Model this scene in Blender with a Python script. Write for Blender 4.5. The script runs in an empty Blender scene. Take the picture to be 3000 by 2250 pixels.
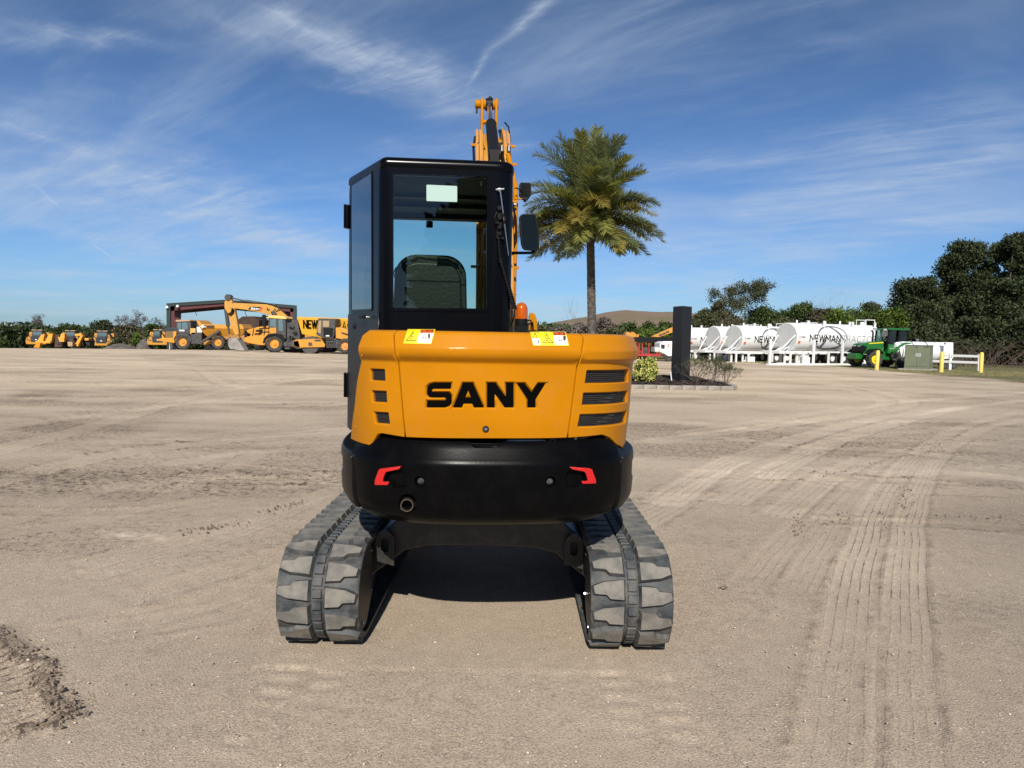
import bpy, bmesh, math, random
import numpy as np
from mathutils import Vector, Matrix, geometry
random.seed(7); RNG = np.random.default_rng(11)
PI = math.pi
scene = bpy.context.scene
COL = scene.collection
R_ = math.radians
# ------------------------------------------------------------------ camera maths (photo is 3000 x 2250)
F, H = 2150.0, 1.65
PITCH, ROLL = R_(3.6), R_(1.05)
CAM = Vector((0, 0, H))
_f = Vector((0, math.cos(PITCH), -math.sin(PITCH)))
_u0 = Vector((0, math.sin(PITCH), math.cos(PITCH)))
_r0 = Vector((1, 0, 0))
_r = _r0*math.cos(ROLL) + _u0*math.sin(ROLL)
_u = -_r0*math.sin(ROLL) + _u0*math.cos(ROLL)
def ray(px, py): return _f + _r*((px-1500)/F) - _u*((py-1125)/F)
def at(px, py, D):
    d = ray(px, py); return CAM + d*(D/d.y)
def proj(P):
    d = P-CAM; k = d.dot(_f); return 1500+F*d.dot(_r)/k, 1125-F*d.dot(_u)/k
def gzs(x, y):
    r = math.hypot(x, y); w = min(1, max(0, (-x+5)/20))
    return -min(2.6, 0.00018*max(0, r-45)**2)*w
def gnd(px, py):
    d = ray(px, py); z = 0
    for _ in range(25):
        t = (z-H)/d.z; P = CAM+d*t; z = 0.5*z+0.5*gzs(P.x, P.y)
    return Vector((P.x, P.y, gzs(P.x, P.y)))
# ------------------------------------------------------------------ materials
MATS = {}
def nd(nt, t, **kw):
    n = nt.nodes.new(t)
    for k, v in kw.items():
        if hasattr(n, k): setattr(n, k, v)
        else: n.inputs[k.replace('_', ' ')].default_value = v
    return n
def mat(name, col, rough=0.5, metal=0.0, coat=0.0, var=0.0, vscale=4.0, bump=0.0, bscale=60.0, spec=0.5, island=0.0, col2=None, dust=0.0, trans=0.0, dustc=(0.42, 0.36, 0.29)):
    if name in MATS: return MATS[name]
    m = bpy.data.materials.new(name); m.use_nodes = True; nt = m.node_tree
    b = nt.nodes['Principled BSDF']; L = nt.links.new
    c = (*col, 1)
    b.inputs['Base Color'].default_value = c; b.inputs['Roughness'].default_value = rough
    b.inputs['Metallic'].default_value = metal; b.inputs['Coat Weight'].default_value = coat
    b.inputs['Coat Roughness'].default_value = 0.06; b.inputs['Specular IOR Level'].default_value = spec
    if trans: b.inputs['Transmission Weight'].default_value = trans
    tc = nd(nt, 'ShaderNodeTexCoord'); out = None
    if var or col2:
        no = nd(nt, 'ShaderNodeTexNoise'); no.inputs['Scale'].default_value = vscale; no.inputs['Detail'].default_value = 5
        L(tc.outputs['Object'], no.inputs['Vector'])
        mx = nd(nt, 'ShaderNodeMix', data_type='RGBA')
        c2 = col2 or tuple(x*(1-var) for x in col)
        rp = nd(nt, 'ShaderNodeMapRange'); rp.inputs[1].default_value = 0.38; rp.inputs[2].default_value = 0.62
        L(no.outputs['Fac'], rp.inputs[0]); L(rp.outputs[0], mx.inputs['Factor'])
        mx.inputs['A'].default_value = c; mx.inputs['B'].default_value = (*c2, 1); out = mx.outputs['Result']
    if island:
        g = nd(nt, 'ShaderNodeNewGeometry'); hs = nd(nt, 'ShaderNodeHueSaturation')
        r1 = nd(nt, 'ShaderNodeMapRange'); r1.inputs[3].default_value = 1-island; r1.inputs[4].default_value = 1+island
        L(g.outputs['Random Per Island'], r1.inputs[0]); L(r1.outputs[0], hs.inputs['Value'])
        r2 = nd(nt, 'ShaderNodeMapRange'); r2.inputs[3].default_value = 0.5+0.04*island; r2.inputs[4].default_value = 0.5-0.05*island
        L(g.outputs['Random Per Island'], r2.inputs[0]); L(r2.outputs[0], hs.inputs['Hue'])
        if out: L(out, hs.inputs['Color'])
        else: hs.inputs['Color'].default_value = c
        out = hs.outputs['Color']
    if dust:
        n2 = nd(nt, 'ShaderNodeTexNoise'); n2.inputs['Scale'].default_value = 9; n2.inputs['Detail'].default_value = 8; n2.inputs['Roughness'].default_value = .7
        L(tc.outputs['Object'], n2.inputs['Vector'])
        r3 = nd(nt, 'ShaderNodeMapRange'); r3.inputs[1].default_value = .45; r3.inputs[2].default_value = .75; r3.inputs[4].default_value = dust
        L(n2.outputs['Fac'], r3.inputs[0])
        m2 = nd(nt, 'ShaderNodeMix', data_type='RGBA'); L(r3.outputs[0], m2.inputs['Factor'])
        if out: L(out, m2.inputs['A'])
        else: m2.inputs['A'].default_value = c
        m2.inputs['B'].default_value = (*dustc, 1); out = m2.outputs['Result']
        r4 = nd(nt, 'ShaderNodeMapRange'); r4.inputs[3].default_value = rough; r4.inputs[4].default_value = min(1, rough+.4)
        L(r3.outputs[0], r4.inputs[0]); L(r4.outputs[0], b.inputs['Roughness'])
    if out: L(out, b.inputs['Base Color'])
    if bump:
        n3 = nd(nt, 'ShaderNodeTexNoise'); n3.inputs['Scale'].default_value = bscale; n3.inputs['Detail'].default_value = 4
        L(tc.outputs['Object'], n3.inputs['Vector'])
        bp = nd(nt, 'ShaderNodeBump'); bp.inputs['Strength'].default_value = bump; bp.inputs['Distance'].default_value = 0.01
        L(n3.outputs['Fac'], bp.inputs['Height']); L(bp.outputs['Normal'], b.inputs['Normal'])
        if coat: L(bp.outputs['Normal'], b.inputs['Coat Normal'])
    MATS[name] = m; return m
def glassmat(name, tint, refl=1.0, rough=0.0):
    m = bpy.data.materials.new(name); m.use_nodes = True; nt = m.node_tree; nt.nodes.clear(); L = nt.links.new
    o = nd(nt, 'ShaderNodeOutputMaterial'); t = nd(nt, 'ShaderNodeBsdfTransparent'); g = nd(nt, 'ShaderNodeBsdfGlossy')
    t.inputs['Color'].default_value = (*tint, 1); g.inputs['Roughness'].default_value = rough
    fr = nd(nt, 'ShaderNodeFresnel'); fr.inputs['IOR'].default_value = 1.5
    ma = nd(nt, 'ShaderNodeMath', operation='MULTIPLY'); ma.inputs[1].default_value = refl
    L(fr.outputs[0], ma.inputs[0]); mx = nd(nt, 'ShaderNodeMixShader')
    L(ma.outputs[0], mx.inputs[0]); L(t.outputs[0], mx.inputs[1]); L(g.outputs[0], mx.inputs[2]); L(mx.outputs[0], o.inputs['Surface'])
    MATS[name] = m; return m
def leafmat(name, col, tr=.4):
    m = mat(name, col, .5, island=.4, spec=.35); nt = m.node_tree; b = nt.nodes['Principled BSDF']; o = nt.nodes['Material Output']
    t = nd(nt, 'ShaderNodeBsdfTranslucent'); mx = nd(nt, 'ShaderNodeMixShader'); mx.inputs[0].default_value = tr
    src = b.inputs['Base Color'].links[0].from_socket; nt.links.new(src, t.inputs['Color'])
    nt.links.new(b.outputs[0], mx.inputs[1]); nt.links.new(t.outputs[0], mx.inputs[2]); nt.links.new(mx.outputs[0], o.inputs['Surface']); return m
YEL = mat('excavator yellow paint', (0.485, 0.182, 0.0012), 0.5, spec=.06, coat=0.22, bump=0.035, bscale=260, var=0.07, vscale=3, dust=.035)
YELP = mat('dusty yellow paint', (0.56, 0.27, 0.03), 0.55, var=.15, vscale=3, dust=.25)
YEL2 = mat('machine yellow paint', (0.60, 0.255, 0.012), 0.5, var=0.12, vscale=1.5, dust=.25)
YELD = mat('dirty yellow paint', (0.44, 0.19, 0.02), 0.6, var=0.3, vscale=1.2, dust=.5)
YELB = mat('bright yellow dump body paint', (0.68, 0.35, 0.015), 0.5, var=0.08, vscale=.8)
BLK = mat('glossy black cab paint', (0.002, 0.002, 0.003), 0.2, spec=.13, dust=.003)
BLKM = mat('satin black paint', (0.005, 0.005, 0.0055), 0.36, dust=0.012, bump=.12, bscale=170, spec=.12)
CWM = mat('black cast counterweight paint', (0.0022, 0.0022, 0.0026), 0.26, dust=0.006, bump=.02, bscale=90, spec=.07)
FRAMEM = mat('dusty black undercarriage paint', (0.016, 0.015, 0.014), 0.5, dust=.12, bump=.1, bscale=120)
PLAS = mat('black plastic', (0.008, 0.008, 0.009), 0.5, bump=.1, bscale=200, spec=.2)
SLATE = mat('dark slate side paint', (0.009, 0.012, 0.016), 0.35, dust=.015, spec=.2)
STEEL = mat('bright steel', (0.62, 0.62, 0.62), 0.25, metal=1)
CHROME = mat('chrome rod', (0.75, 0.77, 0.8), 0.12, metal=1)
HOSE = mat('rubber hose', (0.005, 0.005, 0.005), 0.55, spec=.15)
RUB = mat('track rubber', (0.052, 0.058, 0.062), 0.62, var=.45, vscale=12, dust=.85, bump=.25, bscale=90, dustc=(.17, .155, .135))
LUG = mat('dusty worn lug rubber', (0.195, 0.178, 0.15), 0.8, col2=(0.11, 0.105, 0.095), vscale=14, bump=.3, bscale=90, dust=.5, dustc=(.24, .215, .18))
TYRE = mat('tyre rubber', (0.022, 0.021, 0.02), 0.75, dust=.25)
WHITE = mat('white paint', (0.76, 0.76, 0.74), 0.45, var=.04, vscale=1)
WDISC = mat('grey white tank end', (0.55, 0.56, 0.54), 0.6, var=.08, vscale=2)
GREYP = mat('grey logo vinyl', (0.12, 0.13, 0.15), 0.5)
INK = mat('black vinyl lettering', (0.0015, 0.0015, 0.0015), 0.4, spec=.06)
INKT = mat('thin grey lettering', (0.10, 0.10, 0.11), 0.5)
DARK = mat('dark machinery grey', (0.035, 0.037, 0.04), 0.55, var=.3, dust=.3)
WINDK = mat('dark tinted cab window', (0.02, 0.03, 0.035), 0.08, spec=.8)
GLASS = glassmat('tinted cab glass', (0.62, 0.79, 0.68), 1.2)
GLASSD = glassmat('dark tinted side glass', (0.22, 0.33, 0.38), 2.4)
GLASSF = glassmat('clear front glass', (0.92, 0.98, 0.98), .5)
# ------------------------------------------------------------------ mesh builder, all coordinates are world coordinates
ORG = {}
def tagit(o, label=None, cat=None, group=None, kind=None):
    if label: o['label'] = label
    if cat: o['category'] = cat
    if group: o['group'] = group
    if kind: o['kind'] = kind
    return o
def thing(name, loc, label, cat, group=None):
    o = bpy.data.objects.new(name, None); COL.objects.link(o); o.location = loc; o.empty_display_size = .2
    ORG[o.name] = Vector(loc); return tagit(o, label, cat, group)
def root_of(o):
    while o.parent: o = o.parent
    return o
def link(name, me, mats, parent=None):
    for m in (mats if isinstance(mats, (list, tuple)) else [mats]): me.materials.append(m)
    o = bpy.data.objects.new(name, me); COL.objects.link(o)
    if parent: o.parent = parent
    return o
class MB:
    def __init__(s, xf=None): s.v = []; s.f = []; s.m = []; s.xf = xf
    def add(s, vs, fs, m=0):
        b = len(s.v); s.v += [Vector(v) for v in vs]; s.f += [tuple(i+b for i in f) for f in fs]; s.m += [m]*len(fs); return s
    def box(s, c, d, m=0, rot=None):
        vs = []
        for x in (-.5, .5):
            for y in (-.5, .5):
                for z in (-.5, .5):
                    p = Vector((x*d[0], y*d[1], z*d[2]))
                    if rot: p = rot @ p
                    vs.append(p+Vector(c))
        return s.add(vs, [(0, 1, 3, 2), (4, 6, 7, 5), (0, 4, 5, 1), (2, 3, 7, 6), (0, 2, 6, 4), (1, 5, 7, 3)], m)
    def bar(s, p0, p1, w, h, m=0):
        p0, p1 = Vector(p0), Vector(p1); d = p1-p0; q = d.to_track_quat('X', 'Z').to_matrix()
        return s.box((p0+p1)/2, (d.length, w, h), m, q)
    def prism(s, poly, a0, a1, ax='y', m=0, inset=0):
        n = len(poly); g = {'y': lambda p, a: (p[0], a, p[1]), 'x': lambda p, a: (a, p[0], p[1]), 'z': lambda p, a: (p[0], p[1], a)}[ax]
        vs = [g(p, a0) for p in poly]+[g(p, a1) for p in poly]
        fs = [tuple(range(n)), tuple(range(2*n-1, n-1, -1))]+[(i, i+n, (i+1) % n+n, (i+1) % n) for i in range(n)]
        return s.add(vs, fs, m)
    def cyl(s, p0, p1, r0, r1=None, n=20, m=0, caps=True):
        p0, p1 = Vector(p0), Vector(p1); r1 = r0 if r1 is None else r1
        q = (p1-p0).to_track_quat('Z', 'Y').to_matrix(); vs = []
        for p, r in ((p0, r0), (p1, r1)):
            for i in range(n): vs.append(p+q @ Vector((r*math.cos(2*PI*i/n), r*math.sin(2*PI*i/n), 0)))
        fs = [(i, (i+1) % n, (i+1) % n+n, i+n) for i in range(n)]
        if caps: fs += [tuple(range(n-1, -1, -1)), tuple(range(n, 2*n))]
        return s.add(vs, fs, m)
    def tube(s, pts, r, n=8, m=0):
        pts = [Vector(p) for p in pts]; N = len(pts); rr = r if isinstance(r, (list, tuple)) else [r]*N; vs = []; up = None
        for i, p in enumerate(pts):
            d = (pts[min(i+1, N-1)]-pts[max(i-1, 0)]).normalized()
            if up is None: up = d.orthogonal().normalized()
            up = (up-d*up.dot(d)); up = up.normalized() if up.length > 1e-5 else d.orthogonal().normalized(); w = d.cross(up)
            for k in range(n): a = 2*PI*k/n; vs.append(p+(up*math.cos(a)+w*math.sin(a))*rr[i])
        fs = [(i*n+k, i*n+(k+1) % n, (i+1)*n+(k+1) % n, (i+1)*n+k) for i in range(N-1) for k in range(n)]
        fs += [tuple(range(n-1, -1, -1)), tuple(range((N-1)*n, N*n))]
        return s.add(vs, fs, m)
    def lathe(s, prof, c, ax='z', n=28, m=0, caps=True):
        c = Vector(c); vs = []
        for r, h in prof:
            for i in range(n):
                a = 2*PI*i/n; x, y = r*math.cos(a), r*math.sin(a)
                vs.append(c+Vector({'z': (x, y, h), 'x': (h, x, y), 'y': (x, h, y)}[ax]))
        K = len(prof); fs = [(j*n+i, j*n+(i+1) % n, (j+1)*n+(i+1) % n, (j+1)*n+i) for j in range(K-1) for i in range(n)]
        if caps and prof[0][0] > 1e-6: fs.append(tuple(range(n-1, -1, -1)))
        if caps and prof[-1][0] > 1e-6: fs.append(tuple(range((K-1)*n, K*n)))
        return s.add(vs, fs, m)
    def build(s, name, mats, parent=None, bevel=0, ang=35, seg=2, fix=True):
        o0 = ORG[root_of(parent).name] if parent else Vector((0, 0, 0))
        me = bpy.data.meshes.new(name)
        vs = [(s.xf @ v if s.xf else v)-o0 for v in s.v]
        me.from_pydata(vs, [], s.f); me.polygons.foreach_set('material_index', s.m)
        if fix:
            bm = bmesh.new(); bm.from_mesh(me); bmesh.ops.remove_doubles(bm, verts=bm.verts, dist=1e-5)
            bmesh.ops.recalc_face_normals(bm, faces=bm.faces); bm.to_mesh(me); bm.free()
        me.shade_smooth(); me.set_sharp_from_angle(angle=R_(ang))
        o = link(name, me, mats, parent)
        if bevel:
            b = o.modifiers.new('bevel', 'BEVEL'); b.width = bevel; b.segments = seg; b.limit_method = 'ANGLE'; b.angle_limit = R_(40); b.harden_normals = True
        return o
def fast_mesh(name, V, Q, mats, parent=None, smooth=False, mi=None):
    """V (n,3) world coordinates, Q (m,3|4)"""
    o0 = np.array(ORG[root_of(parent).name]) if parent else np.zeros(3)
    me = bpy.data.meshes.new(name); k = Q.shape[1]
    me.vertices.add(len(V)); me.vertices.foreach_set('co', (V-o0).astype(np.float32).ravel())
    me.loops.add(Q.size); me.loops.foreach_set('vertex_index', Q.astype(np.int32).ravel())
    me.polygons.add(len(Q)); me.polygons.foreach_set('loop_start', np.arange(0, Q.size, k, dtype=np.int32))
    me.polygons.foreach_set('loop_total', np.full(len(Q), k, dtype=np.int32))
    if mi is not None: me.polygons.foreach_set('material_index', mi.astype(np.int32))
    me.update(calc_edges=True)
    if smooth: me.shade_smooth()
    return link(name, me, mats, parent)
# ------------------------------------------------------------------ stroke letters
def arc(cx, cy, rx, ry, a0, a1, n=12): return [(cx+rx*math.cos(R_(a0+(a1-a0)*i/n)), cy+ry*math.sin(R_(a0+(a1-a0)*i/n))) for i in range(n+1)]
FONT = {
 'N': (.72, [[(0, 0), (0, 1), (.72, 0), (.72, 1)]]), 'E': (.55, [[(.55, 1), (0, 1), (0, 0), (.55, 0)], [(0, .52), (.5, .52)]]),
 'W': (1.05, [[(0, 1), (.27, 0), (.525, 1), (.78, 0), (1.05, 1)]]), 'M': (.84, [[(0, 0), (0, 1), (.42, .32), (.84, 1), (.84, 0)]]),
 'A': (.8, [[(0, 0), (.4, 1), (.8, 0)], [(.14, .33), (.66, .33)]]), 'T': (.66, [[(0, 1), (.66, 1)], [(.33, 1), (.33, 0)]]),
 'R': (.58, [[(0, 0), (0, 1), (.35, 1)]+arc(.33, .75, .22, .25, 90, -90, 8)[1:]+[(0, .5)], [(.32, .5), (.58, 0)]]),
 'C': (.78, [arc(.45, .5, .45, .5, 50, 310, 14)]), 'O': (.96, [arc(.48, .5, .48, .5, 0, 360, 20)]),
 'I': (.1, [[(.05, 0), (.05, 1)]]), 'G': (.8, [arc(.42, .5, .42, .5, 50, 330, 14)+[(.82, .48), (.5, .48)]]),
 'K': (.6, [[(0, 0), (0, 1)], [(.58, 1), (0, .42)], [(.2, .6), (.62, 0)]]), 'l': (.1, [[(.05, 0), (.05, 1)]]),
 'e': (.5, [[(.02, .34), (.48, .34)]+arc(.25, .33, .24, .32, 0, 310, 10)[1:]]), 'i': (.1, [[(.05, 0), (.05, .62)], [(.05, .82), (.05, .92)]]),
 'n': (.45, [[(0, 0), (0, .65)], [(0, .45), (.12, .62), (.3, .65), (.42, .5), (.42, 0)]]),
 '8': (.5, [arc(.25, .75, .2, .22, 0, 360, 12), arc(.25, .27, .25, .27, 0, 360, 12)]), '2': (.5, [arc(.25, .75, .23, .24, 160, -40, 8)+[(0, 0), (.5, 0)]]), ' ': (.4, []),
}
def strokes(text, x0, y0, h, sp=.22, slant=0.0, xs=1.0):
    out = []; x = x0
    for ch in text:
        w, ss = FONT[ch]
        for s in ss: out.append([(x+(a+slant*b)*h*xs, y0+b*h) for a, b in s])
        x += (w+sp)*h*xs
    return out, x-sp*h*xs
def ribbon(mb, lines, w, fn, step=0.2, m=0, lift=0.0004):
    """fn(u, v, lift) -> world point"""
    k = 0
    for ln in lines:
        for (ax, ay), (bx, by) in zip(ln, ln[1:]):
            dx, dy = bx-ax, by-ay; Ln = math.hypot(dx, dy)
            if Ln < 1e-9: continue
            tx, ty = dx/Ln*w/2, dy/Ln*w/2; nx, ny = -ty, tx
            ax2, ay2, bx2, by2 = ax-tx*.8, ay-ty*.8, bx+tx*.8, by+ty*.8
            n = max(1, int(Ln/step)); vs = []
            for i in range(n+1):
                t = i/n; x = ax2+(bx2-ax2)*t; y = ay2+(by2-ay2)*t
                vs += [fn(x+nx, y+ny, k*lift), fn(x-nx, y-ny, k*lift)]
            mb.add(vs, [(2*i, 2*i+1, 2*i+3, 2*i+2) for i in range(n)], m); k = (k+1) % 6
# ------------------------------------------------------------------ trees
def leaves(centers, radii, n, size, rng, flat=.9, shell=.55, asp=.55):
    """leaf quads scattered in ellipsoidal clumps; returns V, Q"""
    centers = np.array(centers, float); radii = np.array(radii, float)
    if radii.ndim == 1: radii = np.stack([radii]*3, 1)
    w = radii[:, 0]*radii[:, 1]; w = w/w.sum(); idx = rng.choice(len(centers), n, p=w)
    d = rng.normal(size=(n, 3)); d /= np.linalg.norm(d, axis=1)[:, None]
    r = shell+(1-shell)*rng.random(n)**.6; r *= 1+.22*np.clip(rng.normal(size=n), -1.2, 1.8)
    P = centers[idx]+d*radii[idx]*r[:, None]
    a = rng.normal(size=(n, 3)); a[:, 2] *= flat; a += d*.4; a /= np.linalg.norm(a, axis=1)[:, None]
    b = np.cross(a, rng.normal(size=(n, 3))); b /= np.linalg.norm(b, axis=1)[:, None]
    s = size*(.6+.8*rng.random(n))[:, None]
    V = np.stack([P-a*s, P-b*s*asp, P+a*s, P+b*s*asp], 1).reshape(-1, 3)
    return V, np.arange(4*n).reshape(-1, 4)
BARK = mat('tree bark', (0.10, 0.08, 0.06), .9, var=.4, vscale=6, bump=.5, bscale=12)
BARKG = mat('pale bare bark', (0.20, 0.17, 0.15), .9, var=.3, vscale=6)
LEAF = {k: mat('foliage '+k, c, .6, island=.55, spec=.25, var=.35, vscale=.45) for k, c in {
 'dark oak': (0.044, 0.060, 0.022), 'mid green': (0.050, 0.080, 0.018), 'olive': (0.075, 0.085, 0.035), 'brown green': (0.095, 0.088, 0.045),
 'fresh green': (0.085, 0.135, 0.018), 'grey brown': (0.13, 0.105, 0.085), 'far green': (0.045, 0.068, 0.022)}.items()}
def branch_tree(mb, p, d, L, r, depth, rng, spread=.55, tips=None, up=.25):
    n = 4; pts = [Vector(p)]; rr = [r]; q = Vector(p); dd = Vector(d).normalized()
    for i in range(n):
        dd = (dd+Vector(rng.normal(size=3))*.13+Vector((0, 0, up*.12))).normalized(); q = q+dd*L/n; pts.append(q.copy()); rr.append(r*(1-.45*(i+1)/n))
    mb.tube(pts, rr, n=5 if depth < 3 else 7)
    if depth <= 0:
        if tips is not None: tips.append(q)
        return
    for k in range(3 if depth > 1 else 4):
        dv = (dd+Vector(rng.normal(size=3))*spread+Vector((0, 0, up))).normalized()
        branch_tree(mb, pts[-1] if k else pts[-2], dv, L*(.62+.25*rng.random()), rr[-1]*.72, depth-1, rng, spread, tips, up)
def tree(name, base, h, w, label, leaf, n=6000, size=.2, blobs=14, cat='tree', group=None, trunk=.35, seed=1, wy=None, tr=None, shell=.5, top=1.0, lean=0, gaps=.34):
    rng = np.random.default_rng(seed); base = Vector(base); wy = wy or w
    t = thing(name, base, label, cat, group)
    cs = []; rs = []
    for i in range(blobs):
        a = rng.random()*2*PI; rad = math.sqrt(rng.random())*.62; zz = rng.random()
        f = math.sqrt(max(.05, 1-(zz*.9)**2*top))
        x = math.cos(a)*rad*w/2*f; y = math.sin(a)*rad*wy/2*f
        z = trunk*h+(h-trunk*h)*(.12+.72*zz)
        rr = (gaps*.5+.24*rng.random())*min(w, wy)*.5*(1-.3*zz); rr = min(rr, h-z if h-z > .15*h else rr)
        cs.append((base.x+x+lean*z, base.y+y, base.z+z)); rs.append((rr, rr, rr*.8))
    V, Q = leaves(cs, rs, n, size, rng, shell=shell)
    V[:, 2] = np.maximum(V[:, 2], base.z+.05)
    mb = MB(); tr = tr or max(.08, h*.022)
    mb.tube([base+Vector((0, 0, -.2)), base+Vector((.02*h*lean, 0, trunk*h*.6)), base+Vector((lean*h*.4, 0, h*.62))], [tr*1.2, tr, tr*.45], n=9)
    for c in cs[:min(10, len(cs))]:
        c = Vector(c); s = base+Vector((lean*h*.2, 0, h*(trunk*.55+.15*rng.random()))); mid = s.lerp(c, .5)+Vector((0, 0, -.05*h*rng.random()))
        mb.tube([s, mid, c], [tr*.5, tr*.32, tr*.12], n=6)
    mb.build('trunk', BARK, t, fix=False)
    fast_mesh('crown', V, Q, LEAF[leaf], t)
    return t
def bare_tree(name, base, h, label, cat='tree', seed=1, depth=4, m=BARKG, group=None, r=None, spread=.5, stems=1, up=.25, leaf=None, nleaf=0, size=.1):
    rng = np.random.default_rng(seed); t = thing(name, base, label, cat, group); tips = []
    r = r or h*.02; mb = MB()
    for k in range(stems):
        d = Vector((rng.normal()*.35*(stems > 1), rng.normal()*.35*(stems > 1), 1))
        branch_tree(mb, Vector(base)+Vector((0, 0, -.02)), d, h*(.36 if depth > 2 else .5), r, depth, rng, spread, tips, up)
    mb.build('branches', m, t, fix=False)
    if nleaf:
        V, Q = leaves([tuple(p) for p in tips], [h*.07]*len(tips), nleaf, size, rng, shell=.1)
        fast_mesh('leaves', V, Q, LEAF[leaf], t)
    return t
def copy_tree(o, parent=None, skip=()):
    c = o.copy(); COL.objects.link(c); c.parent = parent
    if parent is None and o.name in ORG: ORG[c.name] = ORG[o.name].copy()
    for ch in [x for x in o.children if x.name.split('.')[0] not in skip]: copy_tree(ch, c, skip)
    return c
# ------------------------------------------------------------------ camera, sun, sky
cd = bpy.data.cameras.new('camera'); cam = bpy.data.objects.new('camera', cd); COL.objects.link(cam); scene.camera = cam
cd.sensor_width = 36; cd.lens = F/3000*36; cd.clip_start = .05; cd.clip_end = 6000
M = Matrix(((_r.x, _u.x, -_f.x), (_r.y, _u.y, -_f.y), (_r.z, _u.z, -_f.z))).to_4x4(); M.translation = CAM; cam.matrix_world = M
SUN_EL = R_(37)
sl = bpy.data.lights.new('sun', 'SUN'); sl.energy = 5.0; sl.angle = R_(.53); sl.color = (1, .945, .86)
so = bpy.data.objects.new('sun', sl); COL.objects.link(so)
so.rotation_euler = Vector((.035, math.cos(SUN_EL), -math.sin(SUN_EL))).to_track_quat('-Z', 'Y').to_euler()
vs_ = scene.view_settings; scene.display_settings.display_device = 'sRGB'
vs_.view_transform = 'Standard'; vs_.look = 'None'; vs_.gamma = 1; vs_.exposure = .2
wd = bpy.data.worlds.new('World'); scene.world = wd; wd.use_nodes = True; nt = wd.node_tree; nt.nodes.clear(); L = nt.links.new
out = nd(nt, 'ShaderNodeOutputWorld'); bg = nd(nt, 'ShaderNodeBackground'); bg.inputs['Strength'].default_value = .08
sky = nd(nt, 'ShaderNodeTexSky'); sky.sky_type = 'NISHITA'; sky.sun_disc = False; sky.sun_elevation = SUN_EL; sky.sun_rotation = PI
sky.air_density = 1.0; sky.dust_density = .4; sky.ozone_density = 2.5; sky.altitude = 0
tc = nd(nt, 'ShaderNodeTexCoord'); sx = nd(nt, 'ShaderNodeSeparateXYZ'); L(tc.outputs['Generated'], sx.inputs[0])
def mth(op, a, b=None, c=None, clamp=False):
    n = nt.nodes.new('ShaderNodeMath'); n.operation = op; n.use_clamp = clamp
    for i, v in enumerate((a, b, c)):
        if v is None: continue
        if isinstance(v, (int, float)): n.inputs[i].default_value = v
        else: L(v, n.inputs[i])
    return n.outputs[0]
zc = mth('ADD', mth('MAXIMUM', sx.outputs['Z'], 0.0), .10)
U = mth('DIVIDE', sx.outputs['X'], zc); V = mth('DIVIDE', sx.outputs['Y'], zc)   # cirrus sheet coordinates
def noise(sx_, sy_, rot, scale, detail, rough, off=(0, 0), dist=0.0, kind='FBM'):
    c, s = math.cos(R_(rot)), math.sin(R_(rot))
    a = mth('ADD', mth('MULTIPLY', U, c*sx_), mth('MULTIPLY', V, s*sx_)); b = mth('ADD', mth('MULTIPLY', U, -s*sy_), mth('MULTIPLY', V, c*sy_))
    cb = nt.nodes.new('ShaderNodeCombineXYZ'); L(mth('ADD', a, off[0]), cb.inputs[0]); L(mth('ADD', b, off[1]), cb.inputs[1])
    n = nt.nodes.new('ShaderNodeTexNoise'); n.inputs['Scale'].default_value = scale; n.inputs['Detail'].default_value = detail
    n.inputs['Roughness'].default_value = rough; n.inputs['Distortion'].default_value = dist; L(cb.outputs[0], n.inputs['Vector']); return n.outputs['Fac']
def mrange(v, a, b, c=0.0, d=1.0, sm=True):
    n = nt.nodes.new('ShaderNodeMapRange'); n.interpolation_type = 'SMOOTHSTEP' if sm else 'LINEAR'
    for i, q in zip((1, 2, 3, 4), (a, b, c, d)): n.inputs[i].default_value = q
    L(v, n.inputs[0]); return n.outputs[0]
big = mrange(noise(1, 1, 20, .55, 3, .5, (3.1, 1.7)), .36, .66)
wisp = mrange(noise(.55, 1.9, -38, 1.3, 6, .62, (5, 2), .6), .42, .80)
wisp2 = mrange(noise(.4, 1.5, -28, 2.6, 6, .66, (1, 9), 1.0), .45, .85)
veil = mrange(noise(.7, 1.2, 15, .8, 4, .6, (8, 4), .4), .38, .75)
hor = mrange(sx.outputs['Z'], .02, .42, 1.0, 0.25)
cl = mth('ADD', mth('MULTIPLY', mth('MULTIPLY', wisp, big), .40), mth('ADD', mth('MULTIPLY', wisp2, mth('MULTIPLY', big, .18)), .045))
cl = mth('ADD', cl, mth('MULTIPLY', mth('MULTIPLY', veil, hor), .42))
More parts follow.
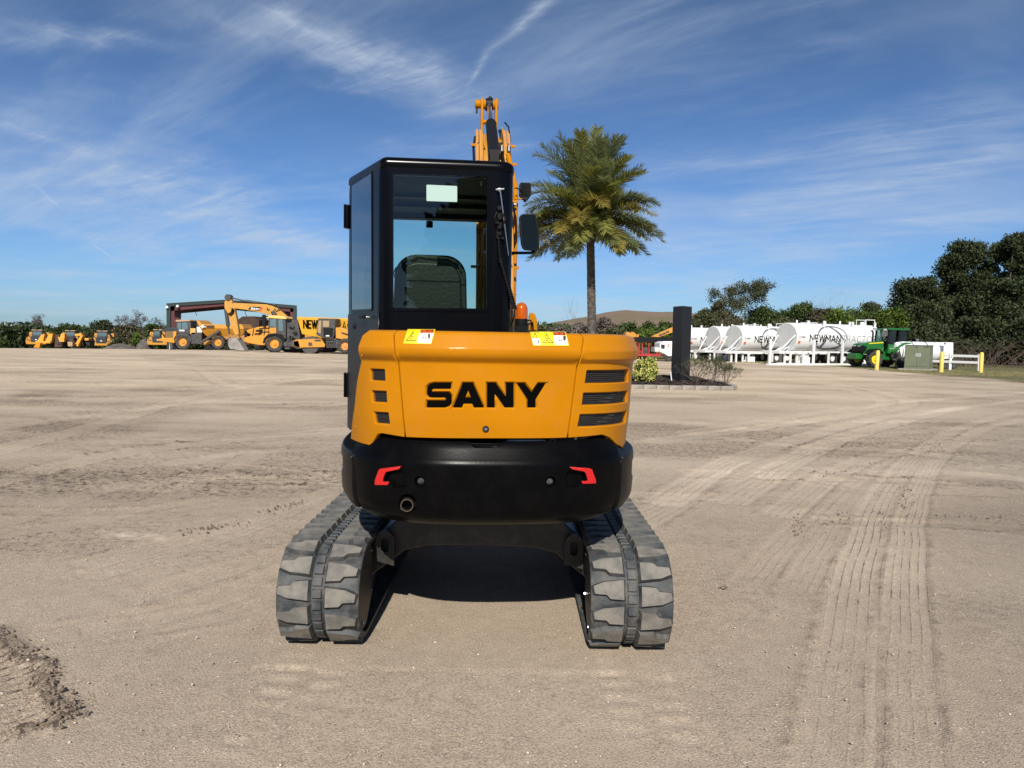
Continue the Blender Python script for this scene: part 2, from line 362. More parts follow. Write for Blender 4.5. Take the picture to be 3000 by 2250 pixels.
# the streaks seen to the upper left: soft bands along chosen lines of the cirrus sheet
def uv(px, py):
    d = ray(px, py).normalized(); k = max(d.z, 0)+.10; return d.x/k, d.y/k
wob = noise(1, 1, 0, 3.0, 4, .65, (2, 2)); wob2 = mrange(noise(.5, 2.4, -35, 3.5, 6, .7, (7, 7), .5), .38, .66)
def streak(p, q, w0, w1, amt, wobble=.25):
    (ax, ay), (bx, by) = uv(*p), uv(*q); dx, dy = bx-ax, by-ay; Ln = math.hypot(dx, dy); dx /= Ln; dy /= Ln
    s = mth('ADD', mth('MULTIPLY', mth('SUBTRACT', U, ax), dx), mth('MULTIPLY', mth('SUBTRACT', V, ay), dy))
    t = mth('ADD', mth('MULTIPLY', mth('SUBTRACT', U, ax), -dy), mth('MULTIPLY', mth('SUBTRACT', V, ay), dx))
    t = mth('ADD', t, mth('MULTIPLY', mth('SUBTRACT', wob, .5), wobble)); f = mth('DIVIDE', s, Ln, clamp=True)
    w = mth('ADD', w0, mth('MULTIPLY', f, w1-w0)); g = mth('SUBTRACT', 1.0, mth('DIVIDE', mth('ABSOLUTE', t), w), clamp=True)
    e = mth('MULTIPLY', mrange(s, -.12, .12), mrange(s, Ln-.12, Ln+.12, 1.0, 0.0))
    return mth('MULTIPLY', mth('MULTIPLY', mth('MULTIPLY', g, g), e), amt)
tex = mth('ADD', mth('MULTIPLY', wob2, .55), .42)
for a in (((780, 0), (1400, 330), .16, .30, .60, .40), ((560, 0), (1150, 260), .26, .20, .34, .5), ((-100, 330), (700, 600), .40, .60, .40, .8), ((150, 480), (1000, 760), .7, .6, .38, 1.0), ((200, 700), (1000, 700), .9, .9, .25, 1.0),
          ((1850, 500), (2700, 430), .42, .36, .32, .5), ((2150, 640), (3050, 430), .60, .55, .40, .6), ((1950, 760), (2900, 640), .9, .9, .30, .8), ((2500, 420), (3050, 300), .4, .4, .3, .5), ((0, 120), (420, 110), .14, .1, .4, .4), ((1100, 450), (1560, 420), .3, .3, .3, .5)):
    cl = mth('ADD', cl, mth('MULTIPLY', streak(*a), tex))
tr1 = mth('ADD', streak((1375, 245), (1420, 165), .012, .026, .5, .05), streak((1420, 165), (1645, -40), .03, .045, .5, .07))
cl = mth('ADD', cl, mth('MULTIPLY', tr1, mth('ADD', mth('MULTIPLY', wob2, .9), .3)))
cl = mth('ADD', cl, mth('ADD', streak((100, 545), (180, 610), .02, .01, .25, .05), streak((270, 715), (345, 765), .02, .012, .35, .05)))
cl = mth('MINIMUM', cl, .86)
mx = nd(nt, 'ShaderNodeMix', data_type='RGBA'); L(cl, mx.inputs['Factor'])
tint = nd(nt, 'ShaderNodeMix', data_type='RGBA', blend_type='MULTIPLY'); tint.inputs['Factor'].default_value = 1.0
tg = nd(nt, 'ShaderNodeMix', data_type='RGBA'); L(mrange(sx.outputs['Z'], -.02, .50), tg.inputs['Factor']); tg.inputs['A'].default_value = (.51, .80, 1.24, 1); tg.inputs['B'].default_value = (.33, .52, .72, 1); L(tg.outputs['Result'], tint.inputs['B']); L(sky.outputs[0], tint.inputs['A'])
L(tint.outputs['Result'], mx.inputs['A']); mx.inputs['B'].default_value = (5.8, 6.8, 8.2, 1)
L(mx.outputs['Result'], bg.inputs['Color']); L(bg.outputs[0], out.inputs[0])
wd.cycles.sampling_method = 'MANUAL'; wd.cycles.sample_map_resolution = 256
# ------------------------------------------------------------------ ground
def vnoise(x, y, s, seed=0):
    x = x/s; y = y/s; xi = np.floor(x).astype(np.int64); yi = np.floor(y).astype(np.int64); fx = x-xi; fy = y-yi
    fx = fx*fx*(3-2*fx); fy = fy*fy*(3-2*fy)
    def h(a, b):
        n = (a*374761393+b*668265263+seed*1442695041) & 0x7fffffff; n = (n ^ (n >> 13))*1274126177 & 0x7fffffff
        return ((n ^ (n >> 16)) & 0xffff)/65535.0
    return (h(xi, yi)*(1-fx)+h(xi+1, yi)*fx)*(1-fy)+(h(xi, yi+1)*(1-fx)+h(xi+1, yi+1)*fx)*fy
def fbm(x, y, s, o=4, seed=0):
    v = 0; a = 1; t = 0
    for i in range(o): v = v+a*vnoise(x, y, s/2**i, seed+i*7); t += a; a *= .55
    return v/t
def seg_dist(x, y, pts):
    best = np.full(x.shape, 1e9); lat = np.zeros(x.shape); along = np.zeros(x.shape); acc = 0
    for (ax, ay), (bx, by) in zip(pts, pts[1:]):
        dx, dy = bx-ax, by-ay; Ln = math.hypot(dx, dy)
        if Ln < 1e-6: continue
        ux, uy = dx/Ln, dy/Ln
        s = np.clip((x-ax)*ux+(y-ay)*uy, 0, Ln); ex, ey = x-(ax+s*ux), y-(ay+s*uy); d = np.hypot(ex, ey)
        m = d < best; best[m] = d[m]; lat[m] = (ex*-uy+ey*ux)[m]; along[m] = (acc+s)[m]; acc += Ln
    return best, lat, along
def smooth_px(pts, k=6):
    g = [gnd(*p) for p in pts]; P = [(q.x, q.y) for q in g]; o = []
    for i in range(len(P)-1):
        p0, p1, p2, p3 = P[max(i-1, 0)], P[i], P[i+1], P[min(i+2, len(P)-1)]
        for j in range(k):
            t = j/k; o.append(tuple(.5*(2*b+(c-a)*t+(2*a-5*b+4*c-d)*t*t+(3*b-a-3*c+d)*t**3) for a, b, c, d in zip(p0, p1, p2, p3)))
    return o+[P[-1]]
thf = np.arange(-45, 45.01, .15); thc = np.concatenate([np.arange(-180, -45, 3.), thf, np.arange(48, 180, 3.)])
rs = [.25]; 
while rs[-1] < 5000: rs.append(rs[-1]*(1.05 if rs[-1] < 1.6 else 1.0062 if rs[-1] < 15 else 1.012 if rs[-1] < 60 else 1.05))
rs = np.array(rs); TH, RR = np.meshgrid(np.radians(thc), rs); X = (RR*np.sin(TH)).ravel(); Y = (RR*np.cos(TH)).ravel(); Rr = RR.ravel()
w = np.clip((-X+5)/20, 0, 1); Z = -np.minimum(2.6, .00018*np.maximum(0, Rr-45)**2)*w
near = Rr < 62; nx, ny, nr = X[near], Y[near], Rr[near]
TMm = np.zeros(nx.shape); TLl = np.zeros(nx.shape); tone = np.zeros(nx.shape); rough = np.zeros(nx.shape); dz = np.zeros(nx.shape)
fade = 1/(1+(nr/22)**2)
dz += (fbm(nx, ny, 1.6, 4, 3)-.5)*.045*fade
# disturbed clumpy soil
cl1 = np.clip((fbm(nx, ny*2.2, 2.4, 3, 21)-.47)*5, 0, 1)*np.clip((nr-4.6)/2.5, 0, 1); rough += cl1*.55; tone -= cl1*.10
def smst(a, b, v): t = np.clip((v-a)/(b-a), 0, 1); return t*t*(3-2*t)
def tyre(pts, wid, ribs, amt, depth, edge=.5):
    P = smooth_px(pts); d, lat, al = seg_dist(nx, ny, P)
    lat = lat+(vnoise(nx, ny, .6, 5)-.5)*.03
    m = (1-smst(wid*.46, wid*.54, np.abs(lat)))*(.3+.7*smst(3.8, 6.0, nr)); m = np.where(d > wid, 0, m)
    k = .55+.45*vnoise(nx, ny, 1.3, 9); g = np.abs(np.sin(PI*ribs*(lat/wid+.5)))
    groove = 1-smst(.0, .35, g)
    global tone, dz, rough, TMm, TLl
    ss = m*k*min(1, amt*7+.1); up = ss > TMm; TLl = np.where(up, (lat/wid+.5)*ribs, TLl); TMm = np.maximum(TMm, ss)
    tone = tone+m*amt*k-m*groove*.05*k; dz = dz-m*depth*(1-.6*groove); rough = rough*(1-.85*m)
    e = np.exp(-((np.abs(lat)-wid*.62)/(wid*.10))**2)*(d < wid*1.2); crumb = np.clip((fbm(nx, ny, .12, 2, 31)-.45)*6, 0, 1)
    dz = dz+e*edge*.012*(.4+crumb); rough = rough+e*edge*.5*crumb; tone = tone-e*edge*.12*crumb
S3 = lambda l: [(1800+a/1.3825, 1050+b/1.3825) for a, b in l]
tyre(S3([(900, 1640), (935, 1300), (978, 900), (1035, 700), (1085, 560), (1200, 420), (1290, 350), (1420, 275), (1655, 215)]), .30, 5, .13, .008)
tyre(S3([(1180, 1640), (1180, 1300), (1178, 930), (1192, 700), (1222, 560), (1300, 420), (1375, 350), (1500, 285), (1655, 250)]), .27, 5, .13, .008)
tyre(S3([(240, 560), (430, 440), (600, 375), (800, 310), (1100, 240), (1655, 170)]), .45, 5, .17, .007, .5)
tyre(S3([(500, 560), (700, 430), (900, 330), (1100, 270), (1400, 200)]), .45, 5, .16, .007, .5)
tyre(S3([(560, 900), (640, 800), (800, 640), (960, 500), (1150, 380)]), .28, 4, .05, .004, .2)
tyre(S3([(760, 900), (880, 700), (980, 580), (1080, 470)]), .25, 4, .05, .004, .4)
tyre(S3([(950, 112), (1100, 140), (1200, 180), (1040, 222), (700, 265), (200, 330)]), .5, 4, .08, .012, .4)
tyre(S3([(880, 110), (1040, 150), (1100, 185), (900, 235), (500, 290)]), .5, 4, .08, .012, .4)
tyre([(-100, 1500), (60, 1500), (260, 1500), (420, 1492), (560, 1470)], .26, 1, .02, .004, .9)
tyre([(2480, 1530), (2700, 1535), (2900, 1545), (3100, 1560)], .3, 1, -.03, .008, 1.0)
tyre([(2300, 1325), (2600, 1335), (2800, 1345), (3100, 1370)], .3, 1, -.03, .006, 1.0)
tyre([(500, 1290), (900, 1240), (1020, 1235)], .5, 4, .06, .006, .4)
tyre([(-50, 1330), (300, 1240), (620, 1150), (900, 1110)], .5, 4, .08, .008, .4)
tyre([(590, 1085), (640, 1120), (700, 1135)], .4, 3, .05, .012, .5)
tyre(S3([(60, 690), (300, 560), (600, 430), (1000, 320), (1655, 262)]), .4, 5, .10, .006, .6)
tyre(S3([(330, 300), (800, 225), (1200, 175), (1655, 140)]), .5, 5, .12, .006, .5)
tyre(S3([(700, 620), (900, 470), (1150, 380), (1655, 330)]), .35, 5, .09, .006, .7)
tyre([(-60, 1260), (400, 1200), (760, 1160), (1000, 1150)], .5, 5, .11, .007, .8)
tyre([(-60, 1420), (350, 1330), (700, 1290), (1000, 1270)], .5, 5, .10, .007, .9)
rw = random.Random(12)
for i in range(16):          # many faint old passes across the yard
    x0_, y0_ = rw.uniform(-200, 1100), rw.uniform(1090, 1420); ln_ = rw.uniform(500, 1300); sl_0 = rw.uniform(-.10, .10)
    if i >= 9: x0_, y0_ = rw.uniform(1900, 2500), rw.uniform(1180, 1420)
    tyre([(x0_+ln_*t_, y0_+ln_*t_*sl_0+rw.uniform(-14, 14)) for t_ in (0, .33, .66, 1)], rw.uniform(.3, .55), rw.choice((3, 4, 5)), rw.uniform(.05, .12), .006, rw.uniform(.4, 1.1))
for i in range(7):
    x0_, y0_ = rw.uniform(-100, 500), rw.uniform(1500, 1900); tyre([(x0_, y0_), (x0_+350, y0_-rw.uniform(60, 130)), (x0_+750, y0_-rw.uniform(180, 330))], .3, 4, .045, .004, .35)
# rutted corner, lower left: scraped ribs that end in a crumbled edge
cor = [gnd(*p) for p in ((-700, 1845), (-5, 1850), (50, 1905), (75, 1925), (150, 1962), (130, 2000), (165, 2050), (208, 2085), (150, 2128), (60, 2150), (-60, 2200), (-700, 2300))]
cor = [(q.x, q.y) for q in cor]; ins = np.zeros(nx.shape, bool)
for (ax, ay), (bx, by) in zip(cor, cor[1:]+cor[:1]):
    cnd = (ay > ny) != (by > ny)
    if abs(by-ay) > 1e-9: ins ^= cnd & (nx < (bx-ax)*(ny-ay)/(by-ay)+ax)
ed, _, _ = seg_dist(nx, ny, cor[1:10]); sgd = np.where(ins, ed, -ed)+(fbm(nx, ny, .12, 3, 48)-.5)*.10
near_c = (nr < 7) & (nx < -1); inm = smst(-.02, .05, sgd)*near_c
pA, pB = gnd(0, 2060), gnd(190, 2003); ux_, uy_ = (pB-pA).normalized().x, (pB-pA).normalized().y
ph = ((nx-pA.x)*-uy_+(ny-pA.y)*ux_+.03*vnoise(nx, ny, .4, 3))/.075
TMm = np.where(inm > .3, inm*.9, TMm); TLl = np.where(inm > .3, ph, TLl); tone -= inm*.07; dz += inm*(.010*np.cos(2*PI*ph)+.012*(fbm(nx, ny, .1, 3, 45)-.4))
edm = np.exp(-((sgd-.01)/.045)**2)*near_c; dz += edm*.030*fbm(nx, ny, .07, 3, 46); tone -= edm*.20; rough += edm*1.1
# lug prints behind the two tracks
for xc in (-.97, .63):
    for col, o in ((-.1, 0), (.11, .067)):
        uu = (nx-xc-col-(3.6-ny)*.0)/.075; vv = ((ny+o) % .134)/.134; q = (1-smst(.8, 1.15, np.abs(uu)))*(1-smst(.20, .32, np.abs(vv-.5)))
        q = q*smst(2.0, 2.3, ny)*(1-smst(3.66, 3.74, ny))*(.45+.55*vnoise(nx, ny, .35, 8)); q = q*np.clip(fbm(nx, ny, .22, 3, 90)*2.6-.75, 0, 1); tone += q*.13; dz -= q*.007; rough *= (1-.7*q)
# pale spill and dark patch
g1 = gnd(400, 1570); q = np.exp(-(((nx-g1.x)/.30)**2+((ny-g1.y+(nx-g1.x)*.25)/.10)**2))*np.clip(fbm(nx, ny, .12, 3, 50)*2-.4, 0, 1); tone += q*.5
g2 = gnd(95, 1165); q = np.exp(-(((nx-g2.x)/1.2)**2+((ny-g2.y)/1.1)**2)**2)*np.clip(fbm(nx, ny, .6, 3, 51)*2-.3, 0, 1); tone -= q*.22; rough += q*.3
g3 = gnd(2800, 1300); q = np.exp(-(((nx-g3.x)/2.6)**2+((ny-g3.y)/1.3)**2)**2)*np.clip(fbm(nx, ny, .9, 3, 52)*2-.2, 0, 1); tone -= q*.10; rough += q*.6
g4 = gnd(450, 1400); q = np.exp(-(((nx-g4.x)/3.2)**2+((ny-g4.y)/.9)**2)**2)*np.clip(fbm(nx, ny*2, .8, 3, 53)*2-.3, 0, 1); tone -= q*.10; rough += q*.7
tone += (fbm(nx, ny*1.6, 5, 4, 60)-.5)*.22
# long level scrape bands of the yard
tone += (fbm(nx*.18, ny, 1.1, 4, 61)-.5)*.30*smst(5, 9, nr)
rough = np.clip(rough, 0, 1); dz += rough*(fbm(nx, ny, .16, 3, 70)-.45)*.05*np.clip(nr/8, .6, 1.6)+rough*(fbm(nx, ny, .05, 2, 71)-.5)*.012
dz *= np.where((np.abs(nx+.17) < 1.1) & (ny > 3.55) & (ny < 6.2), .12, 1)
Z[near] += dz
gx, gy = X, Y
# grass mask in world metres: verge below the tanks and cabinets, strip under the left treeline
def side(px1, py1, px2, py2):
    a, b = gnd(px1, py1), gnd(px2, py2); return ((b.x-a.x)*(gy-a.y)-(b.y-a.y)*(gx-a.x))/math.hypot(b.x-a.x, b.y-a.y)
nz = (fbm(gx, gy, 2.5, 4, 80)-.5)
va, vb, vc = side(1900, 1052, 2380, 1068), side(2380, 1068, 2700, 1096), side(2700, 1096, 3100, 1106)
gr = np.minimum(np.maximum(smst(-.8, 1.0, va+nz*3.5), smst(-.8, 1.0, vb+nz*3)), 1)*(gx > 5)
gr = np.where(gx > 30, smst(-.8, 1.0, vc+nz*3), np.where(gx > 23.5, smst(-.8, 1.0, vb+nz*3), smst(-.8, 1.0, va+nz*3.5)))*(gx > 6)*(np.hypot(gx, gy) < 400)
gl = smst(96, 108, np.hypot(gx, gy)+nz*10)*(gx < 6)
gr = np.maximum(gr, gl)
attr = np.zeros((len(X), 4), np.float32); attr[:, 3] = 1; attr[near, 0] = tone; attr[near, 1] = rough; attr[:, 2] = gr
attr[~near, 0] = ((fbm(X[~near]*.2, Y[~near], 3, 3, 61)-.5)*.2)
nR, nT = RR.shape; I = np.arange(nR*nT).reshape(nR, nT); J = np.roll(I, -1, 1)
Q = np.stack([I[:-1].ravel(), J[:-1].ravel(), J[1:].ravel(), I[1:].ravel()], 1)[:, ::-1]
sand = bpy.data.materials.new('packed sand yard'); sand.use_nodes = True; nt = sand.node_tree; L = nt.links.new; b = nt.nodes['Principled BSDF']
b.inputs['Roughness'].default_value = .95; b.inputs['Specular IOR Level'].default_value = .15
at_ = nd(nt, 'ShaderNodeAttribute', attribute_name='soil'); sp = nd(nt, 'ShaderNodeSeparateColor'); L(at_.outputs['Color'], sp.inputs[0])
geo = nd(nt, 'ShaderNodeNewGeometry')
def gno(scale, detail, rough, vec=None):
    n = nt.nodes.new('ShaderNodeTexNoise'); n.inputs['Scale'].default_value = scale; n.inputs['Detail'].default_value = detail; n.inputs['Roughness'].default_value = rough
    L(vec or geo.outputs['Position'], n.inputs['Vector']); return n.outputs['Fac']
fine = gno(95, 3, .8); mid = gno(9, 4, .65); lg = gno(.45, 3, .55)
t = mth('ADD', mth('MULTIPLY', mth('SUBTRACT', fine, .5), 1.55), mth('MULTIPLY', mth('SUBTRACT', mid, .5), .30))
t = mth('ADD', mth('ADD', t, mth('MULTIPLY', mth('SUBTRACT', lg, .5), .30)), sp.outputs[0]); t = mth('ADD', t, .5)
tra = nd(nt, 'ShaderNodeAttribute', attribute_name='tread'); tsp = nd(nt, 'ShaderNodeSeparateColor'); L(tra.outputs['Color'], tsp.inputs[0])
wv = mth('ABSOLUTE', mth('SINE', mth('MULTIPLY', mth('ADD', tsp.outputs[1], mth('MULTIPLY', mth('SUBTRACT', gno(30, 3, .7), .5), .16)), PI)))
rib_ = mth('MULTIPLY', mth('MULTIPLY', mrange(wv, .04, .34, 1.0, 0.0), tsp.outputs[0]), mrange(gno(4, 3, .6), .36, .60))
t = mth('SUBTRACT', t, mth('MULTIPLY', rib_, .30))
crumb_ = mth('MULTIPLY', mrange(gno(17, 4, .65), .50, .62), mth('ADD', sp.outputs[1], .06))
t = mth('SUBTRACT', t, mth('MULTIPLY', crumb_, .42))
ramp = nd(nt, 'ShaderNodeValToRGB'); e = ramp.color_ramp.elements
e[0].position = .06; e[0].color = (.11, .085, .062, 1); e[1].position = 1.0; e[1].color = (.74, .62, .48, 1)
e2 = e.new(.46); e2.color = (.395, .315, .235, 1); e3 = e.new(.74); e3.color = (.53, .435, .33, 1)
L(t, ramp.inputs[0])
# coarse greyer grit close by on the right, sand paler with distance
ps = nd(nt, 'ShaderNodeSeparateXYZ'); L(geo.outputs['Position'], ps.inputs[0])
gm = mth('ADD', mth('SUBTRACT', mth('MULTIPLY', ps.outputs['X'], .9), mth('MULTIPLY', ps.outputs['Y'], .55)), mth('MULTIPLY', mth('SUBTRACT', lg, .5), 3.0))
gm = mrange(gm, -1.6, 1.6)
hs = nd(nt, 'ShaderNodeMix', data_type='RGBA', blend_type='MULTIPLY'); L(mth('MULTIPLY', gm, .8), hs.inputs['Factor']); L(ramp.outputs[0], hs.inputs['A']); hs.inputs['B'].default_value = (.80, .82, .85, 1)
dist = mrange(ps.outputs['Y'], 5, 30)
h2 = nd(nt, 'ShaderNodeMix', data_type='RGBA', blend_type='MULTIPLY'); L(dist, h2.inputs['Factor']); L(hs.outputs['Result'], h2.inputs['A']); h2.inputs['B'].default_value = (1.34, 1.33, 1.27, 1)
vo = nt.nodes.new('ShaderNodeTexVoronoi'); vo.inputs['Scale'].default_value = 38; L(geo.outputs['Position'], vo.inputs['Vector'])
vsep = nd(nt, 'ShaderNodeSeparateColor'); L(vo.outputs['Color'], vsep.inputs[0])
peb = mth('MULTIPLY', mrange(vo.outputs['Distance'], .22, .34, 1.0, 0.0), mth('GREATER_THAN', vsep.outputs[0], .955))
h3 = nd(nt, 'ShaderNodeMix', data_type='RGBA'); L(mth('MULTIPLY', peb, .75), h3.inputs['Factor']); L(h2.outputs['Result'], h3.inputs['A']); h3.inputs['B'].default_value = (.62, .56, .47, 1)
gn = gno(2.2, 4, .7); gc = nd(nt, 'ShaderNodeMix', data_type='RGBA'); gc.inputs['A'].default_value = (.085, .10, .03, 1); gc.inputs['B'].default_value = (.19, .155, .085, 1); L(mrange(gn, .4, .62), gc.inputs['Factor'])
h4 = nd(nt, 'ShaderNodeMix', data_type='RGBA'); gfac = mth('MULTIPLY', sp.outputs[2], mrange(gno(1.1, 3, .7), .30, .46, .35, 1.0)); L(gfac, h4.inputs['Factor'])
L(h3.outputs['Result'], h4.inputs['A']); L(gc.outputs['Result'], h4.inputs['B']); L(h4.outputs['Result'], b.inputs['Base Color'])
vg = nt.nodes.new('ShaderNodeTexVoronoi'); vg.inputs['Scale'].default_value = 120; L(geo.outputs['Position'], vg.inputs['Vector'])
hh = mth('ADD', mth('ADD', mth('MULTIPLY', fine, .8), mth('MULTIPLY', rib_, -1.0)), mth('ADD', mth('MULTIPLY', mid, .55), mth('ADD', mth('MULTIPLY', peb, .5), mth('MULTIPLY', vg.outputs['Distance'], -.45))))
bp = nd(nt, 'ShaderNodeBump'); bp.inputs['Strength'].default_value = .8; bp.inputs['Distance'].default_value = .007; L(hh, bp.inputs['Height']); L(bp.outputs['Normal'], b.inputs['Normal'])
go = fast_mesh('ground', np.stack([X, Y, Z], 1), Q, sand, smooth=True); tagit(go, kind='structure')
ca = go.data.color_attributes.new('soil', 'FLOAT_COLOR', 'POINT'); ca.data.foreach_set('color', attr.ravel())
at2 = np.zeros((len(X), 4), np.float32); at2[:, 3] = 1; at2[near, 0] = TMm; at2[near, 1] = TLl; ca = go.data.color_attributes.new('tread', 'FLOAT_COLOR', 'POINT'); ca.data.foreach_set('color', at2.ravel())
# loose stones and clods lying on the yard: beyond counting
rng = np.random.default_rng(5); n = 8000; rr = 2.2*np.exp(rng.random(n)*1.6); th = (rng.random(n)-.5)*1.5; sx_ = rr*np.sin(th); sy_ = rr*np.cos(th)
tv = np.array([(1, 0, 0), (-1, 0, 0), (0, 1, 0), (0, -1, 0), (0, 0, 1), (0, 0, -1)], float); tf = np.array([(0, 2, 4), (2, 1, 4), (1, 3, 4), (3, 0, 4), (2, 0, 5), (1, 2, 5), (3, 1, 5), (0, 3, 5)])
s = .0017+.0068*rng.random(n)**9; Vt = tv[None]*(s[:, None, None])*(0.6+.8*rng.random((n, 6, 1)))*np.array([1, 1, .7]); Vt = Vt+np.stack([sx_, sy_, s*.3+.0], 1)[:, None]
STONE = mat('pale limestone grit', (.46, .40, .33), .9, island=.5)
tagit(fast_mesh('pebbles', Vt.reshape(-1, 3), (tf[None]+np.arange(n)[:, None, None]*6).reshape(-1, 3), STONE), 'pale loose stones and grit scattered over the sandy yard', 'pebbles', kind='stuff')

rng = np.random.default_rng(15); cc_ = []
for (ax, ay), (bx, by) in zip(cor[1:8], cor[2:9]):
    m_ = 70; t_ = rng.random(m_); cc_.append(np.stack([ax+(bx-ax)*t_+rng.normal(size=m_)*.04, ay+(by-ay)*t_+rng.normal(size=m_)*.035], 1))
for pts in (S3([(1175, 520), (1182, 640)]), S3([(940, 620), (905, 760)]), S3([(1100, 620), (1090, 740)]), S3([(760, 640), (740, 720)]), [(560, 1555), (720, 1540)], [(780, 1500), (900, 1470)], S3([(820, 480), (1100, 420)]), S3([(1240, 640), (1640, 650)])):
    p_, q_ = gnd(*pts[0]), gnd(*pts[1]); m_ = 60; t_ = rng.random(m_); cc_.append(np.stack([p_.x+(q_.x-p_.x)*t_+rng.normal(size=m_)*.04, p_.y+(q_.y-p_.y)*t_+rng.normal(size=m_)*.06], 1))
g9 = gnd(2122, 1725); cc_.append(np.stack([g9.x+rng.normal(size=14)*.015, g9.y+rng.normal(size=14)*.012], 1))
cc_ = np.concatenate(cc_); n = len(cc_); s = .004+.013*rng.random(n)**2.5; Vt = tv[None]*(s[:, None, None])*(0.5+.9*rng.random((n, 6, 1)))*np.array([1, 1, .8]); Vt = Vt+np.stack([cc_[:, 0], cc_[:, 1], s*.4+.006], 1)[:, None]
tagit(fast_mesh('soil_clods', Vt.reshape(-1, 3), (tf[None]+np.arange(n)[:, None, None]*6).reshape(-1, 3), mat('damp soil clod', (.20, .155, .115), .95, island=.35)), 'loose brown soil clods crumbled along the edges of ruts', 'soil clods', kind='stuff')
# ================================================================== the compact excavator
C0 = Vector((-.17, 4.75, 0)); YAW = R_(4.8)
EX = thing('excavator', C0, 'yellow and black compact crawler excavator seen from behind, nearest and largest machine', 'excavator')
XF = Matrix.Translation(C0) @ Matrix.Rotation(YAW, 4, 'Z'); XI = XF.inverted()
def lray(px, py): return XI @ CAM, XI.to_3x3() @ ray(px, py)
def at_ly(px, py, y):
    o, d = lray(px, py); return o+d*((y-o.y)/d.y)
def at_lx(px, py, x):
    o, d = lray(px, py); return o+d*((x-o.x)/d.x)
class Plan:
    """an upright sheet that follows a plan line: S(s, z) -> local point, off(z) pushes it out"""
    def __init__(self, pts, off=lambda z: 0.0, s0=0):
        P = np.array(pts, float); d = np.hypot(*np.diff(P, axis=0).T); self.S = np.concatenate([[0], np.cumsum(d)])-s0; self.P = P; self.off = off
        T = np.gradient(P, axis=0); T /= np.linalg.norm(T, axis=1)[:, None]; self.N = np.stack([T[:, 1], -T[:, 0]], 1)
    def at(self, s, z, dep=0.0):
        x = np.interp(s, self.S, self.P[:, 0]); y = np.interp(s, self.S, self.P[:, 1]); nx = np.interp(s, self.S, self.N[:, 0]); ny = np.interp(s, self.S, self.N[:, 1])
        k = math.hypot(nx, ny); o = self.off(z)-dep; return Vector((x+nx/k*o, y+ny/k*o, z))
    def nrm(self, s, z):
        e = .004; a = self.at(s+e, z)-self.at(s-e, z); b = self.at(s, z+e)-self.at(s, z-e); return a.cross(b).normalized()
    def pt(self, s, z, dep=0.0): return self.at(s, z)-self.nrm(s, z)*dep
    def inv(self, px, py, s=0.0, z=1.2):
        for _ in range(30):
            f = lambda a, b: proj(XF @ self.at(a, b)); u, v = f(s, z); h = 1e-4
            u1, v1 = f(s+h, z); u2, v2 = f(s, z+h); a, b, c, d = (u1-u)/h, (u2-u)/h, (v1-v)/h, (v2-v)/h; det = a*d-b*c
            ru, rv = px-u, py-v
            if abs(det) < 1e-3: break
            ds, dz = (d*ru-b*rv)/det, (a*rv-c*ru)/det; k = min(1, .15/max(1e-9, abs(ds), abs(dz))); s += ds*k; z += dz*k
            if abs(ds)+abs(dz) < 1e-6: break
        return s, z
def area(p): return sum(a[0]*b[1]-b[0]*a[1] for a, b in zip(p, p[1:]+p[:1]))/2
def inside(p, q):
    c = False; x, y = p
    for (ax, ay), (bx, by) in zip(q, q[1:]+q[:1]):
        if (ay > y) != (by > y) and x < (bx-ax)*(y-ay)/(by-ay)+ax: c = not c
    return c
def densify(p, st):
    o = []
    for a, b in zip(p, p[1:]+p[:1]):
        n = max(1, int(math.ceil(math.hypot(b[0]-a[0], b[1]-a[1])/st))); o += [(a[0]+(b[0]-a[0])*i/n, a[1]+(b[1]-a[1])*i/n) for i in range(n)]
    return o
def offset(p, d):
    """grow a loop by d"""
    if area(p) < 0: d = -d
    n = len(p); o = []
    for i in range(n):
        a, b, c = p[i-1], p[i], p[(i+1) % n]; e1 = Vector((b[0]-a[0], b[1]-a[1])); e2 = Vector((c[0]-b[0], c[1]-b[1]))
        if e1.length < 1e-9 or e2.length < 1e-9: o.append(b); continue
        n1 = Vector((e1.y, -e1.x)).normalized(); n2 = Vector((e2.y, -e2.x)).normalized(); m = n1+n2
        if m.length < 1e-6: o.append((b[0]+n1.x*d, b[1]+n1.y*d)); continue
        m.normalize(); k = d/max(.45, m.dot(n1)); o.append((b[0]+m.x*k, b[1]+m.y*k))
    return o
def rounded(p, r, n=4):
    o = []; N = len(p)
    for i in range(N):
        a, b, c = Vector(p[i-1]), Vector(p[i]), Vector(p[(i+1) % N]); u = (a-b); v = (c-b); k = min(r, u.length*.45, v.length*.45); u.normalize(); v.normalize()
        for j in range(n+1): t = j/n; q = (b+u*k)*(1-t)**2+b*2*t*(1-t)+(b+v*k)*t*t; o.append((q.x, q.y))
    return o
def segd(p, a, b):
    dx, dy = b[0]-a[0], b[1]-a[1]; L2 = dx*dx+dy*dy or 1e-12; t = max(0, min(1, ((p[0]-a[0])*dx+(p[1]-a[1])*dy)/L2)); return math.hypot(p[0]-a[0]-t*dx, p[1]-a[1]-t*dy)
ROUND = [(0, 0), (.0015, .0006), (.003, .003), (.0034, .022)]
